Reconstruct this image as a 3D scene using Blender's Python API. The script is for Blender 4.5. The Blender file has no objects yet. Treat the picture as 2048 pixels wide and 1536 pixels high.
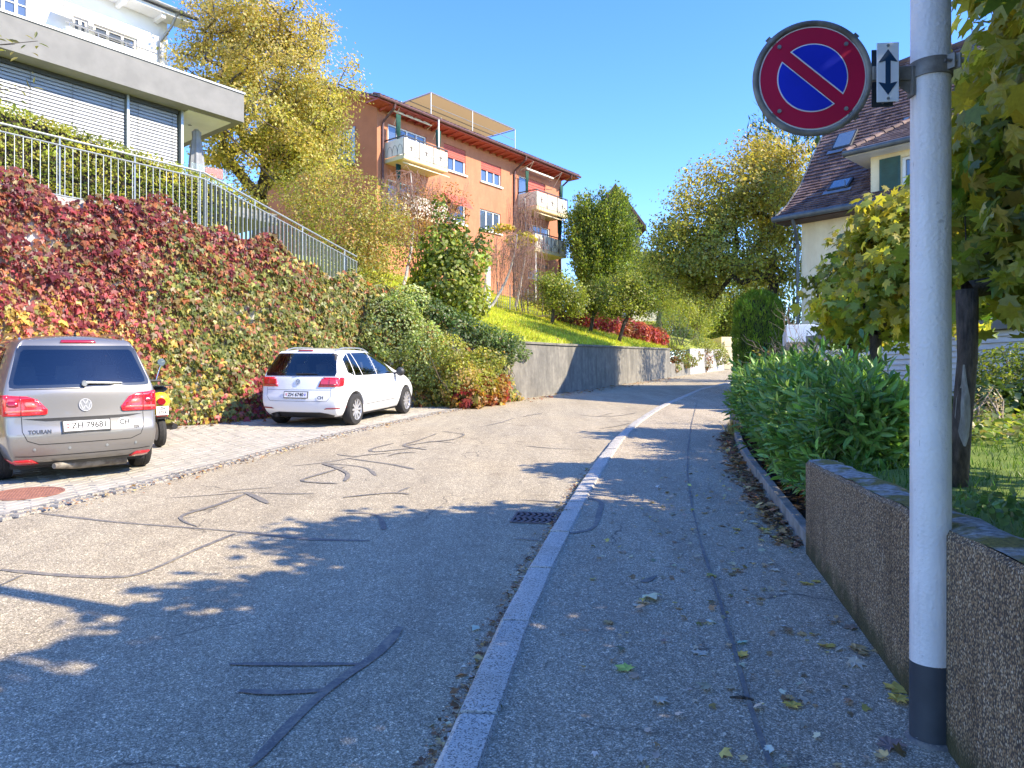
import bpy, bmesh, math, random
import numpy as np
from mathutils import Vector, Matrix
from mathutils.bvhtree import BVHTree
from mathutils.geometry import delaunay_2d_cdt

random.seed(7)
RNG = rng = np.random.default_rng(7)
scene = bpy.context.scene
col = scene.collection
R = math.radians

# ------------------------------------------------------------------ camera
F, V0, CZ = 1462.0, 775.0, 1.6          # focal length and horizon row in photo pixels, eye height
cam = bpy.data.cameras.new('camera')
cam.sensor_width = 36.0
cam.lens = 36.0 * F / 2048.0
cam.shift_y = (V0 - 768.0) / 2048.0
cam.clip_start = 0.05
cam.clip_end = 2000.0
cam_ob = bpy.data.objects.new('camera', cam)
col.objects.link(cam_ob)
cam_ob.location = (0, 0, CZ)
cam_ob.rotation_euler = (R(90), 0, 0)
scene.camera = cam_ob

# ------------------------------------------------------------------ daylight
SUN_AZ = math.atan2(-0.36, 0.93)        # to the sun: right and a little behind the camera
SUN_EL = R(38)
sun_dir = Vector((math.cos(SUN_EL) * math.cos(SUN_AZ), math.cos(SUN_EL) * math.sin(SUN_AZ), math.sin(SUN_EL)))
world = bpy.data.worlds.new('World')
scene.world = world
world.use_nodes = True
wn = world.node_tree.nodes
wn.clear()
sky = wn.new('ShaderNodeTexSky')
sky.sky_type = 'NISHITA'
sky.sun_disc = False
sky.sun_elevation = SUN_EL
sky.sun_rotation = math.pi / 2 - SUN_AZ
sky.altitude = 500
sky.air_density = 1.0
sky.dust_density = 0.1
sky.ozone_density = 4.0
bg = wn.new('ShaderNodeBackground')
bg.inputs['Strength'].default_value = 0.15
wo = wn.new('ShaderNodeOutputWorld')
hs = wn.new('ShaderNodeHueSaturation')
hs.inputs['Saturation'].default_value = 1.23
hs.inputs['Hue'].default_value = 0.515
world.node_tree.links.new(sky.outputs[0], hs.inputs['Color'])
world.node_tree.links.new(hs.outputs[0], bg.inputs['Color'])
world.node_tree.links.new(bg.outputs[0], wo.inputs['Surface'])
sun = bpy.data.lights.new('sun', 'SUN')
sun.energy = 3.0
sun.angle = R(0.53)
sun.color = (1.0, 0.87, 0.66)
sun_ob = bpy.data.objects.new('sun', sun)
col.objects.link(sun_ob)
sun_ob.location = (20, -10, 30)
sun_ob.rotation_euler = sun_dir.to_track_quat('Z', 'Y').to_euler()
vs = scene.view_settings
vs.view_transform = 'Standard'
vs.look = 'None'
vs.exposure = 1.78
vs.gamma = 1.0
vs.use_curve_mapping = False

# ------------------------------------------------------------------ measuring helpers
def G(Y):
    """height of the street's surface: it climbs steadily away from the camera"""
    Y = np.asarray(Y, dtype=float)
    return np.where(Y < 58, 0.055 * Y, 3.19 + 0.02 * (np.minimum(Y, 140) - 58))

def g(Y):
    return float(G(Y))

def W(u, v, Y):
    return np.array(((u - 1024) / F * Y, Y, CZ + (V0 - v) / F * Y))

def gp(u, v, dz=0.0):
    Y = (CZ - dz) / ((v - V0) / F + 0.055)
    return ((u - 1024) / F * Y, Y)

# ------------------------------------------------------------------ materials
class NT:
    def __init__(s, name):
        s.m = bpy.data.materials.new(name)
        s.m.use_nodes = True
        s.t = s.m.node_tree
        s.b = s.t.nodes['Principled BSDF']
        s.pos = None
    def n(s, typ, **kw):
        nd = s.t.nodes.new(typ)
        for k, v in kw.items():
            if k.startswith('_'):
                setattr(nd, k[1:], v)
            else:
                nd.inputs[k.replace('__', ' ')].default_value = v
        return nd
    def l(s, a, b):
        s.t.links.new(a, b)
    def P(s):
        if s.pos is None:
            s.pos = s.n('ShaderNodeNewGeometry').outputs['Position']
        return s.pos
    def noise(s, scale, detail=5, rough=0.55, vec=None):
        nd = s.n('ShaderNodeTexNoise', Scale=scale, Detail=detail, Roughness=rough)
        s.l(vec or s.P(), nd.inputs['Vector'])
        return nd.outputs['Fac']
    def vor(s, scale, out='Distance', feature='F1', vec=None, rnd=1.0):
        nd = s.n('ShaderNodeTexVoronoi', _feature=feature, Scale=scale, Randomness=rnd)
        s.l(vec or s.P(), nd.inputs['Vector'])
        return nd.outputs[out]
    def ramp(s, fac, stops, interp='LINEAR'):
        nd = s.n('ShaderNodeValToRGB')
        nd.color_ramp.interpolation = interp
        els = nd.color_ramp.elements
        while len(els) < len(stops):
            els.new(0.5)
        for e, (p, c) in zip(els, stops):
            e.position = p
            e.color = (*c, 1) if len(c) == 3 else c
        s.l(fac, nd.inputs['Fac'])
        return nd.outputs['Color']
    def mix(s, fac, a, b, mode='MIX'):
        nd = s.n('ShaderNodeMix', _data_type='RGBA', _blend_type=mode)
        for sock, v in ((nd.inputs[0], fac), (nd.inputs[6], a), (nd.inputs[7], b)):
            if hasattr(v, 'is_linked'):
                s.l(v, sock)
            elif isinstance(v, (tuple, list)):
                sock.default_value = (*v, 1) if len(v) == 3 else v
            else:
                sock.default_value = v
        return nd.outputs[2]
    def bump(s, h, strength=0.4, dist=0.01):
        nd = s.n('ShaderNodeBump', Strength=strength, Distance=dist)
        s.l(h, nd.inputs['Height'])
        s.l(nd.outputs['Normal'], s.b.inputs['Normal'])
    def scaled(s, sx, sy, sz):
        nd = s.n('ShaderNodeMapping')
        nd.inputs['Scale'].default_value = (sx, sy, sz)
        s.l(s.P(), nd.inputs['Vector'])
        return nd.outputs['Vector']
    def base(s, c):
        if hasattr(c, 'is_linked'):
            s.l(c, s.b.inputs['Base Color'])
        else:
            s.b.inputs['Base Color'].default_value = (*c, 1)
    def set(s, **kw):
        for k, v in kw.items():
            s.b.inputs[k.replace('__', ' ')].default_value = v
        return s.m

def simple(name, c1, c2=None, scale=8, rough=0.6, metal=0.0, bump=0.0, bscale=60, coat=0.0, spec=0.5, lo=0.35, hi=0.65, dist=0.004):
    t = NT(name)
    if c2 is None:
        c2 = tuple(x * 0.82 for x in c1)
    t.base(t.ramp(t.noise(scale), [(lo, c2), (hi, c1)]))
    if bump:
        t.bump(t.noise(bscale, 4), bump, dist)
    return t.set(Roughness=rough, Metallic=metal, Coat__Weight=coat, Specular__IOR__Level=spec)

MAT = {}
def asphalt(name, base, stones, warm, worn=0.5):
    t = NT(name)
    big = t.noise(0.5, 4)
    mid = t.noise(5.0, 5)
    fine = t.vor(190, 'Color')
    sep = t.n('ShaderNodeSeparateColor')
    t.l(fine, sep.inputs[0])
    c = t.ramp(sep.outputs[0], [(0.0, tuple(x * 0.55 for x in base)), (0.45, base), (0.8, stones), (1.0, tuple(min(1, x * 1.7) for x in stones))])
    fine2 = t.vor(75, 'Color')
    sep2 = t.n('ShaderNodeSeparateColor')
    t.l(fine2, sep2.inputs[0])
    k = t.ramp(sep2.outputs[1], [(0.0, (0.75, 0.75, 0.75)), (0.6, (1, 1, 1)), (0.9, (1.15, 1.13, 1.1)), (1.0, (1.9, 1.85, 1.75))])
    c = t.mix(0.8, c, k, 'MULTIPLY')
    c = t.mix(t.ramp(big, [(0.35, (0, 0, 0)), (0.7, (worn, worn, worn))]), c, warm, 'MULTIPLY')
    c = t.mix(t.ramp(mid, [(0.3, (0.45, 0.45, 0.45)), (0.6, (0, 0, 0))]), c, (0.72, 0.72, 0.74), 'MULTIPLY')
    st = t.scaled(1.5, 0.22, 0.2)
    c = t.mix(t.ramp(t.noise(1.4, 6, 0.6, vec=st), [(0.38, (0.6, 0.6, 0.6)), (0.6, (0, 0, 0))]), c, (0.74, 0.73, 0.73), 'MULTIPLY')
    c = t.mix(t.ramp(t.noise(2.1, 3, 0.4), [(0.68, (0, 0, 0)), (0.76, (0.5, 0.5, 0.5))]), c, (0.6, 0.58, 0.56), 'MULTIPLY')
    wv = t.n('ShaderNodeVectorMath', _operation='ADD'); nn = t.n('ShaderNodeTexNoise', Scale=1.6, Detail=5.0); t.l(t.P(), nn.inputs['Vector'])
    sc = t.n('ShaderNodeVectorMath', _operation='SCALE'); t.l(nn.outputs['Color'], sc.inputs[0]); sc.inputs['Scale'].default_value = 0.9
    t.l(t.P(), wv.inputs[0]); t.l(sc.outputs[0], wv.inputs[1])
    ck = t.ramp(t.vor(0.55, 'Distance', 'DISTANCE_TO_EDGE', vec=wv.outputs[0]), [(0.0, (0.75, 0.75, 0.75)), (0.0035, (0.5, 0.5, 0.5)), (0.006, (0, 0, 0))])
    ckm = t.mix(1.0, ck, t.ramp(t.noise(0.9, 3), [(0.48, (0, 0, 0)), (0.6, (1, 1, 1))]), 'MULTIPLY')
    c = t.mix(ckm, c, (0.05, 0.047, 0.043))
    t.base(c)
    t.bump(t.vor(150), 0.5, 0.004)
    return t.set(Roughness=0.82, Specular__IOR__Level=0.35)
MAT['road'] = asphalt('road_asphalt', (0.35, 0.30, 0.205), (0.52, 0.455, 0.335), (1.10, 1.04, 0.93))
MAT['walk'] = asphalt('pavement_asphalt', (0.38, 0.315, 0.215), (0.56, 0.49, 0.365), (1.05, 1.0, 0.95))
def tar():
    t = NT('tar_seal')
    c = t.ramp(t.noise(14, 6, 0.7), [(0.32, (0.11, 0.103, 0.098)), (0.5, (0.165, 0.152, 0.137)), (0.62, (0.28, 0.245, 0.185))])
    sep = t.n('ShaderNodeSeparateColor'); t.l(t.vor(130, 'Color'), sep.inputs[0])
    t.base(t.mix(t.ramp(sep.outputs[0], [(0.72, (0, 0, 0)), (0.95, (0.7, 0.7, 0.7))]), c, (0.3, 0.27, 0.21)))
    t.bump(t.noise(120, 4), 0.35, 0.004)
    return t.set(Roughness=0.7)
MAT['tar'] = tar()

def granite(name, a, b, d):
    t = NT(name)
    v = t.vor(170, 'Color')
    sep = t.n('ShaderNodeSeparateColor'); t.l(v, sep.inputs[0])
    c = t.ramp(sep.outputs[0], [(0.0, d), (0.16, d), (0.22, a), (0.7, b), (1.0, tuple(min(1, x * 1.25) for x in b))])
    c = t.mix(t.ramp(t.noise(3, 5), [(0.4, (0.0, 0, 0)), (0.7, (0.6, 0.6, 0.6))]), c, (0.75, 0.72, 0.66), 'MULTIPLY')
    t.base(c)
    t.bump(t.noise(90, 5), 0.5, 0.006)
    return t.set(Roughness=0.75)
MAT['granite'] = granite('granite', (0.48, 0.45, 0.38), (0.6, 0.56, 0.48), (0.19, 0.18, 0.155))
MAT['edging'] = simple('concrete_edging', (0.34, 0.335, 0.31), (0.2, 0.2, 0.18), 6, 0.85, bump=0.4, bscale=110)
MAT['paver'] = simple('paver_concrete', (0.45, 0.415, 0.34), (0.345, 0.315, 0.255), 4, 0.88, bump=0.4, bscale=140)
MAT['joint'] = simple('sand_joint', (0.13, 0.12, 0.095), (0.08, 0.075, 0.06), 20, 0.95)
MAT['sett'] = granite('sett_stone', (0.27, 0.25, 0.21), (0.36, 0.33, 0.28), (0.15, 0.14, 0.12))
MAT['soil'] = simple('soil', (0.045, 0.033, 0.024), (0.02, 0.016, 0.012), 14, 0.95, bump=1.0, bscale=45, dist=0.03)
MAT['earth'] = simple('earth', (0.07, 0.075, 0.035), (0.05, 0.04, 0.025), 2, 0.95, bump=0.6, bscale=30)
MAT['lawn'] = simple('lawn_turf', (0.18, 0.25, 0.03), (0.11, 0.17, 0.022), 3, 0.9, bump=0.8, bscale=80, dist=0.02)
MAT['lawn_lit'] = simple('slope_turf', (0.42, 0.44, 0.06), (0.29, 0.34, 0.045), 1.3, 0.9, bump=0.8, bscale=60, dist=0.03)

def aggregate():
    t = NT('exposed_aggregate')
    st = t.scaled(1, 1, 0.8)
    d = t.vor(125, 'Distance', vec=st)
    v = t.vor(125, 'Color', vec=st)
    sep = t.n('ShaderNodeSeparateColor'); t.l(v, sep.inputs[0])
    c = t.ramp(sep.outputs[0], [(0, (0.25, 0.155, 0.07)), (0.3, (0.37, 0.235, 0.115)), (0.6, (0.47, 0.33, 0.17)), (0.85, (0.57, 0.43, 0.26)), (1, (0.66, 0.56, 0.4))])
    c = t.mix(t.ramp(d, [(0.35, (0, 0, 0)), (0.62, (1, 1, 1))]), c, (0.085, 0.064, 0.045))
    # moss low down and in patches
    sx = t.n('ShaderNodeSeparateXYZ'); t.l(t.P(), sx.inputs[0])
    yy = t.n('ShaderNodeMath', _operation='MULTIPLY_ADD'); t.l(sx.outputs[1], yy.inputs[0]); yy.inputs[1].default_value = -0.055
    t.l(sx.outputs[2], yy.inputs[2])                       # height over the pavement
    nz = t.n('ShaderNodeMath', _operation='MULTIPLY_ADD'); t.l(t.noise(7, 6), nz.inputs[0]); nz.inputs[1].default_value = 0.34; t.l(yy.outputs[0], nz.inputs[2])
    f = t.ramp(nz.outputs[0], [(0.27, (0.92, 0.92, 0.92)), (0.40, (0, 0, 0))])
    c = t.mix(f, c, (0.062, 0.06, 0.018))
    c = t.mix(t.ramp(t.noise(1.8, 5), [(0.45, (0, 0, 0)), (0.7, (0.7, 0.7, 0.7))]), c, (0.62, 0.57, 0.5), 'MULTIPLY')
    st2 = t.scaled(5, 5, 0.5)
    c = t.mix(t.ramp(t.noise(1.2, 5, 0.6, vec=st2), [(0.5, (0, 0, 0)), (0.66, (0.6, 0.6, 0.6))]), c, (0.5, 0.45, 0.38), 'MULTIPLY')
    t.base(c)
    inv = t.n('ShaderNodeMath', _operation='SUBTRACT'); inv.inputs[0].default_value = 1.0; t.l(d, inv.inputs[1])
    t.bump(inv.outputs[0], 0.9, 0.006)
    return t.set(Roughness=0.85)
MAT['aggregate'] = aggregate()
def mosscap():
    t = NT('mossy_concrete')
    c = t.ramp(t.noise(30, 6), [(0.35, (0.2, 0.185, 0.165)), (0.65, (0.5, 0.48, 0.45))])
    c = t.mix(t.ramp(t.noise(4.5, 6), [(0.46, (0, 0, 0)), (0.56, (1, 1, 1))]), c, t.ramp(t.noise(60, 3), [(0.3, (0.14, 0.115, 0.025)), (0.7, (0.30, 0.24, 0.055))]))
    t.base(c); t.bump(t.noise(55, 6), 1.0, 0.015)
    return t.set(Roughness=0.95)
MAT['mosscap'] = mosscap()
def stained(name, a, b, dark):
    t = NT(name)
    c = t.ramp(t.noise(1.5, 6), [(0.3, b), (0.7, a)])
    st = t.scaled(2.2, 2.2, 0.45)
    c = t.mix(t.ramp(t.noise(1.1, 8, 0.7, vec=st), [(0.36, (0.7, 0.7, 0.7)), (0.58, (0, 0, 0))]), c, dark)
    c = t.mix(t.ramp(t.noise(5, 7, 0.7), [(0.4, (0.4, 0.4, 0.4)), (0.6, (0, 0, 0))]), c, dark)
    t.base(c); t.bump(t.noise(25, 6), 0.5, 0.01)
    return t.set(Roughness=0.9)
MAT['concrete_wall'] = stained('weathered_concrete', (0.29, 0.27, 0.23), (0.2, 0.19, 0.165), (0.09, 0.085, 0.078))
MAT['wall_render'] = stained('pale_render', (0.55, 0.53, 0.5), (0.44, 0.42, 0.4), (0.26, 0.24, 0.22))
MAT['cream'] = stained('cream_render', (0.9, 0.77, 0.5), (0.85, 0.71, 0.45), (0.72, 0.58, 0.35))
MAT['salmon'] = stained('salmon_render', (0.53, 0.225, 0.12), (0.475, 0.19, 0.10), (0.40, 0.155, 0.085))
MAT['shaded_salmon'] = simple('shaded_salmon', (0.52, 0.175, 0.075), (0.46, 0.15, 0.065), 1.5, 0.9, bump=0.5, bscale=14, dist=0.02)  # salmon render again, the gable's shade mixed into a deeper orange
MAT['white_wall'] = simple('white_render', (0.8, 0.8, 0.78), (0.74, 0.74, 0.72), 1.2, 0.85, bump=0.2, bscale=40)
MAT['grey_render'] = simple('light_grey_render', (0.225, 0.22, 0.208), (0.185, 0.182, 0.173), 2.2, 0.85, bump=0.3, bscale=30)
MAT['white_paint'] = simple('white_paint', (0.8, 0.8, 0.79), (0.74, 0.74, 0.73), 3, 0.5)
MAT['siding'] = simple('white_boards', (0.74, 0.74, 0.74), (0.62, 0.62, 0.61), 2.5, 0.6)
MAT['red_paint'] = simple('red_brown_paint', (0.42, 0.075, 0.05), (0.34, 0.06, 0.04), 4, 0.55)
MAT['red_blind'] = simple('red_blind', (0.52, 0.105, 0.075), (0.46, 0.09, 0.065), 3, 0.7)
MAT['brown_metal'] = simple('brown_metal', (0.13, 0.055, 0.05), (0.09, 0.04, 0.036), 5, 0.45, spec=0.5)
MAT['dark_wood'] = simple('dark_wood', (0.085, 0.045, 0.035), (0.055, 0.03, 0.024), 6, 0.7)
MAT['zinc'] = simple('zinc', (0.33, 0.34, 0.35), (0.25, 0.26, 0.27), 8, 0.42, metal=0.6)
MAT['galv'] = simple('galvanised_steel', (0.38, 0.41, 0.42), (0.30, 0.33, 0.34), 14, 0.42, metal=0.55)
MAT['galv_old'] = simple('weathered_steel', (0.31, 0.29, 0.25), (0.14, 0.12, 0.10), 11, 0.62, metal=0.35, bump=0.4, bscale=60)
MAT['dark_metal'] = simple('dark_metal', (0.06, 0.065, 0.07), (0.045, 0.048, 0.05), 9, 0.5, metal=0.3)
MAT['gutter'] = simple('grey_gutter', (0.13, 0.145, 0.145), (0.09, 0.1, 0.1), 5, 0.45, metal=0.3)
MAT['balcony'] = simple('balcony_panel', (0.78, 0.72, 0.6), (0.68, 0.62, 0.5), 4, 0.7)
MAT['soffit'] = simple('yellow_soffit', (0.68, 0.58, 0.34), (0.62, 0.53, 0.31), 3, 0.85)
def cloth():
    t = NT('tan_canvas'); t.base((0.55, 0.41, 0.2)); t.set(Roughness=0.9)
    tl = t.n('ShaderNodeBsdfTranslucent', Color=(0.72, 0.5, 0.22, 1)); mx = t.n('ShaderNodeMixShader'); mx.inputs[0].default_value = 0.3
    t.l(t.b.outputs[0], mx.inputs[1]); t.l(tl.outputs[0], mx.inputs[2]); t.l(mx.outputs[0], t.t.nodes['Material Output'].inputs['Surface'])
    return t.m
MAT['canvas'] = cloth()
MAT['awning'] = simple('cream_awning', (0.75, 0.63, 0.42), (0.68, 0.56, 0.36), 3, 0.85)
MAT['green_cloth'] = simple('green_curtain', (0.015, 0.085, 0.06), (0.01, 0.055, 0.04), 10, 0.85)
MAT['green_shutter'] = simple('green_shutter', (0.03, 0.095, 0.075), (0.022, 0.07, 0.055), 5, 0.55)
MAT['blind'] = simple('grey_blind', (0.40, 0.41, 0.43), (0.36, 0.37, 0.39), 1.5, 0.5)
MAT['black'] = simple('black_plastic', (0.018, 0.018, 0.02), (0.012, 0.012, 0.013), 20, 0.5)
MAT['trim'] = simple('car_interior', (0.11, 0.11, 0.115), (0.085, 0.085, 0.09), 9, 0.85)
MAT['interior'] = simple('dark_room', (0.03, 0.035, 0.045), (0.02, 0.024, 0.03), 2, 0.9)
def glassy(name, tint, rough=0.03):
    t = NT(name); t.base(tint)
    return t.set(Roughness=rough, Specular__IOR__Level=1.0, Metallic=0.0, Coat__Weight=1.0, Coat__Roughness=0.02)
MAT['pane'] = glassy('window_glass', (0.07, 0.10, 0.16))
MAT['car_glass'] = glassy('tinted_car_glass', (0.012, 0.017, 0.024))
MAT['skylight'] = glassy('skylight_glass', (0.12, 0.16, 0.19), 0.05)
def clearglass():
    t = NT('clear_balustrade_glass')
    return t.set(Base__Color=(0.82, 0.93, 0.93, 1), Roughness=0.02, Transmission__Weight=0.92, IOR=1.1)
MAT['clear'] = clearglass()
def seeglass():
    t = NT('car_window_glass')
    tr = t.n('ShaderNodeBsdfTransparent'); tr.inputs['Color'].default_value = (0.66, 0.71, 0.74, 1)
    gl = t.n('ShaderNodeBsdfGlossy'); gl.inputs['Roughness'].default_value = 0.03
    fr0 = t.n('ShaderNodeFresnel', IOR=1.5)
    fr = t.n('ShaderNodeMath', _operation='MULTIPLY_ADD'); t.l(fr0.outputs[0], fr.inputs[0]); fr.inputs[1].default_value = 1.1; fr.inputs[2].default_value = 0.09
    mx = t.n('ShaderNodeMixShader')
    t.l(fr.outputs[0], mx.inputs[0]); t.l(tr.outputs[0], mx.inputs[1]); t.l(gl.outputs[0], mx.inputs[2])
    t.l(mx.outputs[0], t.t.nodes['Material Output'].inputs['Surface'])
    return t.m
MAT['see_glass'] = seeglass()
def roof_tiles(name, a, b, d):
    t = NT(name)
    st = t.vor(4.2, 'Color')
    sep = t.n('ShaderNodeSeparateColor'); t.l(st, sep.inputs[0])
    c = t.ramp(sep.outputs[0], [(0, d), (0.5, a), (1, b)])
    c = t.mix(t.ramp(t.noise(3, 6), [(0.4, (0, 0, 0)), (0.7, (0.7, 0.7, 0.7))]), c, (0.6, 0.57, 0.55), 'MULTIPLY')
    t.base(c); t.bump(t.noise(40, 4), 0.4, 0.01)
    return t.set(Roughness=0.75)
MAT['roof_brown'] = roof_tiles('brown_roof_tiles', (0.145, 0.083, 0.068), (0.23, 0.15, 0.125), (0.085, 0.05, 0.045))
MAT['roof_red'] = roof_tiles('dark_red_tiles', (0.14, 0.07, 0.06), (0.2, 0.12, 0.1), (0.09, 0.05, 0.045))

def bark(name, a, b, sc=14):
    t = NT(name)
    st = t.scaled(1, 1, 0.25)
    n = t.noise(sc, 8, 0.65, vec=st)
    t.base(t.ramp(n, [(0.35, b), (0.65, a)]))
    t.bump(n, 1.0, 0.03)
    return t.set(Roughness=0.95)
MAT['bark'] = bark('grey_bark', (0.16, 0.125, 0.09), (0.05, 0.04, 0.03))
MAT['bark_dark'] = bark('dark_bark', (0.125, 0.095, 0.07), (0.03, 0.024, 0.018), 34)
MAT['bark_birch'] = bark('birch_bark', (0.6, 0.57, 0.52), (0.24, 0.2, 0.17), 10)
MAT['twig'] = bark('red_twig', (0.36, 0.21, 0.16), (0.25, 0.14, 0.11), 20)
MAT['pale_twig'] = bark('pale_twig', (0.42, 0.34, 0.27), (0.27, 0.2, 0.15), 20)
MAT['scar'] = bark('bare_wood', (0.42, 0.39, 0.33), (0.24, 0.22, 0.18), 40)

def leafmat(name, source='attr', trans=0.48, rough=0.42, spec=0.5):
    t = NT(name)
    if source == 'attr':
        a = t.n('ShaderNodeAttribute', _attribute_name='leafcol'); c = a.outputs['Color']
    else:
        a = t.n('ShaderNodeObjectInfo'); c = a.outputs['Color']
    c = t.mix(t.ramp(t.noise(46, 3), [(0.35, (0.55, 0.55, 0.55)), (0.65, (0, 0, 0))]), c, (0.66, 0.62, 0.6), 'MULTIPLY')
    t.base(c)
    t.set(Roughness=rough, Specular__IOR__Level=spec)
    tl = t.n('ShaderNodeBsdfTranslucent')
    tc = t.mix(1.0, c, (1.55, 1.6, 0.75), 'MULTIPLY')
    t.l(tc, tl.inputs['Color'])
    mx = t.n('ShaderNodeMixShader'); mx.inputs[0].default_value = trans
    t.l(t.b.outputs[0], mx.inputs[1]); t.l(tl.outputs[0], mx.inputs[2])
    t.l(mx.outputs[0], t.t.nodes['Material Output'].inputs['Surface'])
    return t.m
MAT['leaf'] = leafmat('leaf')
MAT['leaf_one'] = leafmat('single_leaf', 'obj')
MAT['leaf_gloss'] = leafmat('glossy_leaf', 'attr', 0.25, 0.4, 0.5)
MAT['leaf_gloss_one'] = leafmat('single_glossy_leaf', 'obj', 0.25, 0.4, 0.5)
MAT['leaf_dry'] = leafmat('dry_leaf', 'obj', 0.15, 0.7, 0.3)
MAT['leaf_dry_many'] = leafmat('dry_leaves', 'attr', 0.15, 0.7, 0.3)

def carpaint(name, c, metal, rough):
    t = NT(name)
    t.base(c)
    return t.set(Metallic=metal, Roughness=rough, Coat__Weight=1.0, Coat__Roughness=0.04)
MAT['silver'] = carpaint('silver_grey_paint', (0.27, 0.26, 0.245), 0.55, 0.36)
MAT['white_car'] = carpaint('white_car_paint', (0.8, 0.81, 0.82), 0.0, 0.45)
MAT['yellow'] = carpaint('yellow_paint', (0.85, 0.62, 0.01), 0.0, 0.4)
MAT['chrome'] = simple('chrome', (0.75, 0.75, 0.76), (0.68, 0.68, 0.7), 5, 0.14, metal=1.0)
MAT['alloy'] = simple('alloy', (0.62, 0.62, 0.63), (0.55, 0.55, 0.56), 12, 0.35, metal=0.6)
MAT['rubber'] = simple('tyre_rubber', (0.035, 0.034, 0.033), (0.022, 0.022, 0.022), 30, 0.8)
def lens(name, c):
    t = NT(name); t.base(c)
    return t.set(Roughness=0.12, Coat__Weight=1.0, Coat__Roughness=0.02, Specular__IOR__Level=0.8)
MAT['tail'] = lens('red_lens', (0.62, 0.012, 0.018))
MAT['tail_light'] = lens('pale_red_lens', (0.8, 0.17, 0.13))
MAT['tail_dark'] = lens('dark_red_lens', (0.3, 0.006, 0.012))
MAT['plate'] = simple('plate_white', (0.75, 0.75, 0.74), (0.7, 0.7, 0.69), 9, 0.45)
MAT['ink'] = simple('black_ink', (0.02, 0.02, 0.022), (0.015, 0.015, 0.016), 20, 0.5)
MAT['swiss_red'] = simple('shield_red', (0.6, 0.02, 0.025), (0.5, 0.02, 0.02), 20, 0.5)
MAT['sign_red'] = simple('sign_red', (0.52, 0.008, 0.06), (0.45, 0.007, 0.052), 6, 0.38)
MAT['sign_blue'] = simple('sign_blue', (0.01, 0.03, 0.56), (0.008, 0.025, 0.48), 6, 0.38)
MAT['sign_white'] = simple('sign_white', (0.78, 0.8, 0.82), (0.72, 0.74, 0.76), 6, 0.38)
MAT['sign_navy'] = simple('sign_arrow_blue', (0.012, 0.05, 0.11), (0.01, 0.042, 0.095), 8, 0.4)
MAT['sign_back'] = simple('sign_back', (0.03, 0.045, 0.055), (0.02, 0.03, 0.036), 8, 0.5)
def pole_mat():
    t = NT('painted_pole')
    c = t.ramp(t.noise(2.5, 6), [(0.35, (0.72, 0.69, 0.66)), (0.65, (0.8, 0.77, 0.74))])
    c = t.mix(t.ramp(t.noise(28, 4), [(0.66, (0, 0, 0)), (0.75, (0.6, 0.6, 0.6))]), c, (0.36, 0.35, 0.34))
    st = t.scaled(9, 9, 0.7)
    c = t.mix(t.ramp(t.noise(1.6, 6, 0.65, vec=st), [(0.5, (0, 0, 0)), (0.72, (0.5, 0.5, 0.5))]), c, (0.47, 0.44, 0.40), 'MIX')
    st = t.scaled(60, 60, 9)
    c = t.mix(t.ramp(t.noise(1.0, 3, 0.5, vec=st), [(0.73, (0, 0, 0)), (0.76, (0.8, 0.8, 0.8))]), c, (0.25, 0.24, 0.24))
    t.base(c); t.bump(t.noise(75, 3, 0.5), 0.55, 0.01)
    return t.set(Roughness=0.55)
MAT['pole'] = pole_mat()
def pole_base_mat():
    t = NT('dark_pole_base')
    c = t.ramp(t.noise(6, 5), [(0.35, (0.04, 0.046, 0.055)), (0.65, (0.062, 0.07, 0.08))])
    st = t.scaled(30, 30, 5)
    c = t.mix(t.ramp(t.noise(1.2, 4, vec=st), [(0.70, (0, 0, 0)), (0.74, (0.8, 0.8, 0.8))]), c, (0.3, 0.31, 0.31))
    t.base(c)
    return t.set(Roughness=0.42)
MAT['pole_base'] = pole_base_mat()
MAT['rust'] = simple('rusty_iron', (0.33, 0.15, 0.105), (0.24, 0.11, 0.08), 12, 0.85, metal=0.1, bump=0.3)
MAT['iron'] = simple('cast_iron', (0.15, 0.125, 0.13), (0.1, 0.085, 0.088), 15, 0.6, metal=0.4)
MAT['void'] = simple('drain_dark', (0.008, 0.008, 0.009), (0.006, 0.006, 0.006), 5, 0.9)
MAT['parasol'] = simple('grey_parasol_cloth', (0.3, 0.31, 0.33), (0.24, 0.25, 0.27), 6, 0.9)

# ------------------------------------------------------------------ object helpers
WM = {}
def wm(o):
    return WM.get(o.name, Matrix.Identity(4))

def tag(o, label=None, cat=None, group=None, kind=None):
    if label: o['label'] = label
    if cat: o['category'] = cat
    if group: o['group'] = group
    if kind: o['kind'] = kind
    return o

def link(o, parent=None, local=False):
    col.objects.link(o)
    if parent is not None:
        o.parent = parent
        if local:
            WM[o.name] = wm(parent) @ o.matrix_basis
        else:
            o.matrix_parent_inverse = wm(parent).inverted()
            WM[o.name] = Matrix.Identity(4)
    return o

def thing(name, label, cat, loc=(0, 0, 0), group=None, mat=None):
    o = bpy.data.objects.new(name, None)
    o.empty_display_size = 0.2
    col.objects.link(o)
    m = mat if mat is not None else Matrix.Translation(Vector([float(c) for c in loc]))
    o.matrix_world = m
    WM[o.name] = m
    return tag(o, label, cat, group)

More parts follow.
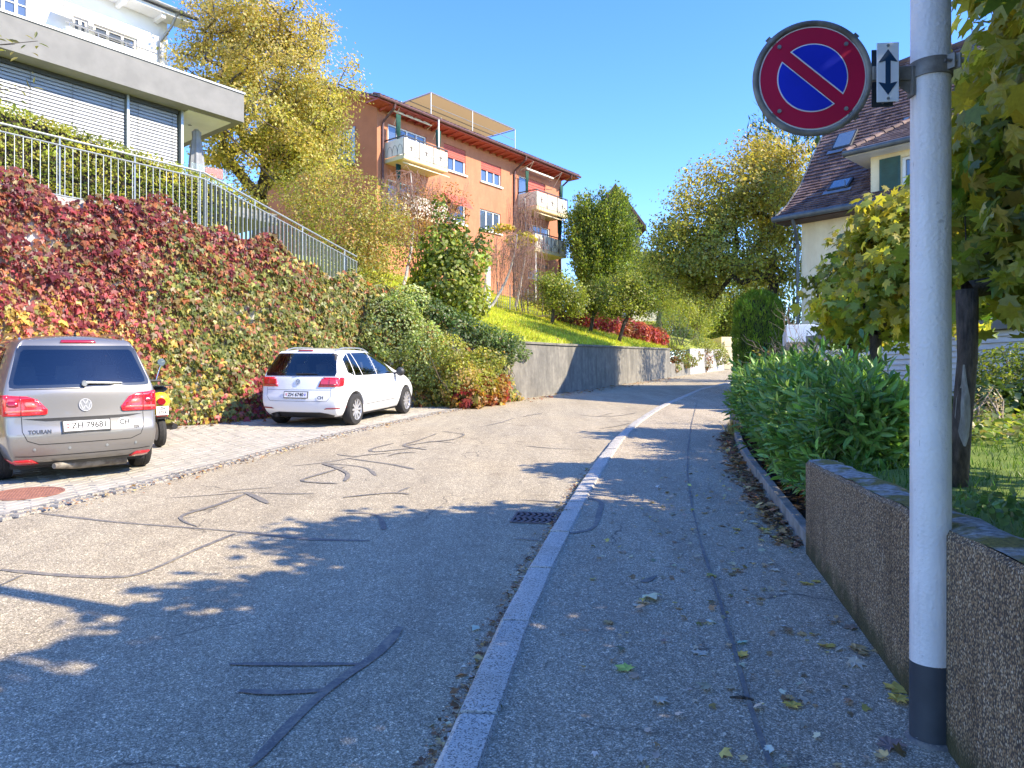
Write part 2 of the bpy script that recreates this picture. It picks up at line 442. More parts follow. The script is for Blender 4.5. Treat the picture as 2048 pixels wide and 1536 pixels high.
class MB:
    """collects vertices and faces, then links them as one mesh object"""
    def __init__(s):
        s.v, s.f, s.m = [], [], []
    def add(s, vs, fs, mi=0):
        o = len(s.v)
        s.v += [tuple(float(c) for c in p) for p in vs]
        s.f += [tuple(i + o for i in f) for f in fs]
        s.m += [mi] * len(fs)
        return s
    def hexa(s, p, mi=0):
        """8 corners: bottom ring 0-3, top ring 4-7"""
        return s.add(p, [(3, 2, 1, 0), (4, 5, 6, 7), (0, 1, 5, 4), (1, 2, 6, 5), (2, 3, 7, 6), (3, 0, 4, 7)], mi)
    def box(s, c, size, rot=0.0, mi=0):
        x, y, z = (q / 2 for q in size)
        cr, sr = math.cos(rot), math.sin(rot)
        pts = [(-x, -y, -z), (x, -y, -z), (x, y, -z), (-x, y, -z), (-x, -y, z), (x, -y, z), (x, y, z), (-x, y, z)]
        return s.hexa([(c[0] + a * cr - b * sr, c[1] + a * sr + b * cr, c[2] + d) for a, b, d in pts], mi)
    def obox(s, o, ax, ay, az, mi=0):
        """box from corner o along three edge vectors"""
        o, ax, ay, az = (np.array(q, float) for q in (o, ax, ay, az))
        return s.hexa([o, o + ax, o + ax + ay, o + ay, o + az, o + ax + az, o + ax + ay + az, o + ay + az], mi)
    def tube(s, pts, r, n=8, cap=True, mi=0):
        pts = [np.array(p, float) for p in pts]
        rs = r if isinstance(r, (list, tuple, np.ndarray)) else [r] * len(pts)
        rings = []
        ref = None
        for i, p in enumerate(pts):
            d = pts[min(i + 1, len(pts) - 1)] - pts[max(i - 1, 0)]
            d = d / (np.linalg.norm(d) + 1e-9)
            if ref is None:
                ref = np.array((0, 0, 1.0)) if abs(d[2]) < 0.9 else np.array((1.0, 0, 0))
            a = np.cross(d, ref); a /= np.linalg.norm(a) + 1e-9
            b = np.cross(d, a)
            ref = -b if False else ref
            rings.append([p + rs[i] * (math.cos(2 * math.pi * k / n) * a + math.sin(2 * math.pi * k / n) * b) for k in range(n)])
        vs = [q for ring in rings for q in ring]
        fs = []
        for i in range(len(rings) - 1):
            for k in range(n):
                fs.append((i * n + k, i * n + (k + 1) % n, (i + 1) * n + (k + 1) % n, (i + 1) * n + k))
        if cap:
            fs.append(tuple(range(n - 1, -1, -1)))
            fs.append(tuple((len(rings) - 1) * n + k for k in range(n)))
        return s.add(vs, fs, mi)
    def lathe(s, prof, n=24, origin=(0, 0, 0), axis='z', mi=0):
        """prof: (radius, height) pairs revolved around an axis"""
        vs, fs = [], []
        for (r, h) in prof:
            for k in range(n):
                c, q = r * math.cos(2 * math.pi * k / n), r * math.sin(2 * math.pi * k / n)
                p = {'z': (c, q, h), 'y': (c, h, q), 'x': (h, c, q)}[axis]
                vs.append((p[0] + origin[0], p[1] + origin[1], p[2] + origin[2]))
        m = len(prof)
        for i in range(m - 1):
            for k in range(n):
                fs.append((i * n + k, i * n + (k + 1) % n, (i + 1) * n + (k + 1) % n, (i + 1) * n + k))
        return s.add(vs, fs, mi)
    def prism(s, poly, o, ax, ay, ext, mi=0):
        """2-D polygon placed at o on axes ax, ay and extruded along ext"""
        o, ax, ay, ext = (np.array(q, float) for q in (o, ax, ay, ext))
        a = [o + p[0] * ax + p[1] * ay for p in poly]
        b = [p + ext for p in a]
        n = len(poly)
        return s.add(a + b, [tuple(range(n - 1, -1, -1)), tuple(range(n, 2 * n))] + [(k, (k + 1) % n, n + (k + 1) % n, n + k) for k in range(n)], mi)
    def mesh(s, name, mats):
        me = bpy.data.meshes.new(name)
        me.from_pydata(s.v, [], s.f)
        for m in (mats if isinstance(mats, (list, tuple)) else [mats]):
            me.materials.append(m)
        if any(s.m):
            me.polygons.foreach_set('material_index', s.m)
        bm = bmesh.new(); bm.from_mesh(me)
        bmesh.ops.recalc_face_normals(bm, faces=bm.faces)
        bm.to_mesh(me); bm.free()
        return me
    def build(s, name, mats, parent=None, smooth=False, bevel=0.0, local=False, angle=0.7):
        me = s.mesh(name, mats)
        if smooth:
            me.polygons.foreach_set('use_smooth', [True] * len(me.polygons))
            me.set_sharp_from_angle(angle=angle)
        o = bpy.data.objects.new(name, me)
        if bevel:
            b = o.modifiers.new('bevel', 'BEVEL'); b.width = bevel; b.segments = 2; b.limit_method = 'ANGLE'; b.angle_limit = 0.6
        return link(o, parent, local)

def instance(name, me, m, parent=None, color=None):
    """another object sharing a mesh, placed by a world (or parent-local for car parts) matrix"""
    o = bpy.data.objects.new(name, me)
    col.objects.link(o)
    if parent is not None:
        o.parent = parent
        o.matrix_parent_inverse = wm(parent).inverted()
    o.matrix_basis = m
    if color is not None:
        o.color = (*color, 1)
    return o

def fast_mesh(name, V, faces_flat, loop_totals, mat, cols=None):
    me = bpy.data.meshes.new(name)
    V = np.ascontiguousarray(V, dtype=np.float32)
    me.vertices.add(len(V)); me.vertices.foreach_set('co', V.ravel())
    me.loops.add(len(faces_flat)); me.loops.foreach_set('vertex_index', np.ascontiguousarray(faces_flat, dtype=np.int32))
    me.polygons.add(len(loop_totals))
    lt = np.asarray(loop_totals, dtype=np.int32)
    ls = np.concatenate(([0], np.cumsum(lt)[:-1])).astype(np.int32)
    me.polygons.foreach_set('loop_start', ls)
    if cols is not None:
        at = me.attributes.new('leafcol', 'FLOAT_COLOR', 'POINT')
        c4 = np.ones((len(V), 4), dtype=np.float32); c4[:, :3] = cols
        at.data.foreach_set('color', c4.ravel())
    me.materials.append(mat)
    me.update(calc_edges=True)
    return me

# leaf outlines: (vertices, faces), stem at the origin, tip along +y, unit length
def fan(pts, c):
    n = len(pts)
    return np.array([c] + pts, float), [(0, 1 + i, 1 + (i + 1) % n) for i in range(n)]
TEMPL = {
    'quad': (np.array([(0, 0, 0), (0.34, 0.5, 0.1), (0, 1, -0.05), (-0.34, 0.5, 0.1)], float), [(0, 1, 2), (0, 2, 3)]),
    'needle': (np.array([(0, 0, 0), (0.11, 0.5, 0.03), (0, 1, 0), (-0.11, 0.5, 0.03)], float), [(0, 1, 2), (0, 2, 3)]),
    'long': (np.array([(0, 0, 0), (0.13, 0.3, 0.04), (0.12, 0.68, 0.02), (0, 1, -0.1), (-0.12, 0.68, 0.02), (-0.13, 0.3, 0.04), (0, 0.35, -0.02), (0, 0.7, -0.05)], float),
             [(0, 1, 6), (1, 2, 7, 6), (2, 3, 7), (3, 4, 7), (4, 5, 6, 7), (5, 0, 6)]),
    'round': (np.array([(0, 0, 0), (0.4, 0.3, 0.06), (0.36, 0.7, 0.04), (0, 1, -0.06), (-0.36, 0.7, 0.04), (-0.4, 0.3, 0.06)], float), [(0, 1, 2, 3), (0, 3, 4, 5)]),
    'creeper': fan([(0, 0, 0), (0.3, 0.0, 0.03), (0.52, 0.5, -0.04), (0.27, 0.44, 0.04), (0, 1, -0.12), (-0.27, 0.44, 0.04), (-0.52, 0.5, -0.04), (-0.3, 0.0, 0.03)], (0, 0.32, 0.0)),
    'maple': fan([(0, 0.0, 0), (0.34, -0.1, -0.03), (0.25, 0.12, 0.03), (0.6, 0.35, -0.06), (0.42, 0.42, 0.0), (0.5, 0.72, -0.05), (0.2, 0.58, 0.03), (0, 1.0, -0.1),
                  (-0.2, 0.58, 0.03), (-0.5, 0.72, -0.05), (-0.42, 0.42, 0.0), (-0.6, 0.35, -0.06), (-0.25, 0.12, 0.03), (-0.34, -0.1, -0.03)], (0, 0.28, 0.03)),
}

def unit(a):
    return a / (np.linalg.norm(a, axis=-1, keepdims=True) + 1e-9)

def leaf_frames(D, spread=0.7, up=0.25, droop=0.5, rng=RNG):
    """random orientations: normals roughly along D, tips hanging by droop"""
    N = len(D)
    n = unit(unit(D) + rng.normal(0, spread, (N, 3)) + np.array((0, 0, up)))
    t = rng.normal(0, 0.7, (N, 3)) + np.array((0, 0, -droop)) + 0.25 * unit(D)
    t = unit(t - n * np.sum(t * n, 1, keepdims=True))
    s = np.cross(t, n)
    return s, t, n

def leaf_cloud(name, P, S, T, N, size, cols, tmpl, mat, parent=None, kind=None, label=None):
    tv, tf = TEMPL[tmpl]
    k = len(tv)
    size = np.broadcast_to(np.asarray(size, float), (len(P),))
    V = P[:, None, :] + size[:, None, None] * (tv[None, :, 0:1] * S[:, None] + tv[None, :, 1:2] * T[:, None] + tv[None, :, 2:3] * N[:, None])
    flat = np.concatenate([np.array(f) for f in tf])
    idx = (np.arange(len(P))[:, None] * k + flat[None]).ravel()
    tot = np.tile([len(f) for f in tf], len(P))
    me = fast_mesh(name, V.reshape(-1, 3), idx, tot, mat, np.repeat(np.clip(cols, 0.003, 0.9), k, axis=0))
    o = bpy.data.objects.new(name, me)
    link(o, parent)
    if kind: o['kind'] = kind
    return o

LEAFMESH = {}
def leaf_objects(parent, P, S, T, N, size, cols, tmpl, mat, name='leaf'):
    key = (tmpl, mat.name)
    if key not in LEAFMESH:
        tv, tf = TEMPL[tmpl]
        me = bpy.data.meshes.new(name); me.from_pydata([tuple(p) for p in tv], [], tf); me.materials.append(mat)
        LEAFMESH[key] = me
    me = LEAFMESH[key]
    for i in range(len(P)):
        z = float(size[i])
        m = Matrix(((*(S[i] * z),), (*(T[i] * z),), (*(N[i] * z),))).transposed().to_4x4()
        m.translation = Vector(P[i])
        instance(name, me, m, parent, tuple(np.clip(cols[i], 0.003, 0.9)))

def split_leaves(parent, P, fr, size, cols, tmpl, mats, n_single=300, extra=None, part='foliage'):
    """the leaves that show largest become parts of their own, the rest one part"""
    S, T, N = fr
    d = np.linalg.norm(P - np.array((0, 0, CZ)), axis=1)
    score = size / d
    vis = np.abs(P[:, 0] / np.maximum(P[:, 1], 0.01)) < 0.72
    vis &= np.abs(P[:, 2] - CZ) < 0.53 * P[:, 1]
    if extra is not None:
        vis &= extra
    order = np.argsort(-(score * vis))
    a, b = order[:n_single], order[n_single:]
    leaf_objects(parent, P[a], S[a], T[a], N[a], size[a], cols[a], tmpl, mats[1])
    return leaf_cloud(part, P[b], S[b], T[b], N[b], size[b], cols[b], tmpl, mats[0], parent, 'stuff')

def tubes_np(A, B, ra, rb, n=5):
    d = unit(B - A)
    ref = np.where(np.abs(d[:, 2:3]) < 0.9, np.array((0, 0, 1.0)), np.array((1.0, 0, 0)))
    x = unit(np.cross(d, ref)); y = np.cross(d, x)
    ang = np.arange(n) * 2 * np.pi / n
    ring = np.cos(ang)[None, :, None] * x[:, None] + np.sin(ang)[None, :, None] * y[:, None]
    V = np.concatenate([A[:, None] + ra[:, None, None] * ring, B[:, None] + rb[:, None, None] * ring], axis=1)
    f = np.array([(k, (k + 1) % n, n + (k + 1) % n, n + k) for k in range(n)]).ravel()
    idx = (np.arange(len(A))[:, None] * 2 * n + f[None]).ravel()
    return V.reshape(-1, 3), idx, np.full(len(A) * n, 4)

def tubes_obj(name, A, B, ra, rb, mat, parent=None, n=5, kind=None):
    V, idx, tot = tubes_np(np.asarray(A, float), np.asarray(B, float), np.asarray(ra, float), np.asarray(rb, float), n)
    me = fast_mesh(name, V, idx, tot, mat)
    me.polygons.foreach_set('use_smooth', np.ones(len(tot), dtype=bool))
    o = bpy.data.objects.new(name, me)
    link(o, parent)
    if kind: o['kind'] = kind
    return o

def skeleton(base, top, att, r_trunk, step=0.55, jit=0.08, rng=RNG, low=0.55, tip=0.012):
    """branches that grow from a trunk to every point of att"""
    base, top = np.array(base, float), np.array(top, float)
    n0 = max(3, int(np.linalg.norm(top - base) / 0.5))
    nodes = [base + (top - base) * i / n0 + (rng.normal(0, jit * 0.6, 3) * min(1, r_trunk / .15) ** 2 if 0 < i < n0 else 0) for i in range(n0 + 1)]
    par = [-1] + list(range(n0))
    first = int(n0 * low)
    for p in att[np.argsort(np.linalg.norm(att - top, axis=1))]:
        arr = np.array(nodes[first:])
        dist = np.linalg.norm(arr - p, axis=1) + 0.35 * np.maximum(arr[:, 2] - p[2], 0)
        j = first + int(np.argmin(dist))
        a = nodes[j]; L = np.linalg.norm(p - a)
        k = max(1, int(L / step))
        for i in range(1, k + 1):
            f = i / k
            q = a + (p - a) * f + (rng.normal(0, jit, 3) if i < k else 0)
            q[2] += 0.10 * L * f * (1 - f)
            nodes.append(q); par.append(j if i == 1 else len(nodes) - 2)
    nodes = np.array(nodes); par = np.array(par)
    cnt = np.ones(len(nodes))
    for i in range(len(nodes) - 1, 0, -1):
        cnt[par[i]] += cnt[i]
    r = tip * np.sqrt(cnt)
    r *= np.minimum(1, r_trunk / r[0]) if r[0] > r_trunk else 1
    r[:n0 + 1] = np.maximum(r[:n0 + 1], np.linspace(r_trunk, r_trunk * 0.55, n0 + 1))
    return nodes, par, r, n0

def blob_points(blobs, n, rng=RNG, shell=2.4):
    vol = np.array([b[1][0] * b[1][1] * b[1][2] for b in blobs]) ** 0.8
    pick = rng.choice(len(blobs), n, p=vol / vol.sum())
    C = np.array([b[0] for b in blobs], float)[pick]; Rr = np.array([b[1] for b in blobs], float)[pick]
    d = unit(rng.normal(0, 1, (n, 3)))
    rad = rng.random(n) ** (1 / shell)
    return C + d * rad[:, None] * Rr, d

def palette_cols(n, pal, rng=RNG, var=0.25, clump=None):
    """pal: [(weight, rgb)]; clump: an index per leaf that shares hue and depth"""
    w = np.array([p[0] for p in pal], float); w /= w.sum()
    c = np.array([p[1] for p in pal], float)
    if clump is None:
        base = c[rng.choice(len(pal), n, p=w)]
        return base * rng.lognormal(0, var, (n, 1)) * rng.lognormal(0, 0.06, (n, 3))
    m = int(clump.max()) + 1
    cc = c[rng.choice(len(pal), m, p=w)] * rng.lognormal(0, var, (m, 1))
    mixed = 0.55 * cc[clump] + 0.45 * c[rng.choice(len(pal), n, p=w)]
    return mixed * rng.lognormal(0, var * 0.8, (n, 1)) * rng.lognormal(0, 0.06, (n, 3))

def tree(name, label, cat, base, top, blobs, r_trunk, n_att, n_leaf, lsize, pal, tmpl='quad', bark='bark', group=None,
         sigma=0.3, part='crown', spread=0.7, droop=0.4, up=0.3, leafmat_='leaf', shell=2.4, tip=0.012, single=0, var=0.25, low=0.55, seed=1, topbias=None):
    rng = np.random.default_rng(seed)
    t = thing(name, label, cat, base, group)
    att, dirs = blob_points(blobs, n_att, rng, shell)
    nodes, par, r, n0 = skeleton(base, top, att, r_trunk, rng=rng, tip=tip, low=low)
    idx = np.arange(1, len(nodes))
    stem = idx <= n0
    tn = nodes[:n0 + 1]
    tr_ = r[:n0 + 1] * (1 + rng.normal(0, .04, n0 + 1)); tr_[0] *= 1.2
    MB().tube(list(tn), list(tr_), 12).build('trunk', MAT[bark], t, smooth=True, angle=2)
    rest = idx[~stem]
    tubes_obj('branches', nodes[par[rest]], nodes[rest], np.minimum(r[par[rest]], r[rest] * 1.5), r[rest], MAT[bark], t, 5, 'stuff')
    k = rng.choice(len(att), n_leaf)
    P = att[k] + rng.normal(0, sigma, (n_leaf, 3)) * np.array((1, 1, 0.8))
    cen = np.mean([b[0] for b in blobs], axis=0)
    D = dirs[k] + 0.3 * unit(P - cen)
    fr = leaf_frames(D, spread, up, droop, rng)
    size = lsize * rng.lognormal(0, 0.22, n_leaf)
    cols = palette_cols(n_leaf, pal, rng, var, k)
    if topbias is not None:
        z0, z1, tint = topbias
        f = np.clip((P[:, 2] - z0) / (z1 - z0) + rng.normal(0, 0.25, n_leaf), 0, 1)[:, None]
        cols = cols * (1 - f) + f * np.array(tint) * rng.lognormal(0, var, (n_leaf, 1))
    if single:
        split_leaves(t, P, fr, size, cols, tmpl, (MAT[leafmat_], MAT[leafmat_ + '_one']), single, part=part)
    else:
        leaf_cloud(part, P, *fr, size, cols, tmpl, MAT[leafmat_], t)
    return t

def text_mesh(s, size, mat, extrude=0.0015, font_w=1.0):
    c = bpy.data.curves.new('text', 'FONT')
    c.body = s; c.size = size; c.align_x = 'CENTER'; c.align_y = 'CENTER'; c.extrude = extrude; c.offset = size * .022; c.resolution_u = 3
    o = bpy.data.objects.new('text', c); col.objects.link(o)
    dg = bpy.context.evaluated_depsgraph_get()
    me = bpy.data.meshes.new_from_object(o.evaluated_get(dg))
    bpy.data.objects.remove(o); bpy.data.curves.remove(c)
    me.materials.clear(); me.materials.append(mat)
    return me
# ================================================================== THE STREET AND THE GROUND
def curve_fn(pts, lo=-8.0, hi=100.0, k=1.6):
    ys = np.arange(lo, hi, 0.2)
    p = sorted([(y, x) for x, y in pts])
    a = np.array(p)
    xs = np.interp(ys, a[:, 0], a[:, 1])
    e0 = (a[1, 1] - a[0, 1]) / (a[1, 0] - a[0, 0]); e1 = (a[-1, 1] - a[-2, 1]) / (a[-1, 0] - a[-2, 0])
    xs = np.where(ys < a[0, 0], a[0, 1] + e0 * (ys - a[0, 0]), xs)
    xs = np.where(ys > a[-1, 0], a[-1, 1] + e1 * (ys - a[-1, 0]), xs)
    m = int(k / 0.2); pad = np.pad(xs, m, mode='reflect', reflect_type='odd')
    ker = np.hanning(2 * m + 1); ker /= ker.sum()
    sm = np.convolve(pad, ker, 'valid')
    return lambda y: np.interp(y, ys, sm)

KH = 0.06                                   # the pavement lies this far above the carriageway
KR = curve_fn([gp(880, 1536), gp(1010, 1235), gp(1133, 1020), gp(1180, 945), gp(1230, 880), gp(1265, 850), gp(1310, 820), gp(1400, 780), (9.95, 33), (24.6, 60)])
KL = curve_fn([gp(0, 1045), gp(330, 965), gp(500, 920), gp(690, 870), gp(870, 830), (-.75, 20.2), (.2, 22.8), (8.2, 38.7), (15.4, 51.6), (20, 60)])
XS = curve_fn([gp(1880, 1478, KH), gp(1612, 1105, KH), gp(1530, 990, KH), gp(1490, 930, KH), gp(1465, 880, KH), gp(1460, 820, KH), (6.9, 22), (9.0, 27.7), (26.6, 60)], k=1.0)

def sheet(name, yv, x0, x1, nx, zf, mat, kind='structure', parent=None):
    V, I = [], []
    for y in yv:
        a, b = float(x0(y)), float(x1(y))
        for i in range(nx + 1):
            x = a + (b - a) * i / nx
            V.append((x, y, zf(x, y)))
    n = nx + 1
    for j in range(len(yv) - 1):
        for i in range(nx):
            I.append((j * n + i, j * n + i + 1, (j + 1) * n + i + 1, (j + 1) * n + i))
    me = bpy.data.meshes.new(name); me.from_pydata([tuple(map(float, v)) for v in V], [], I); me.materials.append(mat)
    me.polygons.foreach_set('use_smooth', [True] * len(me.polygons))
    o = bpy.data.objects.new(name, me)
    link(o, parent)
    if kind: tag(o, kind=kind)
    return o

YV = np.concatenate([np.arange(-7, 30, 0.5), np.arange(30, 92, 1.5)])
ground = MB()
gy = [-400, -60, -20, -8, 0, 10, 20, 30, 40, 50, 58, 70, 90, 140, 300, 600]
gx = [-600, -100, -40, -20, -10, 0, 10, 20, 40, 100, 600]
gv = [(x, y, g(max(y, -8)) - 0.3) for y in gy for x in gx]
gf = [(j * 11 + i, j * 11 + i + 1, (j + 1) * 11 + i + 1, (j + 1) * 11 + i) for j in range(len(gy) - 1) for i in range(10)]
ground.add(gv, gf)
tag(ground.build('ground', MAT['earth'], smooth=True), kind='structure')

road = sheet('road', YV, lambda y: float(KL(y)) - (0.0 if y < 19.5 else 0.35), lambda y: float(KR(y)) + 0.02, 6, lambda x, y: g(y), MAT['road'])
walk = sheet('pavement', YV, lambda y: float(KR(y)) + 0.17, lambda y: float(XS(y)) + 0.03, 4, lambda x, y: g(y) + KH, MAT['walk'])
YP = np.arange(-7, 20.6, 0.5)
parking = sheet('parking_bay', YP, lambda y: -22.0 if y < 4 else float(KL(y)) - 9.0, lambda y: float(KL(y)) + 0.02, 8, lambda x, y: g(y) - 0.035, MAT['joint'])

# granite kerb, stone by stone
kerb = tag(thing('kerb', None, None, (0, 0, 0)), kind='structure')
y = -3.0
i = 0
while y < 46:
    L = 0.92 + 0.25 * random.random() if y > 3 else 1.0
    if 6.2 < y < 7.6: L = 0.5
    y1 = y + L
    x0, x1 = float(KR(y)), float(KR(y1))
    a = np.array((x0, y, g(y))); b = np.array((x1, y1, g(y1)))
    d = b - a; d /= np.linalg.norm(d); nrm = np.array((d[1], -d[0], 0)); nrm /= np.linalg.norm(nrm)
    a = a + d * 0.006; b = b - d * 0.006
    j0, j1 = random.uniform(-.006, .006), random.uniform(-.006, .006)
    top = KH + 0.012
    m = MB()
    seg = 5
    prof = [(0.0, -0.12), (0.0, top * 0.62), (0.012, top * 0.9), (0.03, top), (0.165, top + 0.002), (0.178, top - 0.015), (0.178, -0.12)]
    vs, fs = [], []
    for s in range(seg + 1):
        p = a + (b - a) * s / seg
        jj = j0 + (j1 - j0) * s / seg
        for (q, h) in prof:
            e = random.uniform(-.004, .004)
            vs.append(p + nrm * (q + jj + e) + np.array((0, 0, h + random.uniform(-.003, .003))))
    k = len(prof)
    for s in range(seg):
        for q in range(k - 1):
            fs.append((s * k + q, s * k + q + 1, (s + 1) * k + q + 1, (s + 1) * k + q))
    fs += [tuple(range(k)), tuple(seg * k + q for q in range(k - 1, -1, -1))]
    m.add(vs, fs).build('kerb_stone', MAT['granite'], kerb, smooth=True, angle=0.5)
    y = y1 + random.uniform(0.004, 0.018)

# concrete edging along the planting bed
edging = tag(thing('edging', None, None, (0, 0, 0)), kind='structure')
y = 5.62
while y < 12.4:
    y1 = y + 0.98
    x0, x1 = float(XS(y)) + 0.02, float(XS(y1)) + 0.02
    d = np.array((x1 - x0, y1 - y, 0.055 * (y1 - y))); nrm = np.array((d[1], -d[0], 0)); nrm /= np.linalg.norm(nrm)
    a = np.array((x0, y, g(y) - 0.1)) + nrm * random.uniform(-.008, .008)
    MB().obox(a, d * 0.99, nrm * 0.085, (0, 0, 0.1 + KH + 0.115 + random.uniform(-.005, .005))).build('edging_stone', MAT['edging'], edging, bevel=0.008)
    y = y1

# setts along the parking bay and its pavers
sett_row = tag(thing('sett_border', None, None, (0, 0, 0)), kind='structure')
def lump(cx, cy, cz, a, b, h, rot, jit=0.012):
    m = MB()
    def c(u, v): return (random.uniform(-jit, jit) + u, random.uniform(-jit, jit) + v)
    bot = [c(-a / 2, -b / 2), c(a / 2, -b / 2), c(a / 2, b / 2), c(-a / 2, b / 2)]
    topq = [(p[0] * 0.8, p[1] * 0.8) for p in bot]
    cr, sr = math.cos(rot), math.sin(rot)
    W3 = lambda p, z: (cx + p[0] * cr - p[1] * sr, cy + p[0] * sr + p[1] * cr, cz + z)
    return m.hexa([W3(p, -0.06) for p in bot] + [W3(p, 0.0) for p in bot]).add([W3(p, 0.0) for p in bot] + [W3(p, h + random.uniform(-.004, .004)) for p in topq],
        [(4, 5, 6, 7), (0, 1, 5, 4), (1, 2, 6, 5), (2, 3, 7, 6), (3, 0, 4, 7)])
y = 5.2
while y < 19.6:
    for row in (0, 1):
        x = float(KL(y)) - 0.07 - row * 0.13
        L = random.uniform(0.11, 0.17)
        ang = math.atan2(float(KL(y + .2)) - float(KL(y)), .2)
        lump(x, y + L / 2, g(y + L / 2) + (0.0 if row else -0.004), 0.115, L - 0.012, 0.022, -ang).build('sett', MAT['sett'], sett_row)
    y += 0.14

pave_rows = []
rw, pl = 0.135, 0.27
for r in range(0, 62):
    off = -0.29 - r * rw
    y = 3.6 + (r % 2) * pl / 2
    while y < 20.0:
        x = float(KL(y)) + off
        if x > -11.5 and (x / max(y, .1) > -1.15):
            pave_rows.append((x, y, math.atan2(float(KL(y + .3)) - float(KL(y)), .3)))
        y += pl
pave_rows.sort(key=lambda p: p[0] ** 2 + p[1] ** 2)
def paver_geo(m, x, y, ang):
    z = g(y) - 0.002 + random.uniform(-.003, .003)
    a, b, ch = rw - 0.012, pl - 0.012, 0.006
    cr, sr = math.cos(-ang), math.sin(-ang)
    t1, t2 = random.uniform(-.02, .02), random.uniform(-.012, .012)
    def q(u, v, h): return (x + u * cr - v * sr, y + u * sr + v * cr, z + h + u * t1 + v * (t2 + 0.055))
    bot = [q(-a / 2, -b / 2, -.03), q(a / 2, -b / 2, -.03), q(a / 2, b / 2, -.03), q(-a / 2, b / 2, -.03)]
    mid = [q(-a / 2, -b / 2, 0), q(a / 2, -b / 2, 0), q(a / 2, b / 2, 0), q(-a / 2, b / 2, 0)]
    a -= 2 * ch; b -= 2 * ch
    top = [q(-a / 2, -b / 2, ch), q(a / 2, -b / 2, ch), q(a / 2, b / 2, ch), q(-a / 2, b / 2, ch)]
    m.add(bot + mid + top, [(0, 1, 5, 4), (1, 2, 6, 5), (2, 3, 7, 6), (3, 0, 4, 7), (4, 5, 9, 8), (5, 6, 10, 9), (6, 7, 11, 10), (7, 4, 8, 11), (8, 9, 10, 11)])
seen = [p for p in pave_rows if abs(p[0] / p[1] + 0.0) < 0.72 and p[1] > 5]
near = set(id(p) for p in seen[:300])
rest = MB()
for p in pave_rows:
    if id(p) in near:
        m = MB(); paver_geo(m, *p); m.build('paver', MAT['paver'], parking)
    else:
        paver_geo(rest, *p)
tag(rest.build('pavers', MAT['paver'], parking), kind='stuff')

# tar-sealed cracks: thin raised ribbons on the asphalt
def ribbon(px, w0, name, parent, dz=0.0, w1=None, jitter=0.3):
    w0 *= .8
    P = np.array([gp(u, v, dz) for u, v in px])
    # refine and roughen
    Q = [P[0]]
    for a, b in zip(P[:-1], P[1:]):
        n = max(2, int(np.linalg.norm(b - a) / 0.14))
        for i in range(1, n + 1):
            Q.append(a + (b - a) * i / n)
    Q = np.array(Q)
    for _ in range(2):
        Q[1:-1] = (Q[:-2] + 2 * Q[1:-1] + Q[2:]) / 4
    n = len(Q)
    wv = np.linspace(w0, w1 or w0, n) * (1 + jitter * np.interp(np.arange(n), np.arange(0, n + 3, 3), RNG.normal(0, 1, len(np.arange(0, n + 3, 3)))))
    wv = np.clip(wv, w0 * 0.45, w0 * 1.8); wv[0] *= 0.5; wv[-1] *= 0.5
    V, Fc = [], []
    for i in range(n):
        d = Q[min(i + 1, n - 1)] - Q[max(i - 1, 0)]; d /= np.linalg.norm(d) + 1e-9
        s = np.array((-d[1], d[0])) * wv[i] / 2
        for e in (-1, 1):
            p = Q[i] + e * s
            V.append((p[0], p[1], g(p[1]) + dz + 0.004 + ribbon.k))
    ribbon.k = (ribbon.k + 0.0007) % 0.006
    for i in range(n - 1):
        Fc.append((2 * i, 2 * i + 1, 2 * i + 3, 2 * i + 2))
    MB().add(V, Fc).build(name, MAT['tar'], parent)
ribbon.k = 0.0
CR = [([(80, 1027), (230, 1045), (470, 1063), (620, 1080), (740, 1082)], .055), ([(0, 1140), (120, 1152), (255, 1158), (300, 1143), (390, 1100), (470, 1068)], .06),
      ([(0, 1172), (45, 1151)], .05), ([(330, 997), (440, 990), (490, 984), (560, 989), (628, 988)], .05), ([(492, 988), (440, 1010), (362, 1030), (355, 1041), (395, 1054)], .075),
      ([(492, 986), (520, 998), (536, 1008)], .09), ([(440, 985), (500, 978), (545, 976)], .04),
      ([(676, 968), (605, 965), (602, 961), (612, 957), (655, 945), (690, 934)], .06), ([(645, 928), (675, 936), (692, 945), (700, 951), (690, 963)], .09), ([(582, 933), (640, 927), (690, 919), (740, 908)], .05),
      ([(645, 927), (700, 931), (735, 935), (745, 944), (752, 952)], .06), ([(695, 917), (760, 926), (790, 930), (829, 939)], .06), ([(674, 909), (700, 915), (740, 910), (782, 906)], .05),
      ([(788, 887), (760, 893), (735, 901), (745, 906), (800, 899), (860, 894)], .06), ([(873, 868), (830, 884), (805, 889), (808, 894), (855, 900)], .06), ([(805, 893), (860, 884), (900, 881), (912, 878)], .05),
      ([(776, 913), (798, 905), (832, 906)], .06), ([(885, 863), (915, 867), (933, 869), (915, 877)], .05), ([(853, 883), (880, 883), (912, 887)], .04), ([(970, 852), (1000, 846), (1030, 836)], .05), ([(990, 843), (1030, 849)], .04), ([(1045, 834), (1062, 830), (1085, 827)], .05),
      ([(1160, 830), (1195, 834), (1240, 832), (1272, 826)], .05), ([(1195, 834), (1225, 826)], .04), ([(1200, 858), (1240, 852), (1262, 846)], .04),
      ([(685, 996), (740, 990), (795, 985), (821, 990)], .05), ([(796, 985), (806, 979), (820, 975)], .06), ([(694, 1027), (752, 1025), (764, 1040), (768, 1060)], .08),
      ([(1050, 892), (1110, 898), (1180, 899)], .04),
      ([(800, 1256), (760, 1312), (690, 1352), (640, 1392), (600, 1428), (540, 1492), (500, 1536)], .068), ([(458, 1330), (560, 1330), (722, 1330)], .055), ([(478, 1384), (560, 1390), (655, 1382)], .08),
      ([(1040, 1000), (1085, 1003), (1115, 1005)], .03), ([(1020, 1078), (1060, 1080), (1095, 1085)], .03)]
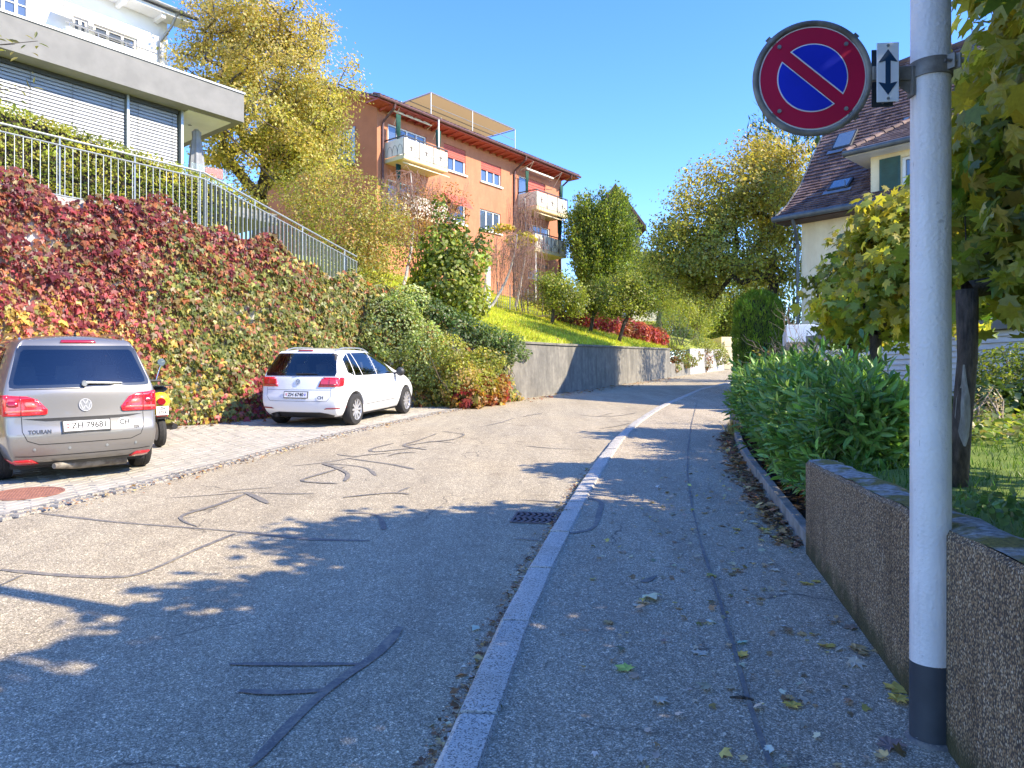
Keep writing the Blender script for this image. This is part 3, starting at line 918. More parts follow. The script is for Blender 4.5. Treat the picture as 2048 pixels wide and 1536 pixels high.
for px, w in CR:
    ribbon(px, w, 'crack_seal', road)
ribbon([(1395, 800), (1383, 850), (1376, 900), (1375, 950), (1384, 1015), (1405, 1100), (1440, 1205), (1474, 1320), (1500, 1420), (1530, 1500), (1548, 1560)], .022, 'seam', walk, KH)
ribbon([(1128, 1068), (1188, 1063), (1206, 1000), (1150, 993)], .055, 'crack_seal', walk, KH)
ribbon([(1285, 1165), (1300, 1160), (1312, 1153)], .06, 'crack_seal', walk, KH)

# ================================================================== GARDEN ON THE RIGHT
def lawn_z(x, y):
    base = g(y) + KH + 0.06
    lz = 1.0 + 0.035 * (y - 5)
    if y < 5.6: return lz
    f = min(1, max(0, (x - float(XS(y)) - 0.55) / 0.7)); f = f * f * (3 - 2 * f)
    return base + (lz - base) * f
YB = np.concatenate([[5.66], np.arange(5.9, 34, 0.4)])
bed = sheet('planting_bed', YB, lambda y: float(XS(y)) + 0.06, lambda y: float(XS(y)) + 1.3, 8, lawn_z, MAT['soil'])
lawn_r = sheet('garden_lawn', np.concatenate([np.arange(-7, 5.6, 0.6), np.arange(5.66, 34, 0.4)]), lambda y: float(XS(y)) + (0.2 if y < 5.6 else 1.25),
               lambda y: 34.0, 14, lambda x, y: lawn_z(x, y) + 0.004, MAT['lawn'])

# exposed-aggregate garden wall
A = np.array((*gp(1612, 1107, KH), 0)); B = np.array((float(XS(-5.0)), -5.0, 0))
wall = thing('garden_wall', 'low brown exposed aggregate concrete wall with a mossy top beside the pavement', 'wall', (A[0], A[1], g(A[1])))
wd = (B - A) / np.linalg.norm(B - A); wn_ = np.array((-wd[1], wd[0], 0))
m = MB(); n = 60; Lw = np.linalg.norm(B - A)
if wn_[0] < 0: wn_ = -wn_
rows = []
for i in range(n + 1):
    s = Lw * (i / n) ** 1.4
    p = A + wd * s
    zt = 1.055 + random.uniform(-.006, .006)
    e = random.uniform(-.004, .004)
    rows.append([p + np.array((0, 0, g(p[1]) - 0.25)), p + np.array((0, 0, zt - 0.02)) + wn_ * e, p + wn_ * 0.018 + np.array((0, 0, zt))])
vs = [q for r in rows for q in r]
m.add(vs, [(i * 3 + j, (i + 1) * 3 + j, (i + 1) * 3 + j + 1, i * 3 + j + 1) for i in range(n) for j in range(2)])
p0 = A; m.add([rows[0][0], rows[0][1], rows[0][2], rows[0][2] + wn_ * 0.2, rows[0][0] + wn_ * 0.24], [(0, 1, 2, 3, 4)])
m.build('wall_face', MAT['aggregate'], wall, smooth=True, angle=0.6)
m = MB(); topr = []
for i in range(n + 1):
    q = rows[i][2]
    topr.append([q + np.array((0, 0, random.uniform(-.004, .006))) + wn_ * w + np.array((0, 0, h)) for w, h in ((0, 0.0), (0.05, 0.008), (0.13, 0.014), (0.2, 0.0), (0.21, -0.3))])
vs = [q for r in topr for q in r]
m.add(vs, [(i * 5 + j, (i + 1) * 5 + j, (i + 1) * 5 + j + 1, i * 5 + j + 1) for i in range(n) for j in range(4)])
m.build('wall_cap', MAT['mosscap'], wall, smooth=True)

# ================================================================== HILLSIDE ON THE LEFT
WP = np.array([(-19.9, -.5, 5.15), (-12.2, 8.8, 5.15), (-7.05, 14.95, 5.12), (-6.4, 15.73, 4.98), (-3.95, 19.2, 4.2), (-2.4, 19.95, 3.95), (-.9, 20.9, 3.25), (.4, 22.8, 2.95), (8.4, 38.7, 3.6),
               (10.5, 43.0, 3.9), (15.0, 51.6, 4.3), (30, 80, 5.5), (52, 120, 6.5)])
SL = np.array([.2, .2, .2, .21, .26, .3, .32, .33, .33, .3, .25, .2, .15])
HN = np.array((-.77, .64))
WPL = np.concatenate(([0], np.cumsum(np.linalg.norm(np.diff(WP[:, :2], axis=0), axis=1))))
def wall_at(s):
    return np.array([np.interp(s, WPL, WP[:, k]) for k in range(3)]), float(np.interp(s, WPL, SL))
def rise(sl, d):
    d = max(d, 0)
    return sl * min(d, 14) + 0.06 * max(min(d, 60) - 14, 0) if d > 0.35 else -0.06 + sl * d * 0.3
def hill_z(x, y):
    best = None
    p = np.array((x, y))
    for i in range(len(WP) - 1):
        a, b = WP[i, :2], WP[i + 1, :2]; e = b - a
        M2 = np.array(((e[0], HN[0]), (e[1], HN[1])))
        t, d = np.linalg.solve(M2, p - a)
        if -0.001 <= t <= 1.001 and d > -0.5:
            s = WPL[i] + t * (WPL[i + 1] - WPL[i]); q, sl = wall_at(s)
            return q[2] + rise(sl, d)
    return g(y)
DV = [0.12, 0.3, 0.6, 1.2, 2, 3, 4.5, 6, 8, 10, 12, 14, 17, 22, 30, 45, 70, 110]
SV = np.unique(np.concatenate([np.arange(0, WPL[-1], 1.0), WPL]))
def on_hill(u, Y, dz=0.0):
    x = (u - 1024) / F * Y
    return np.array((x, Y, hill_z(x, Y) + dz))
V, Fc = [], []
for s in SV:
    q, sl = wall_at(s)
    for d in DV:
        V.append((q[0] + HN[0] * d, q[1] + HN[1] * d, q[2] + rise(sl, d)))
k = len(DV)
for i in range(len(SV) - 1):
    for j in range(k - 1):
        Fc.append((i * k + j, (i + 1) * k + j, (i + 1) * k + j + 1, i * k + j + 1))
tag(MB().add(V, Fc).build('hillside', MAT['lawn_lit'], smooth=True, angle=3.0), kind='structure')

def wall_run(name, label, s0, s1, mat, thick=0.3, step=0.8, ztop=None, top_in=0.0):
    t = thing(name, label, 'wall', (*wall_at(s0)[0][:2], g(wall_at(s0)[0][1])))
    ss = np.unique(np.concatenate([np.arange(s0, s1, step), [s1], WPL[(WPL > s0) & (WPL < s1)]]))
    m = MB(); rows = []
    for s in ss:
        q, _ = wall_at(s)
        zt = q[2] if ztop is None else ztop(s)
        f = np.array((q[0], q[1], 0)); b = f + np.array((*HN, 0)) * thick
        jit = random.uniform(-.01, .01)
        rows.append([f + (0, 0, g(q[1]) - .25), f + np.array((*HN, 0)) * (0.04 + jit) + (0, 0, zt), b + (0, 0, zt), b + (0, 0, g(q[1]) - .25)])
    vs = [q for r in rows for q in r]
    m.add(vs, [(i * 4 + j, (i + 1) * 4 + j, (i + 1) * 4 + j + 1, i * 4 + j + 1) for i in range(len(rows) - 1) for j in range(3)])
    m.add(rows[0], [(0, 1, 2, 3)]); m.add(rows[-1], [(3, 2, 1, 0)])
    m.build('wall_body', mat, t)
    return t, ss
S_TURN = float(WPL[6]); S_END = float(WPL[8])
cwall, _ = wall_run('retaining_wall', 'tall pale retaining wall overgrown with red and green creeper behind the parked cars', float(WPL[0]) + 6, S_TURN, MAT['wall_render'])
kwall, ss = wall_run('retaining_wall', 'weathered grey concrete retaining wall below the grass slope', S_TURN + 0.01, S_END, MAT['concrete_wall'])
m = MB()
for s0, s1 in zip(np.arange(S_TURN + 2.2, S_END - 1.3, 2.6), np.arange(S_TURN + 4.78, S_END + 1, 2.6)):
    s1 = min(s1, S_END)
    a, b = wall_at(s0)[0], wall_at(s1)[0]
    n3 = np.array((*HN, 0))
    MB().obox(a - n3 * 0.015 + (0, 0, 0.003), b - a, n3 * 0.36, (0, 0, 0.07)).build('coping_slab', MAT['concrete_wall'], kwall, bevel=0.006)
low_w, _ = wall_run('retaining_wall', 'low dark stretch of wall in the planted recess between the grey and the pale walls', float(WPL[8]) + .05, float(WPL[9]) - .05, MAT['concrete_wall'], ztop=lambda s: wall_at(s)[0][2] - .75)
far_w, _ = wall_run('retaining_wall', 'stained pale wall beyond the grey one where the street bends', float(WPL[9]), float(WPL[10]), MAT['wall_render'])
# ================================================================== BUILDINGS
FD = np.array((.627, .779, 0.0)); FO = np.array((.779, -.627, 0.0)); UP = np.array((0, 0, 1.0))   # along the hill street's house fronts / out of them

class Front:
    """a house front: s metres along it, z height, d metres out of it"""
    def __init__(s, u0, Y0, along=FD, out=FO):
        s.o = np.array(((u0 - 1024) / F * Y0, Y0, 0.0)); s.a = along; s.n = out
    def p(s, t, z, d=0.0):
        return s.o + s.a * t + s.n * d + UP * z
    def t(s, u, d=0.0):
        r = (u - 1024) / F; q = s.o + s.n * d
        return (r * q[1] - q[0]) / (s.a[0] - r * s.a[1])
    def z(s, u, v, d=0.0):
        q = s.p(s.t(u, d), 0, d)
        return CZ + (V0 - v) / F * q[1]
    def box(s, m, t0, t1, z0, z1, d0, d1, mi=0):
        return m.obox(s.p(t0, z0, d0), s.a * (t1 - t0), s.n * (d1 - d0), UP * (z1 - z0), mi)

def window(fr, par, t0, t1, z0, z1, n, d=0.0, depth=.14, frame=.07, name='window', bars=0, pane='pane', fm='white_paint'):
    """recess, frame with n lights, panes, all under one window part"""
    m = MB(); w = frame
    fr.box(m, t0, t1, z0, z0 + w, d - depth, d - depth + .07); fr.box(m, t0, t1, z1 - w, z1, d - depth, d - depth + .07)
    ts = np.linspace(t0, t1, n + 1)
    for i, t in enumerate(ts):
        a = min(max(t - w * .6, t0), t1 - w * 1.2)
        fr.box(m, a, a + w * 1.2, z0 + w, z1 - w, d - depth, d - depth + .072)
    for b in range(1, bars + 1):
        zz = z0 + (z1 - z0) * b / (bars + 1)
        fr.box(m, t0 + w, t1 - w, zz - .015, zz + .015, d - depth + .01, d - depth + .055)
    o = m.build(name, MAT[fm], par)
    for i in range(n):
        MB().add([fr.p(ts[i], z0 + .02, d - depth + .02), fr.p(ts[i + 1], z0 + .02, d - depth + .02), fr.p(ts[i + 1], z1 - .02, d - depth + .02), fr.p(ts[i], z1 - .02, d - depth + .02)], [(0, 1, 2, 3)]).build('pane', MAT[pane], o)
    return o

def wall_holes(fr, t0, t1, z0, z1, holes, d=0.0, depth=.16, m=None):
    """front wall with real openings; reveals run back by depth"""
    m = m or MB()
    ts = sorted({t0, t1, *[h[0] for h in holes], *[h[1] for h in holes]}); zs = sorted({z0, z1, *[h[2] for h in holes], *[h[3] for h in holes]})
    for a, b in zip(ts[:-1], ts[1:]):
        for c, e in zip(zs[:-1], zs[1:]):
            if any(h[0] - 1e-6 <= a and b <= h[1] + 1e-6 and h[2] - 1e-6 <= c and e <= h[3] + 1e-6 for h in holes): continue
            m.add([fr.p(a, c, d), fr.p(b, c, d), fr.p(b, e, d), fr.p(a, e, d)], [(0, 1, 2, 3)])
    for a, b, c, e in holes:
        k = [fr.p(a, c, d), fr.p(b, c, d), fr.p(b, e, d), fr.p(a, e, d)]; q = [p - fr.n * depth for p in k]
        m.add(k + q, [(0, 1, 5, 4), (1, 2, 6, 5), (2, 3, 7, 6), (3, 0, 4, 7)])
    return m

# ------------------------------------------------------------------ salmon apartment house
RB = Front(754, 37.0)
rbt = thing('apartment_house', 'salmon coloured apartment house with cream balconies, red roller blinds and a roof terrace', 'building', RB.p(0, 7.2))
TR = RB.t(1123); ZE = 16.15; ZB = 6.8
HW = []   # openings (t0,t1,z0,z1,lights)
def ow(u0, u1, va, vb, n):
    t0, t1 = RB.t(u0), RB.t(u1); um = (u0 + u1) / 2
    h = (t0, t1, RB.z(um, vb), RB.z(um, va), n); HW.append(h); return h
w_bal = ow(776, 853, 262, 292, 4); w_bal = HW[-1] = (RB.t(776), RB.t(853), RB.z(776, 300), RB.z(776, 246), 4)
w_2 = HW.append((RB.t(888), RB.t(931), RB.z(910, 344), RB.z(910, 294), 2)); w_2 = HW[-1]
HW.append((RB.t(962), RB.t(1002), RB.z(982, 368), RB.z(982, 328), 3)); w_3 = HW[-1]
HW.append((RB.t(1038), RB.t(1090), RB.z(1064, 398), RB.z(1038, 350), 3)); w_4 = HW[-1]
dz = 2.85
HW.append((RB.t(888), RB.t(931), w_2[2] - dz, w_2[3] - dz, 2)); w_5 = HW[-1]
HW.append((RB.t(960), RB.t(1001), w_3[2] - dz, w_3[3] - dz, 3)); w_6 = HW[-1]
HW.append((RB.t(776), RB.t(840), w_bal[2] - dz, w_bal[3] - dz, 3)); w_7 = HW[-1]
HW.append((RB.t(1050), RB.t(1100), w_4[2] - dz, w_4[3] - dz, 3)); w_8 = HW[-1]
HW.append((RB.t(1056), RB.t(1080), w_4[2] - 2 * dz + .6, w_4[3] - 2 * dz + .05, 2)); w_9 = HW[-1]
m = wall_holes(RB, 0, TR, ZB, ZE, [h[:4] for h in HW])
DEP = 10.5
m.add([RB.p(TR, ZB), RB.p(TR, ZB, -DEP), RB.p(TR, ZE + 1.9, -DEP), RB.p(TR, ZE + 1.9, -DEP / 2), RB.p(TR, ZE, 0)], [(0, 1, 2, 3, 4)])
m.add([RB.p(0, ZB, -DEP), RB.p(TR, ZB, -DEP), RB.p(TR, ZE, -DEP), RB.p(0, ZE, -DEP)], [(0, 1, 2, 3)])
m.build('wall', MAT['salmon'], rbt)
RG = Front(754, 37.0, -FO, -FD)                      # gable front, to the left and back
gw = (RG.t(705), RG.t(684), RB.z(754, 300) - .35, RB.z(754, 246) + .2)
m = wall_holes(RG, .001, DEP, ZB, ZE + .25, [(gw[0], gw[1], gw[2], gw[3])], d=.004)
m.add([RG.p(.001, ZE + .25, .004), RG.p(DEP, ZE + .25, .004), RG.p(DEP / 2, ZE + 2.2, .004)], [(0, 1, 2)])
tag(m.build('gable_wall', MAT['shaded_salmon'], rbt), label='deeper orange gable wall')
window(RG, rbt, *gw, 2, depth=.14)
m = MB(); RG.box(m, gw[0] - .25, gw[0] - .02, gw[2], gw[3], .006, .05); RG.box(m, gw[1] + .02, gw[1] + .25, gw[2], gw[3], .006, .05)
m.build('shutter', MAT['galv'], rbt)
m = MB()
for i in range(8):
    f = i / 7; RG.box(m, gw[0] - .15 + f * (gw[1] - gw[0] + .3) - .01, gw[0] - .15 + f * (gw[1] - gw[0] + .3) + .01, gw[2] - .1, gw[2] + .25, .24, .26)
RG.box(m, gw[0] - .16, gw[1] + .16, gw[2] + .24, gw[2] + .27, .23, .27); RG.box(m, gw[0] - .16, gw[1] + .16, gw[2] - .12, gw[2] - .06, .01, .27)
fb = m.build('flower_box', MAT['dark_metal'], rbt)
P = np.array([RG.p(rng.uniform(gw[0], gw[1]), gw[2] + rng.uniform(0, .3), .16) for _ in range(150)])
leaf_cloud('flowers', P, *leaf_frames(rng.normal(0, 1, (150, 3))), .08, palette_cols(150, [(2, (0.12, 0.14, 0.04)), (1, (0.3, 0.06, 0.08))], rng), 'quad', MAT['leaf'], fb)
for i, h in enumerate(HW):
    window(RB, rbt, *h[:4], h[4])
    MB_ = MB(); RB.box(MB_, h[0] - .1, h[1] + .1, h[2] - .1, h[2] - .002, -.1, .1); MB_.build('sill', MAT['white_paint'], rbt)
def roller(h, f0, name='roller_blind'):
    m = MB(); z1, z0 = h[3], h[3] - (h[3] - h[2]) * f0; n = 7
    for i in range(n):
        a = z0 + (z1 - z0) * i / n; RB.box(m, h[0] + .01, h[1] - .01, a, a + (z1 - z0) / n * .86, -.075, -.035 + .012 * (i % 2))
    m.build(name, MAT['red_blind'], rbt)
roller(w_2, .48); roller(w_3, .40)
roller((w_4[0] + (w_4[1] - w_4[0]) * .36, *w_4[1:4]), .92)
m = MB(); a = w_5
m.add([RB.p(a[0], a[3] + .1, .02), RB.p(a[1], a[3] + .1, .02), RB.p(a[1], a[3] - .62, .62), RB.p(a[0], a[3] - .62, .62), RB.p(a[0], a[3] - .02, .02), RB.p(a[1], a[3] - .02, .02)], [(0, 1, 2, 3), (0, 3, 4), (1, 5, 2)])
m.build('awning_blind', MAT['red_blind'], rbt)
# roof with tile rows, rafters, gutter and downpipes
m = MB(); ov = .95; t0, t1 = -.75, TR + .8
roofm = MB()
zr, sl = ZE + .12, 1.95 / (DEP / 2)
for side in (1, -1):
    for i in range(14):
        d0 = ov - i * (DEP / 2 + ov) / 14; d1 = ov - (i + 1) * (DEP / 2 + ov) / 14
        if side < 0: d0, d1 = -DEP - d0, -DEP - d1
        za = zr + (i / 14) * (1.95 + ov * sl) - ov * sl + .03; zb = zr + ((i + 1) / 14) * (1.95 + ov * sl) - ov * sl
        roofm.hexa([RB.p(t0, za - .07, d0), RB.p(t1, za - .07, d0), RB.p(t1, zb - .07, d1), RB.p(t0, zb - .07, d1), RB.p(t0, za + .03, d0), RB.p(t1, za + .03, d0), RB.p(t1, zb, d1), RB.p(t0, zb, d1)])
ze_ = zr - ov * sl
nt = 66
for i in range(nt):
    tt = t0 + (t1 - t0) * (i + .5) / nt
    roofm.tube([RB.p(tt, ze_ + .07, ov + .03), RB.p(tt, ze_ + .07 + .5 * sl, ov - .47)], .075, 6)
roofm.build('roof', MAT['roof_red'], rbt)
m = MB()
RB.box(m, t0 + .02, t1 - .02, ze_ - .16, ze_ - .08, 0.0, ov - .03)
m.add([RB.p(t0 + .02, ze_ - .12, ov - .03), RB.p(t0 + .02, zr - .1, 0.1), RB.p(t0 + .02, zr + 1.85, -DEP / 2), RB.p(t0 + .02, zr + 1.7, -DEP / 2), RB.p(t0 + .02, zr - .25, .1)], [(0, 1, 4), (1, 2, 3, 4)])
m.build('eaves_boarding', MAT['red_paint'], rbt)
for i in range(27):
    tt = .12 + (TR - .24) * i / 26
    m = MB(); m.hexa([RB.p(tt, ze_ - .30, .002), RB.p(tt + .1, ze_ - .30, .002), RB.p(tt + .1, ze_ - .2, ov - .18), RB.p(tt, ze_ - .2, ov - .18), RB.p(tt, ze_ - .162, .002), RB.p(tt + .1, ze_ - .162, .002), RB.p(tt + .1, ze_ - .162, ov - .18), RB.p(tt, ze_ - .162, ov - .18)])
    m.build('rafter', MAT['red_paint'], rbt)
MB().tube([RB.p(t0, ze_ - .03, ov + .07), RB.p(t1, ze_ - .03, ov + .07)], .075, 8).build('gutter', MAT['brown_metal'], rbt, smooth=True)
for tt in (.32, RB.t(1027), RB.t(1119)):
    zb = ZB if tt > 1 else ZB
    MB().tube([RB.p(tt, ze_ - .08, ov + .05), RB.p(tt, ze_ - .3, ov), RB.p(tt, ze_ - .8, .12), RB.p(tt, ze_ - 1.1, .08), RB.p(tt, zb, .08)], .06, 8).build('downpipe', MAT['brown_metal'], rbt, smooth=True)
# balconies
def balcony(u_l, u_r, v_top, v_bot, dep, part='balcony', label=None, fan=True):
    tr = RB.t(u_r, dep); tl = RB.t(u_l, dep)
    zt, zb = RB.z(u_l, v_top, dep), RB.z(u_l, v_bot, dep)
    m = MB(); RB.box(m, tl, tr, zb - .22, zb - .02, .002, dep)
    o = m.build(part, MAT['soffit'], rbt)
    if label: o['label'] = label
    m = MB(); RB.box(m, tl + .02, tr - .02, zb + .02, zt - .1, dep - .045, dep - .02); m.build('front_panel', MAT['balcony'], o)
    for tt, nm in ((tl, 'side_panel'), (tr - .035, 'side_panel')):
        m = MB(); RB.box(m, tt, tt + .035, zb + .02, zt - .1, .01, dep - .05); m.build(nm, MAT['balcony'], o)
    m = MB()
    RB.box(m, tl - .02, tr + .02, zt - .03, zt + .02, dep - .05, dep + .01)
    RB.box(m, tl - .02, tl + .04, zt - .03, zt + .02, .01, dep - .05); RB.box(m, tr - .04, tr + .02, zt - .03, zt + .02, .01, dep - .05)
    k = max(3, int((tr - tl) / .85))
    for i in range(k + 1):
        tt = tl + (tr - tl) * i / k; RB.box(m, tt - .015, tt + .015, zb - .1, zt - .03, dep - .018, dep + .012)
    m.build('railing', MAT['dark_metal'], o)
    m = MB()                                             # fan-shaped ironwork on every bay
    for i in range(k):
        c = tl + (tr - tl) * (i + .5) / k; w = (tr - tl) / k * .42; h = zt - zb - .15
        for r in (1.0, .62):
            pts = [RB.p(c + w * r * math.cos(q), zb + .04 + h * .52 * r * math.sin(q), dep - .008) for q in np.linspace(0, math.pi, 9)]
            m.tube(pts, .011, 4)
        for q in (-.35, 0, .35):
            m.tube([RB.p(c, zb + h * .3, dep - .008), RB.p(c + q * w, zt - .1, dep - .008)], .01, 4)
    for q in range(3):
        c = .2 + (dep - .3) * (q + .5) / 3
        pts = [RB.p(tl - .004, zb + .04 + .5 * math.sin(x), c + .2 * math.cos(x)) for x in np.linspace(0, math.pi, 7)]
        m.tube(pts, .011, 4)
    m.build('ironwork', MAT['iron'], o)
    return tl, tr, zb, zt, o
DB = 1.45
bA = balcony(808, 896, 270, 307, DB)
bB = balcony(1073, 1135, 378, 410, DB)
bC = balcony(1070, 1133, 463, 494, DB)
zA = bA[2] - dz; o_ = RB
tl, tr = bA[0], bA[1]
m = MB(); RB.box(m, tl, tr, zA - .22, zA - .02, .002, DB); bD = m.build('balcony', MAT['soffit'], rbt)
m = MB(); RB.box(m, tl + .02, tr - .02, zA + .02, zA + .92, DB - .045, DB - .02); m.build('front_panel', MAT['balcony'], bD)
m = MB(); RB.box(m, tl, tl + .035, zA + .02, zA + .92, .01, DB - .05); m.build('side_panel', MAT['balcony'], bD)
# green curtains, awning cassettes and their struts, posts
def curtain(tt, z0, z1, d, w=.3):
    m = MB(); n = 10; vs = []
    for j, (zz, k) in enumerate(((z1, 1.0), (z0 + (z1 - z0) * .35, .8), (z0 + (z1 - z0) * .25, .55), (z0, .85))):
        for i in range(n + 1):
            a = (i / n - .5) * w * k; vs.append(RB.p(tt + a, zz, d + .05 * math.sin(i * 2.1) * k))
    fs = [(j * (n + 1) + i, j * (n + 1) + i + 1, (j + 1) * (n + 1) + i + 1, (j + 1) * (n + 1) + i) for j in range(3) for i in range(n)]
    m.add(vs, fs); o = m.build('curtain', MAT['green_cloth'], rbt, smooth=True, angle=2)
    s_ = o.modifiers.new('thick', 'SOLIDIFY'); s_.thickness = .03
curtain(bA[0] + .25, bA[3] - .25, bA[3] + 1.25, .75); curtain(bA[1] - .5, bA[3] - .25, bA[3] + 1.0, 1.2, .35)
curtain(bA[0] + .25, zA + .6, zA + 2.5, .75); curtain(bB[0] + .25, bB[3] - .1, bB[3] + 1.35, .5); curtain(bB[1] - .35, bB[3] - .2, bB[3] + .9, 1.2)
curtain(bC[1] - .45, bC[3] - .2, bC[3] + 1.6, 1.2, .5)
for b, zt in ((bA, bA[3] + 1.5), (bB, bB[3] + 1.5)):
    MB().tube([RB.p(b[0] + .2, zt, .5), RB.p(b[1] - .3, zt, .5)], .06, 8).build('awning_cassette', MAT['white_paint'], rbt, smooth=True)
    for tt in (b[0] + .1, b[1] - .2):
        MB().tube([RB.p(tt, zt - .1, .1), RB.p(tt, zt + .28, 1.15)], .018, 5).build('awning_strut', MAT['balcony'], rbt)
        MB().tube([RB.p(tt + .5, zt - .5, .05), RB.p(tt, zt + .28, 1.15)], .018, 5).build('awning_strut', MAT['balcony'], rbt)
for b, nm in ((bA, 'half open'), (bB, 'half open')):
    m = MB(); z = b[2] - .26
    m.hexa([RB.p(b[0] + .15, z - .12, DB - .25), RB.p(b[1] - .1, z - .12, DB - .25), RB.p(b[1] - .1, z - .3, DB + .22), RB.p(b[0] + .15, z - .3, DB + .22),
            RB.p(b[0] + .15, z - .05, DB - .25), RB.p(b[1] - .1, z - .05, DB - .25), RB.p(b[1] - .1, z - .26, DB + .22), RB.p(b[0] + .15, z - .26, DB + .22)])
    m.build('awning', MAT['awning'], rbt)
for tt, d, z0, z1 in ((bA[1] - .6, DB - .1, bA[3], ze_ - .2), (bC[1] - .12, DB - .1, bC[3], bB[2] - .25), (bC[0] + .2, DB - .1, ZB, bC[2] - .23)):
    m = MB(); RB.box(m, tt - .03, tt + .03, z0, z1, d - .03, d + .03); m.build('post', MAT['white_paint'], rbt)
m = MB(); a = w_9; RB.box(m, a[0] - .1, a[1] + .25, a[3] + .02, a[3] + .22, .01, .35); m.build('striped_awning', MAT['green_shutter'], rbt)
# roof terrace canopy
tA, tB, dA, dB = RB.t(862, -1.0), RB.t(1030, -1.0), -1.0, -4.6
zc = RB.z(875, 196, -1.0); zc2 = RB.z(1030, 252, -1.0); zc = (zc + zc2) / 2
m = MB(); m.hexa([RB.p(tA, zc - .004, dA), RB.p(tB, zc - .004, dA), RB.p(tB, zc - .004, dB), RB.p(tA, zc - .004, dB), RB.p(tA, zc, dA), RB.p(tB, zc, dA), RB.p(tB, zc, dB), RB.p(tA, zc, dB)])
m = MB(); m.add([RB.p(tA, zc, dA), RB.p(tB, zc, dA), RB.p(tB, zc, dB), RB.p(tA, zc, dB)], [(0, 1, 2, 3)])
can = m.build('roof_canopy', MAT['canvas'], rbt)
m = MB()
for a, b in (((tA, dA), (tB, dA)), ((tA, dB), (tB, dB)), ((tA, dA), (tA, dB)), ((tB, dA), (tB, dB)), ((tA, (dA + dB) / 2), (tB, (dA + dB) / 2))):
    m.tube([RB.p(a[0], zc - .06, a[1]), RB.p(b[0], zc - .06, b[1])], .028, 5)
m.build('canopy_frame', MAT['galv'], can)
for a in ((tA, dA), ((tA + tB) / 2 - .3, dA), (tB, dA), (tA, dB), (tB, dB)):
    MB().tube([RB.p(a[0], zc - .05, a[1]), RB.p(a[0], ZE + .4, a[1])], .03, 6).build('canopy_post', MAT['galv'], can)
MB().tube([RB.p(tA, zc - .75, dA), RB.p(tB, zc - .75, dA)], .02, 5).build('canopy_rail', MAT['galv'], can)

# ------------------------------------------------------------------ modern house with closed blinds
MH = Front(0, 17.0)
mht = thing('modern_house', 'modern flat-roofed house with a pale grey fascia and closed grey venetian blinds', 'building', MH.p(2, 6.6))
TC = MH.t(488); T1 = MH.t(362, -.55); Zb, Zt = 9.52, 10.35
zf = 7.0
m = MB()
MH.box(m, -9, TC, Zb, Zt, -6.0, 0.0)
m.build('roof_slab', MAT['grey_render'], mht)
m = MB(); MH.box(m, -9.02, TC + .03, Zt + .004, Zt + .06, -6.02, .03); m.build('roof_edge', MAT['zinc'], mht)
m = MB(); MH.box(m, T1 + .1, TC - .25, Zb - .025, Zb - .003, -4.2, -.3); m.build('soffit_panel', MAT['white_paint'], mht)
for tt, dd in ((T1 + .7, -1.4), (T1 + .7, -2.9)):
    MB().lathe([(0, -.004), (.06, -.004), (.06, 0.0), (0, 0)], 12, MH.p(tt, Zb - .03, dd)).build('downlight', MAT['zinc'], mht)
m = MB(); MH.box(m, -9, T1 - .02, zf, Zb - .002, -5.6, -.78); m.build('wall', MAT['grey_render'], mht)
m = MB(); MH.box(m, T1 - .018, T1 + .05, zf, Zb - .002, -.8, -.5); m.build('blind_rail', MAT['galv'], mht)
tq = [-9.0, MH.t(-300, -.55), MH.t(-60, -.55), MH.t(255, -.55), T1 - .03]
for i in range(1, 4):
    a, b = tq[i] + .05, tq[i + 1] - .05
    if i < 3:
        m = MB(); MH.box(m, b + .02, b + .08, zf, Zb - .003, -.78, -.5); m.build('blind_rail', MAT['galv'], mht)
    head = MB(); MH.box(head, a, b, Zb - .12, Zb - .004, -.74, -.56)
    bo = head.build('venetian_blind', MAT['dark_metal'], mht)
    z = Zb - .16
    sm = None
    while z > zf + .25:
        if sm is None:
            mm = MB(); prof = [(-.024, .044), (-.012, .050), (.002, .014), (.014, -.02), (.022, -.045)]
            vs = [MH.p(t_, Zb - .16 + h, -.63 + dd) for t_ in (a, b) for dd, h in prof]
            k = len(prof); fs = [(q, q + 1, k + q + 1, k + q) for q in range(k - 1)]
            mm.add(vs, fs); o = mm.build('slat', MAT['blind'], bo, smooth=True, angle=2); sm = o
        else:
            o = bpy.data.objects.new('slat', sm.data); col.objects.link(o); o.parent = bo; o.matrix_parent_inverse = wm(bo).inverted(); o.location = (0, 0, z - (Zb - .16))
        z -= .09
    m = MB()
    for q in np.arange(a + .25, b, .95):
        m.tube([MH.p(q, Zb - .1, -.59), MH.p(q, zf + .2, -.59)], .005, 4)
    m.build('blind_cords', MAT['dark_metal'], bo)
tl_ = MB(); MH.box(tl_, T1 - .02, TC + 1.2, zf - .3, zf, -4.5, -.1); tl_.build('terrace_slab', MAT['grey_render'], mht)
m = MB(); a = T1 + .1
m.obox(MH.p(a, zf, -.15), MH.a * (MH.t(452, -.15) - a), MH.n * -.02, UP * 1.0); m.build('glass_balustrade', MAT['clear'], mht)
m = MB(); MH.box(m, T1 + .05, T1 + .15, zf, Zb - .01, -5.0, -4.9); MH.box(m, T1 - .0, T1 + .02, zf, Zb - .01, -5.6, -.8); m.build('side_wall', MAT['white_wall'], mht)
pp = W(393, 330, 22.0); pp[2] = zf
t = thing('parasol', 'closed grey parasol on the terrace of the modern house', 'parasol', pp)
MB().lathe([(0, 0), (.25, 0), (.25, .06), (.03, .08), (.022, .3), (.022, 2.35), (0, 2.36)], 14, pp).build('stand', MAT['dark_metal'], t, smooth=True)
m = MB(); n = 16; prof = [(.05, 2.36), (.11, 2.28), (.10, 2.1), (.13, 1.95), (.17, 1.5), (.2, 1.1), (.19, .95)]
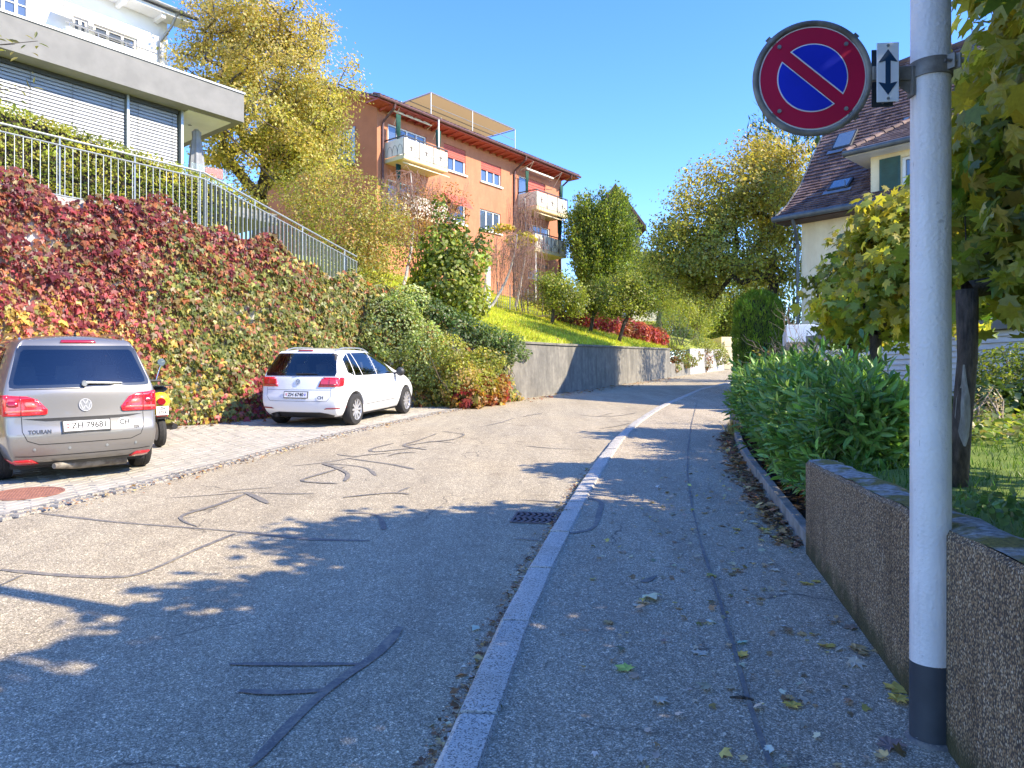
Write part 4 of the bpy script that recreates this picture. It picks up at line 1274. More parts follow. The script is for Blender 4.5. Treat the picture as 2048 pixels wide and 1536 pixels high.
vs = [(pp[0] + r * (1 + .22 * (k % 2)) * math.cos(2 * math.pi * k / n), pp[1] + r * (1 + .22 * (k % 2)) * math.sin(2 * math.pi * k / n), pp[2] + h) for r, h in prof for k in range(n)]
m.add(vs, [(j * n + k, j * n + (k + 1) % n, (j + 1) * n + (k + 1) % n, (j + 1) * n + k) for j in range(len(prof) - 1) for k in range(n)] + [tuple(range(n))]).build('canopy', MAT['parasol'], t)
cp = W(428, 330, 21.6)
t = thing('terrace_chair', 'reddish terrace chair back behind the glass balustrade', 'chair', (cp[0], cp[1], zf))
m = MB(); m.box((cp[0], cp[1], zf + .92), (.5, .06, .3), .6); m.build('backrest', MAT['red_blind'], t, bevel=.02)
m = MB(); m.box((cp[0] - .15, cp[1] + .22, zf + .45), (.5, .48, .05), .6); m.build('seat', MAT['red_blind'], t, bevel=.01)
for dx, dy in ((-.2, -.1), (.2, .03), (-.4, .3), (.05, .45)):
    m = MB(); m.box((cp[0] + dx, cp[1] + dy, zf + .22), (.04, .04, .44)); m.build('leg', MAT['dark_metal'], t)

# ------------------------------------------------------------------ white house above it
WH = Front(335, 26.0)
wht = thing('white_house', 'white rendered house with a scalloped awning and a long balcony above the modern house', 'building', WH.p(-4, 8))
ze = 14.75
wins = [(WH.t(146), WH.t(177), WH.z(160, 84), WH.z(146, 30), 2), (WH.t(187), WH.t(275), WH.z(187, 100), WH.z(187, 46), 3), (WH.t(-20), WH.t(60), WH.z(20, 60), WH.z(20, -30), 3)]
m = wall_holes(WH, -14, 0, 7.5, ze, [w[:4] for w in wins])
m.add([WH.p(0, 7.5), WH.p(0, 7.5, -9), WH.p(0, ze, -9), WH.p(0, ze + 2.2, -4.5), WH.p(0, ze, 0)], [(0, 1, 2, 3, 4)])
m.build('wall', MAT['white_wall'], wht)
for w in wins: window(WH, wht, *w[:4], w[4], bars=2)
m = MB()
for i in range(8):
    d0 = .75 - i * 5.25 / 8; d1 = .75 - (i + 1) * 5.25 / 8; za = ze + .02 + i * .31; zb = ze + .02 + (i + 1) * .31
    m.hexa([WH.p(-14, za - .1, d0), WH.p(.7, za - .1, d0), WH.p(.7, zb - .1, d1), WH.p(-14, zb - .1, d1), WH.p(-14, za + .06, d0), WH.p(.7, za + .06, d0), WH.p(.7, zb, d1), WH.p(-14, zb, d1)])
m.build('roof', MAT['roof_brown'], wht)
MB().tube([WH.p(-14, ze - .02, .82), WH.p(.7, ze - .02, .82)], .07, 8).build('gutter', MAT['zinc'], wht, smooth=True)
m = MB(); WH.box(m, -14, .6, ze - .22, ze - .1, .01, .7); m.build('eaves_boarding', MAT['white_paint'], wht)
for tt in np.arange(-13.5, 0, 1.3):
    m = MB(); WH.box(m, tt, tt + .14, ze - .36, ze - .222, .005, .62); m.build('rafter', MAT['white_paint'], wht)
td = WH.t(318)
MB().tube([WH.p(td + .3, ze - .05, .75), WH.p(td + .2, ze - .5, .5), WH.p(td, ze - 1.0, .08), WH.p(td, 8, .08)], .05, 8).build('downpipe', MAT['zinc'], wht, smooth=True)
db = 1.3; tl, tr = WH.t(133, db), WH.t(312, db); zt, zb = WH.z(133, 52, db), WH.z(133, 95, db)
m = MB(); WH.box(m, tl, tr, zb - .25, zb, .002, db); bo = m.build('balcony', MAT['white_wall'], wht)
m = MB(); WH.box(m, tl, tr, zb + .002, zt, db - .12, db); m.build('front_panel', MAT['white_wall'], bo)
m = MB(); WH.box(m, tl, tl + .12, zb + .002, zt, .01, db - .12); m.build('side_panel', MAT['white_wall'], bo)
m = MB(); m.tube([WH.p(tl, zt + .16, db - .06), WH.p(tr, zt + .16, db - .06)], .02, 6)
for q in np.linspace(tl + .1, tr - .1, 4): m.tube([WH.p(q, zt - .3, db - .06), WH.p(q, zt + .16, db - .06)], .018, 6)
m.build('handrail', MAT['zinc'], bo)
ta, tb = WH.t(128, .9), WH.t(300, .9); za = WH.z(128, 0, .9)
m = MB(); n = 36
vs = [WH.p(ta + (tb - ta) * i / n, za + .12, .25) for i in range(n + 1)] + [WH.p(ta + (tb - ta) * i / n, za - .05, .95) for i in range(n + 1)] + [WH.p(ta + (tb - ta) * i / n, za - .24 - .05 * abs(math.sin(i * math.pi / 3)), .96) for i in range(n + 1)]
m.add(vs, [(j * (n + 1) + i, j * (n + 1) + i + 1, (j + 1) * (n + 1) + i + 1, (j + 1) * (n + 1) + i) for j in range(2) for i in range(n)])
o = m.build('awning', MAT['white_paint'], wht); s_ = o.modifiers.new('thick', 'SOLIDIFY'); s_.thickness = .02

# ------------------------------------------------------------------ cream house with the steep brown roof
HA = np.array((.68, -.733, 0)); HO = np.array((-.733, -.68, 0))
CH_ = Front(1603, 22.0, HA, HO)
cht = thing('cream_house', 'cream rendered house with a steep brown tiled roof on the right of the street', 'building', CH_.p(3, g(22)))
LEN, DPH = 12.0, 9.2; zE = 6.72
PROF = [(-.62, 6.70), (0.1, 7.16), (1.0, 7.95), (1.85, 9.05), (2.85, 10.2), (4.6, 12.35)]      # distance back from the wall, height
def rz(h):
    return float(np.interp(h, [p[0] for p in PROF], [p[1] for p in PROF]))
dw = (2.05, 8.4)
m = wall_holes(CH_, 0, LEN, .8, rz(0) - .06, [])
m.add([CH_.p(0, .8), CH_.p(0, .8, -DPH), CH_.p(0, 7.1, -DPH)] + [CH_.p(0, z - .08, -h) for h, z in [(9.2 - a, b) for a, b in PROF[1:]]] + [CH_.p(0, z - .08, -h) for h, z in PROF[::-1] if h >= 0], [tuple(range(3 + 5 + 5))])
m.add([CH_.p(LEN, .8), CH_.p(LEN, .8, -DPH), CH_.p(LEN, 7.0, -DPH), CH_.p(LEN, 12.2, -4.6), CH_.p(LEN, 7.0)], [(0, 1, 2, 3, 4)])
m.build('wall', MAT['cream'], cht)
# tiles, course by course
tile = MB(); rgt = random.Random(5)
arc = []
fine = [(h, rz(h)) for h in np.linspace(-.62, 4.6, 200)]
cum = np.concatenate(([0], np.cumsum([math.dist(a, b) for a, b in zip(fine[:-1], fine[1:])])))
ncourse = 44
def roof_at(l):
    return float(np.interp(l, cum, [f_[0] for f_ in fine])), float(np.interp(l, cum, [f_[1] for f_ in fine]))
cl = cum[-1] / ncourse; tw = .185
T0_, T1_ = -.5, LEN + .5
tiles_near = []
for c in range(ncourse):
    l0 = c * cl; h0, z0 = roof_at(l0); h1, z1 = roof_at(min(l0 + cl * 1.12, cum[-1]))
    dv = np.array((h1 - h0, z1 - z0)); dv /= np.linalg.norm(dv); nv = np.array((-dv[1], dv[0]))
    k = int((T1_ - T0_) / tw)
    for i in range(k):
        a = T0_ + i * tw + (tw / 2 if c % 2 else 0) * .5
        up_ = .028 + rgt.uniform(-.006, .008); lo_ = .004
        j = rgt.uniform(-.01, .01)
        P8 = []
        for (hh, zz, off) in ((h0 + dv[0] * j, z0 + dv[1] * j, up_ - .022), (h1, z1, lo_ - .02), (h0 + dv[0] * j, z0 + dv[1] * j, up_ + .008), (h1, z1, lo_)):
            for q in (a + .006, a + tw - .006):
                P8.append(CH_.p(q, zz + nv[1] * off, -(hh + nv[0] * off)))
        tile.add([P8[0], P8[1], P8[3], P8[2], P8[4], P8[5], P8[7], P8[6]], [(4, 5, 6, 7), (0, 1, 5, 4), (1, 2, 6, 5), (3, 0, 4, 7)])
rf = MB()
rf.add([CH_.p(t_, z - .03, -h) for t_ in (T0_, T1_) for h, z in PROF], [(i, i + 1, 7 + i, 6 + i) for i in range(5)])
back = [(DPH - h, z) for h, z in PROF]
rf.add([CH_.p(t_, z, -h) for t_ in (T0_, T1_) for h, z in back], [(i, i + 1, 7 + i, 6 + i) for i in range(5)])
roof = rf.build('roof', MAT['roof_brown'], cht)
tag(tile.build('roof_tiles', MAT['roof_brown'], roof), kind='stuff')
for i in range(int((T1_ - T0_) / .4)):
    a = T0_ + i * .4
    MB().tube([CH_.p(a, 12.37, -4.6), CH_.p(a + .42, 12.39, -4.6)], [.09, .11], 8).build('ridge_tile', MAT['roof_brown'], roof)
m = MB()
for (h0, z0), (h1, z1) in zip(PROF[:-1], PROF[1:]):
    m.hexa([CH_.p(T0_ - .03, z0 - .16, -h0), CH_.p(T0_ + .02, z0 - .16, -h0), CH_.p(T0_ + .02, z1 - .16, -h1), CH_.p(T0_ - .03, z1 - .16, -h1), CH_.p(T0_ - .03, z0 + .05, -h0), CH_.p(T0_ + .02, z0 + .05, -h0), CH_.p(T0_ + .02, z1 + .05, -h1), CH_.p(T0_ - .03, z1 + .05, -h1)])
m.build('verge_board', MAT['galv_old'], cht)
m = MB(); CH_.box(m, T0_, T1_, 6.52, 6.6, .003, .60); m.build('eaves_boarding', MAT['dark_wood'], cht)
MB().tube([CH_.p(T0_ - .05, 6.62, .72), CH_.p(T1_, 6.62, .72)], .085, 10).build('gutter', MAT['gutter'], cht, smooth=True)
MB().tube([CH_.p(.05, 6.58, .7), CH_.p(.05, 6.35, .55), CH_.p(-.07, 5.9, .1), CH_.p(-.07, 1.2, .09)], .05, 8).build('downpipe', MAT['gutter'], cht, smooth=True)
# wall dormer with a green shuttered window
dA0, dA1 = dw; dz0 = 8.05
m = MB()
wdh = [(2.85, 3.9, 6.9, 7.85)]
wall_holes(CH_, dA0, dA1, 6.75, dz0 + .1, wdh, d=.12, m=m)
m.add([CH_.p(dA0, 6.75, .12), CH_.p(dA0, dz0 + .1, .12), CH_.p(dA0, dz0 + .1, -1.2), CH_.p(dA0, 7.0, -.1)], [(0, 1, 2, 3)])
do = m.build('dormer', MAT['cream'], cht)
window(CH_, do, *wdh[0], 2, d=.12)
for a in (wdh[0][0] - .56, wdh[0][1] + .02):
    m = MB(); CH_.box(m, a, a + .54, 6.86, 7.9, .125, .155)
    for z in np.arange(6.92, 7.85, .075): m.hexa([CH_.p(a + .06, z, .156), CH_.p(a + .48, z, .156), CH_.p(a + .48, z + .05, .17), CH_.p(a + .06, z + .05, .17), CH_.p(a + .06, z + .012, .156), CH_.p(a + .48, z + .012, .156), CH_.p(a + .48, z + .062, .172), CH_.p(a + .06, z + .062, .172)])
    m.build('shutter', MAT['green_shutter'], do)
e0, e1, dd0 = dA0 - .5, dA1 + .5, .65
hm = 2.45; zm = rz(hm)
m = MB(); n = 13
for i in range(n):
    f0, f1 = i / n, (i + 1) / n
    d0, d1 = dd0 + (-hm - dd0) * f0, dd0 + (-hm - dd0) * f1; z0, z1 = dz0 + .12 + (zm - dz0 - .1) * f0, dz0 + .12 + (zm - dz0 - .1) * f1
    a0, a1 = e0 + 1.15 * f0, e0 + 1.15 * f1
    k = int((e1 - a0) / .2)
    for j in range(k):
        xa, xb = a0 + (e1 - a0) * j / k, a0 + (e1 - a0) * (j + 1) / k
        m.hexa([CH_.p(xa + .005, z0 - .02, d0), CH_.p(xb - .005, z0 - .02, d0), CH_.p(xb - .005, z1 - .03, d1), CH_.p(xa + .005, z1 - .03, d1), CH_.p(xa + .005, z0 + .035, d0), CH_.p(xb - .005, z0 + .035, d0), CH_.p(xb - .005, z1, d1), CH_.p(xa + .005, z1, d1)])
tag(m.build('dormer_roof_tiles', MAT['roof_brown'], do), kind='stuff')
hip = [CH_.p(e0, dz0 + .1, dd0), CH_.p(e0 + 1.15, zm, -hm), CH_.p(e0, rz(.05) + .5, -.1), CH_.p(e0, dz0 + .1, -.95)]
MB().add([hip[0], hip[1], hip[3]], [(0, 1, 2)]).build('dormer_hip', MAT['roof_brown'], do)
for i in range(9):
    f0, f1 = i / 9, (i + 1.05) / 9
    a, b = hip[0] + (hip[1] - hip[0]) * f0, hip[0] + (hip[1] - hip[0]) * f1
    MB().tube([a + (0, 0, .04), b + (0, 0, .03)], [.095, .075], 8).build('ridge_tile', MAT['roof_brown'], do)
m = MB(); CH_.box(m, e0, e1, dz0 - .03, dz0 + .05, -.9, .62); m.build('dormer_soffit', MAT['white_paint'], do)
MB().tube([CH_.p(e0 - .02, dz0 + .06, .7), CH_.p(e1, dz0 + .06, .7)], .08, 10).build('dormer_gutter', MAT['gutter'], do, smooth=True)
MB().tube([CH_.p(e0, dz0 + .03, .66), CH_.p(e0, dz0 + .03, -.95)], .05, 8).build('dormer_gutter', MAT['gutter'], do, smooth=True)
# skylights
def on_roof(u, v):
    best = None
    for a in np.linspace(-.4, 8, 220):
        for h in np.linspace(-.5, 4.5, 160):
            p = CH_.p(a, rz(h), -h)
            e = (1024 + F * p[0] / p[1] - u) ** 2 + (V0 - F * (p[2] - CZ) / p[1] - v) ** 2
            if best is None or e < best[0]: best = (e, a, h)
    return best[1:]
for u, v, w, hgt in ((1690, 283, .62, .85), (1683, 373, .62, .55), (1822, 250, .55, .7)):
    a, h = on_roof(u, v)
    s = np.array((1.0, (rz(h + .2) - rz(h - .2)) / .4)); s /= np.linalg.norm(s)
    ctr = CH_.p(a, rz(h), -h); al = HA; upv = -HO * s[0] + UP * s[1]; nv = HO * s[1] + UP * s[0]
    o = ctr - al * w / 2 - upv * hgt / 2
    m = MB(); m.obox(o, al * w, upv * hgt, nv * .10); sk = m.build('skylight', MAT['dark_metal'], cht, bevel=.01)
    m = MB(); q = o + al * .06 + upv * .06 + nv * .101; m.obox(q, al * (w - .12), upv * (hgt - .12), nv * .008); m.build('pane', MAT['skylight'], sk)
    m = MB(); m.obox(o - upv * .16 - al * .1 + nv * .045, al * (w + .2), upv * .15, nv * .02); m.build('flashing', MAT['zinc'], sk)
for a, h in ((1.2, .35), (2.6, 3.0), (.9, 3.3), (3.6, 2.9)):
    p = CH_.p(a, rz(h) + .05, -h); MB().tube([p, p + HO * .12 + UP * .03, p + HO * .14 + UP * .2], .012, 5).build('snow_hook', MAT['gutter'], roof)

# ------------------------------------------------------------------ white boarded garage
GA = np.array((.328, -.945, 0)); GO = np.array((-.945, -.328, 0))
GG = Front(1690, 16.05, GA, GO)
gat = thing('garage', 'low flat-roofed garage of white horizontal boards behind the maples', 'building', GG.p(3, 1.2))
m = MB(); GG.box(m, -1.0, 9.5, .8, 2.60, -4.5, -.03); m.build('body', MAT['white_wall'], gat)
for i in range(15):
    z = .98 + i * .108
    m = MB(); m.hexa([GG.p(-1.0, z, -.028), GG.p(9.5, z, -.028), GG.p(9.5, z, .022), GG.p(-1.0, z, .022), GG.p(-1.0, z + .1, -.028), GG.p(9.5, z + .1, -.028), GG.p(9.5, z + .1, -.004), GG.p(-1.0, z + .1, -.004)])
    m.build('board', MAT['siding'], gat)
m = MB(); GG.box(m, -1.1, 9.6, 2.605, 2.80, -4.6, .10); m.build('roof', MAT['grey_render'], gat, bevel=.01)
cn = W(1573, 667, 17.5)
m = MB(); m.obox((cn[0], cn[1], 2.68), (2.4, -.6, 0), (1.2, 3.5, 0), (0, 0, .42)); m.build('canopy', MAT['white_wall'], gat, bevel=.01)
m = MB(); m.obox((cn[0] + .25, cn[1] + .2, .9), (2.1, -.5, 0), (1.0, 3.0, 0), (0, 0, 1.78)); m.build('side_wall', MAT['white_wall'], gat)

# ------------------------------------------------------------------ farther houses
FH = Front(1215, 62.0, HA, HO)
fht = thing('gabled_house', 'distant house with a dark brown gable roof behind the yew', 'building', FH.p(3, 7))
apx = W(1228, 372, 62.0); er = W(1289, 456, 62.0)
m = MB(); zz = er[2]; half = np.array((er[0] - apx[0], er[1] - apx[1], 0))
base = np.array((apx[0], apx[1], 0))
L = base - half * .85; Rr = base + half * .85
inv = np.array((-half[1], half[0], 0)); inv /= np.linalg.norm(inv); inv = inv if inv[1] > 0 else -inv
m.add([L + UP * 6, Rr + UP * 6, Rr + UP * (zz + .3), base + UP * (apx[2] - .5), L + UP * (zz + .3)], [(0, 1, 2, 3, 4)])
m.add([Rr + UP * 6, Rr + UP * 6 + inv * 9, Rr + UP * (zz + .3) + inv * 9, Rr + UP * (zz + .3)], [(0, 1, 2, 3)])
m.build('wall', MAT['grey_render'], fht)
m = MB()
for sgn in (1, -1):
    e = base + half * sgn * 1.0
    m.hexa([e + UP * zz - inv * .9, base + UP * apx[2] - inv * .9, base + UP * apx[2] + inv * 10, e + UP * zz + inv * 10, e + UP * (zz - .32) - inv * .9, base + UP * (apx[2] - .36) - inv * .9, base + UP * (apx[2] - .36) + inv * 10, e + UP * (zz - .32) + inv * 10])
m.build('roof', MAT['dark_wood'], fht)
for f in (.12, .5):
    c = base + half * f
    m = MB(); m.obox(c + UP * (zz - 1.4) - inv * .06, half * .22, inv * .05, UP * 1.3); w_ = m.build('window', MAT['white_paint'], fht)
    m = MB(); m.obox(c + UP * (zz - 1.3) - inv * .075 + half * .03, half * .16, inv * .012, UP * 1.1); m.build('pane', MAT['pane'], w_)
bb = W(1268, 520, 54.0)
t = thing('terraced_house', 'distant yellow and white house with a balcony half hidden by trees', 'building', (bb[0], bb[1], 7))
for z0, z1, mt, nm, dep in ((6.5, 9.6, 'white_wall', 'wall', 0), (9.62, 11.2, 'soffit', 'upper_wall', .3), (11.22, 11.5, 'dark_wood', 'roof', -.7), (9.3, 9.55, 'dark_wood', 'balcony_edge', -.8)):
    m = MB(); m.obox((bb[0] - .3, bb[1] + dep, z0), np.array((2.2, 0, 0)), np.array((.3, 5, 0)), UP * (z1 - z0)); m.build(nm, MAT[mt], t)
gd = W(1452, 745, 53.5)
t = thing('garage', 'pale garage door closing the view at the bend of the street', 'building', (gd[0], gd[1], g(gd[1])))
m = MB(); m.obox((gd[0] - .3, gd[1] + .1, g(53) - .2), (3.2, .4, 0), (0, 3, 0), UP * 2.6); m.build('wall', MAT['cream'], t)
for i in range(5):
    m = MB(); m.obox((gd[0] - .1, gd[1] + .03, g(53) + .02 + i * .42), (2.7, .34, 0), (0, .05, 0), UP * .4); m.build('door_panel', MAT['awning'], t)
# ================================================================== RAILING ON THE WALL
ft = thing('railing', 'galvanised steel railing with thin upright bars on top of the creeper wall', 'fence', (WP[2][0], WP[2][1], 5.3))
s0f, s1f = float(WPL[2]) - 5.2, float(WPL[4])
def f_z(s):
    """height of the top rail of the bars"""
    return float(np.interp(s, [s0f, WPL[3] - .15, s1f], [6.12, 6.08, 4.9]))
def f_b(s):
    return wall_at(s)[0][2] + .03
def fp(s, z, d=.18):
    q = wall_at(s)[0]; return np.array((q[0] + HN[0] * d, q[1] + HN[1] * d, z))
ss = list(np.arange(s0f, WPL[3] - .1, .135)) + list(np.arange(WPL[3] - .1, s1f, .11))
for s in ss:
    a, b = fp(s, f_b(s)), fp(s, f_z(s))
    m = MB(); sg = 1.0 if s < WPL[3] else 1.0
    w = .007 if s < WPL[3] - .15 else .05
    al = np.array((.64, .77, 0)); m.obox(a - al * .005 + np.array((*HN, 0)) * -w, al * .010, np.array((*HN, 0)) * 2 * w, (0, 0, b[2] - a[2])); m.build('bar', MAT['galv'], ft)
sr = np.unique(np.concatenate([np.arange(s0f, s1f, .5), [WPL[3] - .15, s1f]]))
MB().tube([fp(s, f_z(s) + .01) for s in sr], .016, 6).build('top_rail', MAT['galv'], ft, smooth=True)
MB().tube([fp(s, f_b(s) + .02) for s in sr], .014, 6).build('bottom_rail', MAT['galv'], ft, smooth=True)
MB().tube([fp(s, f_z(s) + .16, .21) for s in sr], .022, 8).build('handrail', MAT['galv'], ft, smooth=True)
for s in np.arange(s0f + .6, s1f, 1.35):
    m = MB(); m.tube([fp(s, f_b(s) - .1, .21), fp(s, f_z(s) + .16, .21)], .019, 6); m.build('post', MAT['galv'], ft, smooth=True)

# wire fence and pale posts on the slope
t = thing('wire_fence', 'wire mesh fence with thin steel posts along the top of the grass slope', 'fence', on_hill(1000, 34.5))
pts = [on_hill(u, Y) for u, Y in ((995, 34.0), (1020, 34.6), (1056, 35.4), (1085, 35.8), (1130, 36.6))]
for p in pts:
    MB().tube([p - (0, 0, .2), p + (0, 0, 1.25)], .025, 6).build('post', MAT['galv'], t, smooth=True)
m = MB()
for h in np.arange(.1, 1.25, .14):
    m.tube([p + (0, 0, h) for p in pts], .006, 3)
for a, b in zip(pts[:-1], pts[1:]):
    for f in np.arange(0, 1, .16): q = a + (b - a) * f; m.tube([q + (0, 0, .08), q + (0, 0, 1.22)], .005, 3)
tag(m.build('wire_mesh', MAT['galv'], t), kind='stuff')
q = on_hill(977, 32.5)
MB_ = MB(); MB_.box(q + (0, 0, .9), (.17, .17, 1.9)); tag(MB_.build('marker_post', MAT['white_paint'], None, bevel=.01), 'square white post beside the weeping birch on the grass slope', 'post')
q = on_hill(966, 29.5)
m = MB(); m.tube([q - (0, 0, .1), q + (.04, 0, .7), q + (.12, 0, 1.5), q + (.16, 0, 2.4)], [.05, .045, .035, .02], 7)
t = thing('birch_sapling', 'thin white birch stem standing alone at the left end of the grass slope', 'tree', q)
m.build('trunk', MAT['bark_birch'], t, smooth=True)
P = np.array([q + (.15, 0, 2.2) + RNG.normal(0, .35, 3) for _ in range(260)])
leaf_cloud('foliage', P, *leaf_frames(RNG.normal(0, 1, (260, 3))), .07, palette_cols(260, [(1, (0.2, 0.22, 0.05)), (1, (0.12, 0.15, 0.03))]), 'quad', MAT['leaf'], t)
# ================================================================== PLANTS
GREEN = [(3, (0.10, 0.15, 0.025)), (2, (0.075, 0.115, 0.02)), (2, (0.16, 0.19, 0.03))]

# ---- creeper on the tall wall
def creeper():
    rng = np.random.default_rng(21)
    n = 42000
    s0, s1 = float(WPL[1]) + 0.5, S_TURN + 1.5
    s = rng.uniform(s0, s1, n)
    q = np.array([wall_at(v)[0] for v in s])
    top = q[:, 2]
    bot = G(q[:, 1]) + 0.02
    f = rng.random(n) ** 0.9
    # leaves also lap over the top edge
    over = 0.18 + 0.16 * np.sin(s * 2.3) + 0.1 * np.sin(s * 5.1)
    z = bot + f * (top + over - bot)
    z = np.where(s > WPL[5], np.minimum(z, top - 0.1), z)
    bulge = 0.10 + 0.10 * np.sin(s * 3.1 + z * 2.2) * np.sin(z * 3.7 + 1) + 0.38 * np.exp(-((z - bot) / 0.55) ** 2)
    depth = rng.random(n) ** 1.5
    out = bulge * (1 - depth * 0.6) + 0.02
    # behind the white car the mat stays thin
    out = np.where((s > WPL[4] - 1.5) & (s < WPL[4] + 1.2), np.minimum(out, 0.16), out)
    x, y = q[:, 0] - HN[0] * out, q[:, 1] - HN[1] * out
    P = np.stack([x, y, z], 1)
    hole = (np.sin(s * 1.7 + z * 0.9 + 2) + np.sin(s * 0.9 - z * 2.6) + rng.normal(0, 0.35, n)) > -1.9
    end = (s < WPL[5] + 0.6) | ((z - bot) < 1.25 - 0.33 * (s - WPL[5])) | (rng.random(n) < 0.15)
    low = (s - WPL[4] > 0) & (z - bot < 0.9) & (rng.random(n) < .4)
    keep = (hole | low) & end
    P, s, z, bot, top = P[keep], s[keep], z[keep], bot[keep], top[keep]
    n = len(P)
    fr = leaf_frames(np.tile((-HN[0], -HN[1], 0.0), (n, 1)), 0.42, 0.35, 1.5, rng)
    # colour zones by what grows where
    h = (z - bot) / (top - bot)
    sw = s - WPL[2]                      # metres along the wall from the bay of the silver car
    nz = rng.normal(0, 0.22, n) + 0.25 * np.sin(s * 1.3 + 4 * h) + 0.2 * np.sin(s * 2.9 - 5 * h)
    burg = np.array((0.15, 0.02, 0.032)); red = np.array((0.34, 0.045, 0.055)); rust = np.array((0.36, 0.12, 0.045))
    yel = np.array((0.48, 0.33, 0.045)); lime = np.array((0.26, 0.27, 0.05)); grn = np.array((0.12, 0.155, 0.032)); pink = np.array((0.45, 0.13, 0.11)); olive = np.array((0.22, 0.16, 0.055))
    pal = np.stack([burg, red, rust, yel, lime, grn, pink, olive])
    w = np.zeros((n, 8)); w[:, 7] = 0.45
    a_top = 1 / (1 + np.exp(-((h - 0.64 - 0.15 * np.clip(sw, -1.4, 6) + 0.42 * nz) * 7)))       # dark wine red, upper left
    a_low = np.exp(-((h - 0.0) / 0.22) ** 2)
    left_low = np.exp(-((sw + 2.2) / 1.6) ** 2) * np.exp(-((h - 0.42) / 0.17) ** 2)
    redlow = np.exp(-((sw - 2.3) / 0.75) ** 2) * np.exp(-((h - 0.16) / 0.15) ** 2)
    w[:, 0] = a_top * 1.0 + redlow * 1.0
    w[:, 1] = a_top * 0.3 + redlow * 2.2 + a_low * 0.3 + left_low * 0.8
    w[:, 2] = 0.35 + a_top * 0.25
    w[:, 3] = (1 - a_top) * 0.28 + a_low * 0.5 + left_low * 1.3
    w[:, 4] = (1 - a_top) * 0.9
    w[:, 5] = (1 - a_top) * 0.75 * (1 - left_low)
    w[:, 6] = a_low * 0.35 + left_low * 1.2 + a_top * 0.12
    w *= rng.gamma(0.9, 1, (n, 8))
    cols = pal[np.argmax(w, 1)]
    cols = (cols * 0.84 + 0.16 * cols.mean(1, keepdims=True)) * 1.32 * rng.lognormal(0, 0.3, (n, 1))
    size = 0.098 * rng.lognormal(0, 0.26, n)
    t = thing('wall_creeper', 'wine red, yellow and green creeper covering the tall retaining wall', 'climbing plant', (WP[2][0] + .3, WP[2][1] - .2, g(WP[2][1])))
    split_leaves(t, P, fr, size, cols, 'creeper', (MAT['leaf'], MAT['leaf_one']), 300, part='foliage')
    # bare stems on the wall
    A_, B_ = [], []
    for i in range(90):
        s_ = rng.uniform(s0, s1); zz = g(wall_at(s_)[0][1])
        for j in range(9):
            s2 = s_ + rng.normal(0, 0.18); z2 = zz + rng.uniform(.25, .55)
            qa, qb = wall_at(s_)[0], wall_at(s2)[0]
            if z2 > qb[2]: break
            A_.append((qa[0] - HN[0] * .03, qa[1] - HN[1] * .03, zz)); B_.append((qb[0] - HN[0] * .03, qb[1] - HN[1] * .03, z2))
            s_, zz = s2, z2
    tubes_obj('stems', A_, B_, np.full(len(A_), .009), np.full(len(A_), .007), MAT['bark'], t, 4, 'stuff')
creeper()

def mound(name, label, cat, blobs, n, lsize, pal, tmpl='quad', group=None, shell=6, spread=0.7, droop=0.3, up=0.4, var=0.25, mat='leaf', clumps=60, floor=None, single=0, seed=3, stems=10, lift=0.0, stem_mat='bark'):
    """a shrub: short stems from the ground and leaves near its surface"""
    rng = np.random.default_rng(seed)
    C = np.array([b[0] for b in blobs], float)
    bx, by = C[0][0], C[0][1]
    bz = floor if floor is not None else hill_z(bx, by)
    t = thing(name, label, cat, (bx, by, bz), group)
    P, D = blob_points(blobs, n, rng, shell)
    nz = 0.5 + 0.5 * np.sin(P[:, 0] * 4.1 + P[:, 2] * 3.3 + seed) * np.sin(P[:, 1] * 3.7 - P[:, 2] * 4.9)
    P = P + D * (0.16 * nz[:, None] - 0.05) * np.array([max(b[1]) for b in blobs]).mean()
    gz = np.array([hill_z(x, y) if x < 12 and floor is None else (floor if floor is not None else 0) for x, y in P[:, :2]])
    k = P[:, 2] > gz + 0.02
    P, D = P[k], D[k]
    seeds = P[rng.choice(len(P), clumps)]
    cl = np.argmin(((P[:, None] - seeds[None]) ** 2).sum(2), 1)
    cols = palette_cols(len(P), pal, rng, var, cl)
    size = lsize * rng.lognormal(0, 0.22, len(P))
    fr = leaf_frames(D, spread, up, droop, rng)
    if single:
        split_leaves(t, P, fr, size, cols, tmpl, (MAT[mat], MAT[mat + '_one']), single)
    else:
        leaf_cloud('foliage', P, *fr, size, cols, tmpl, MAT[mat], t)
    if stems:
        A_, B_, ra, rb = [], [], [], []
        for i in range(stems):
            c, rr = blobs[rng.integers(len(blobs))]
            e = np.array(c) + rng.normal(0, 0.45, 3) * np.array(rr)
            st = np.array((bx + rng.normal(0, .15), by + rng.normal(0, .15), bz - 0.05))
            mid = st * 0.5 + e * 0.5 + rng.normal(0, .1, 3)
            for a, b, r1, r2 in ((st, mid, .022, .014), (mid, e, .014, .005)):
                A_.append(a); B_.append(b); ra.append(r1); rb.append(r2)
        tubes_obj('stems', A_, B_, ra, rb, MAT[stem_mat], t, 5, 'stuff')
    return t

def bl(u, v, Y, ru, rv, ry=None):
    """an ellipsoid seen at (u, v), its half sizes measured in photo pixels"""
    c = W(u, v, Y)
    return (c, (ru * Y / F, (ry if ry is not None else ru * Y / F), rv * Y / F))

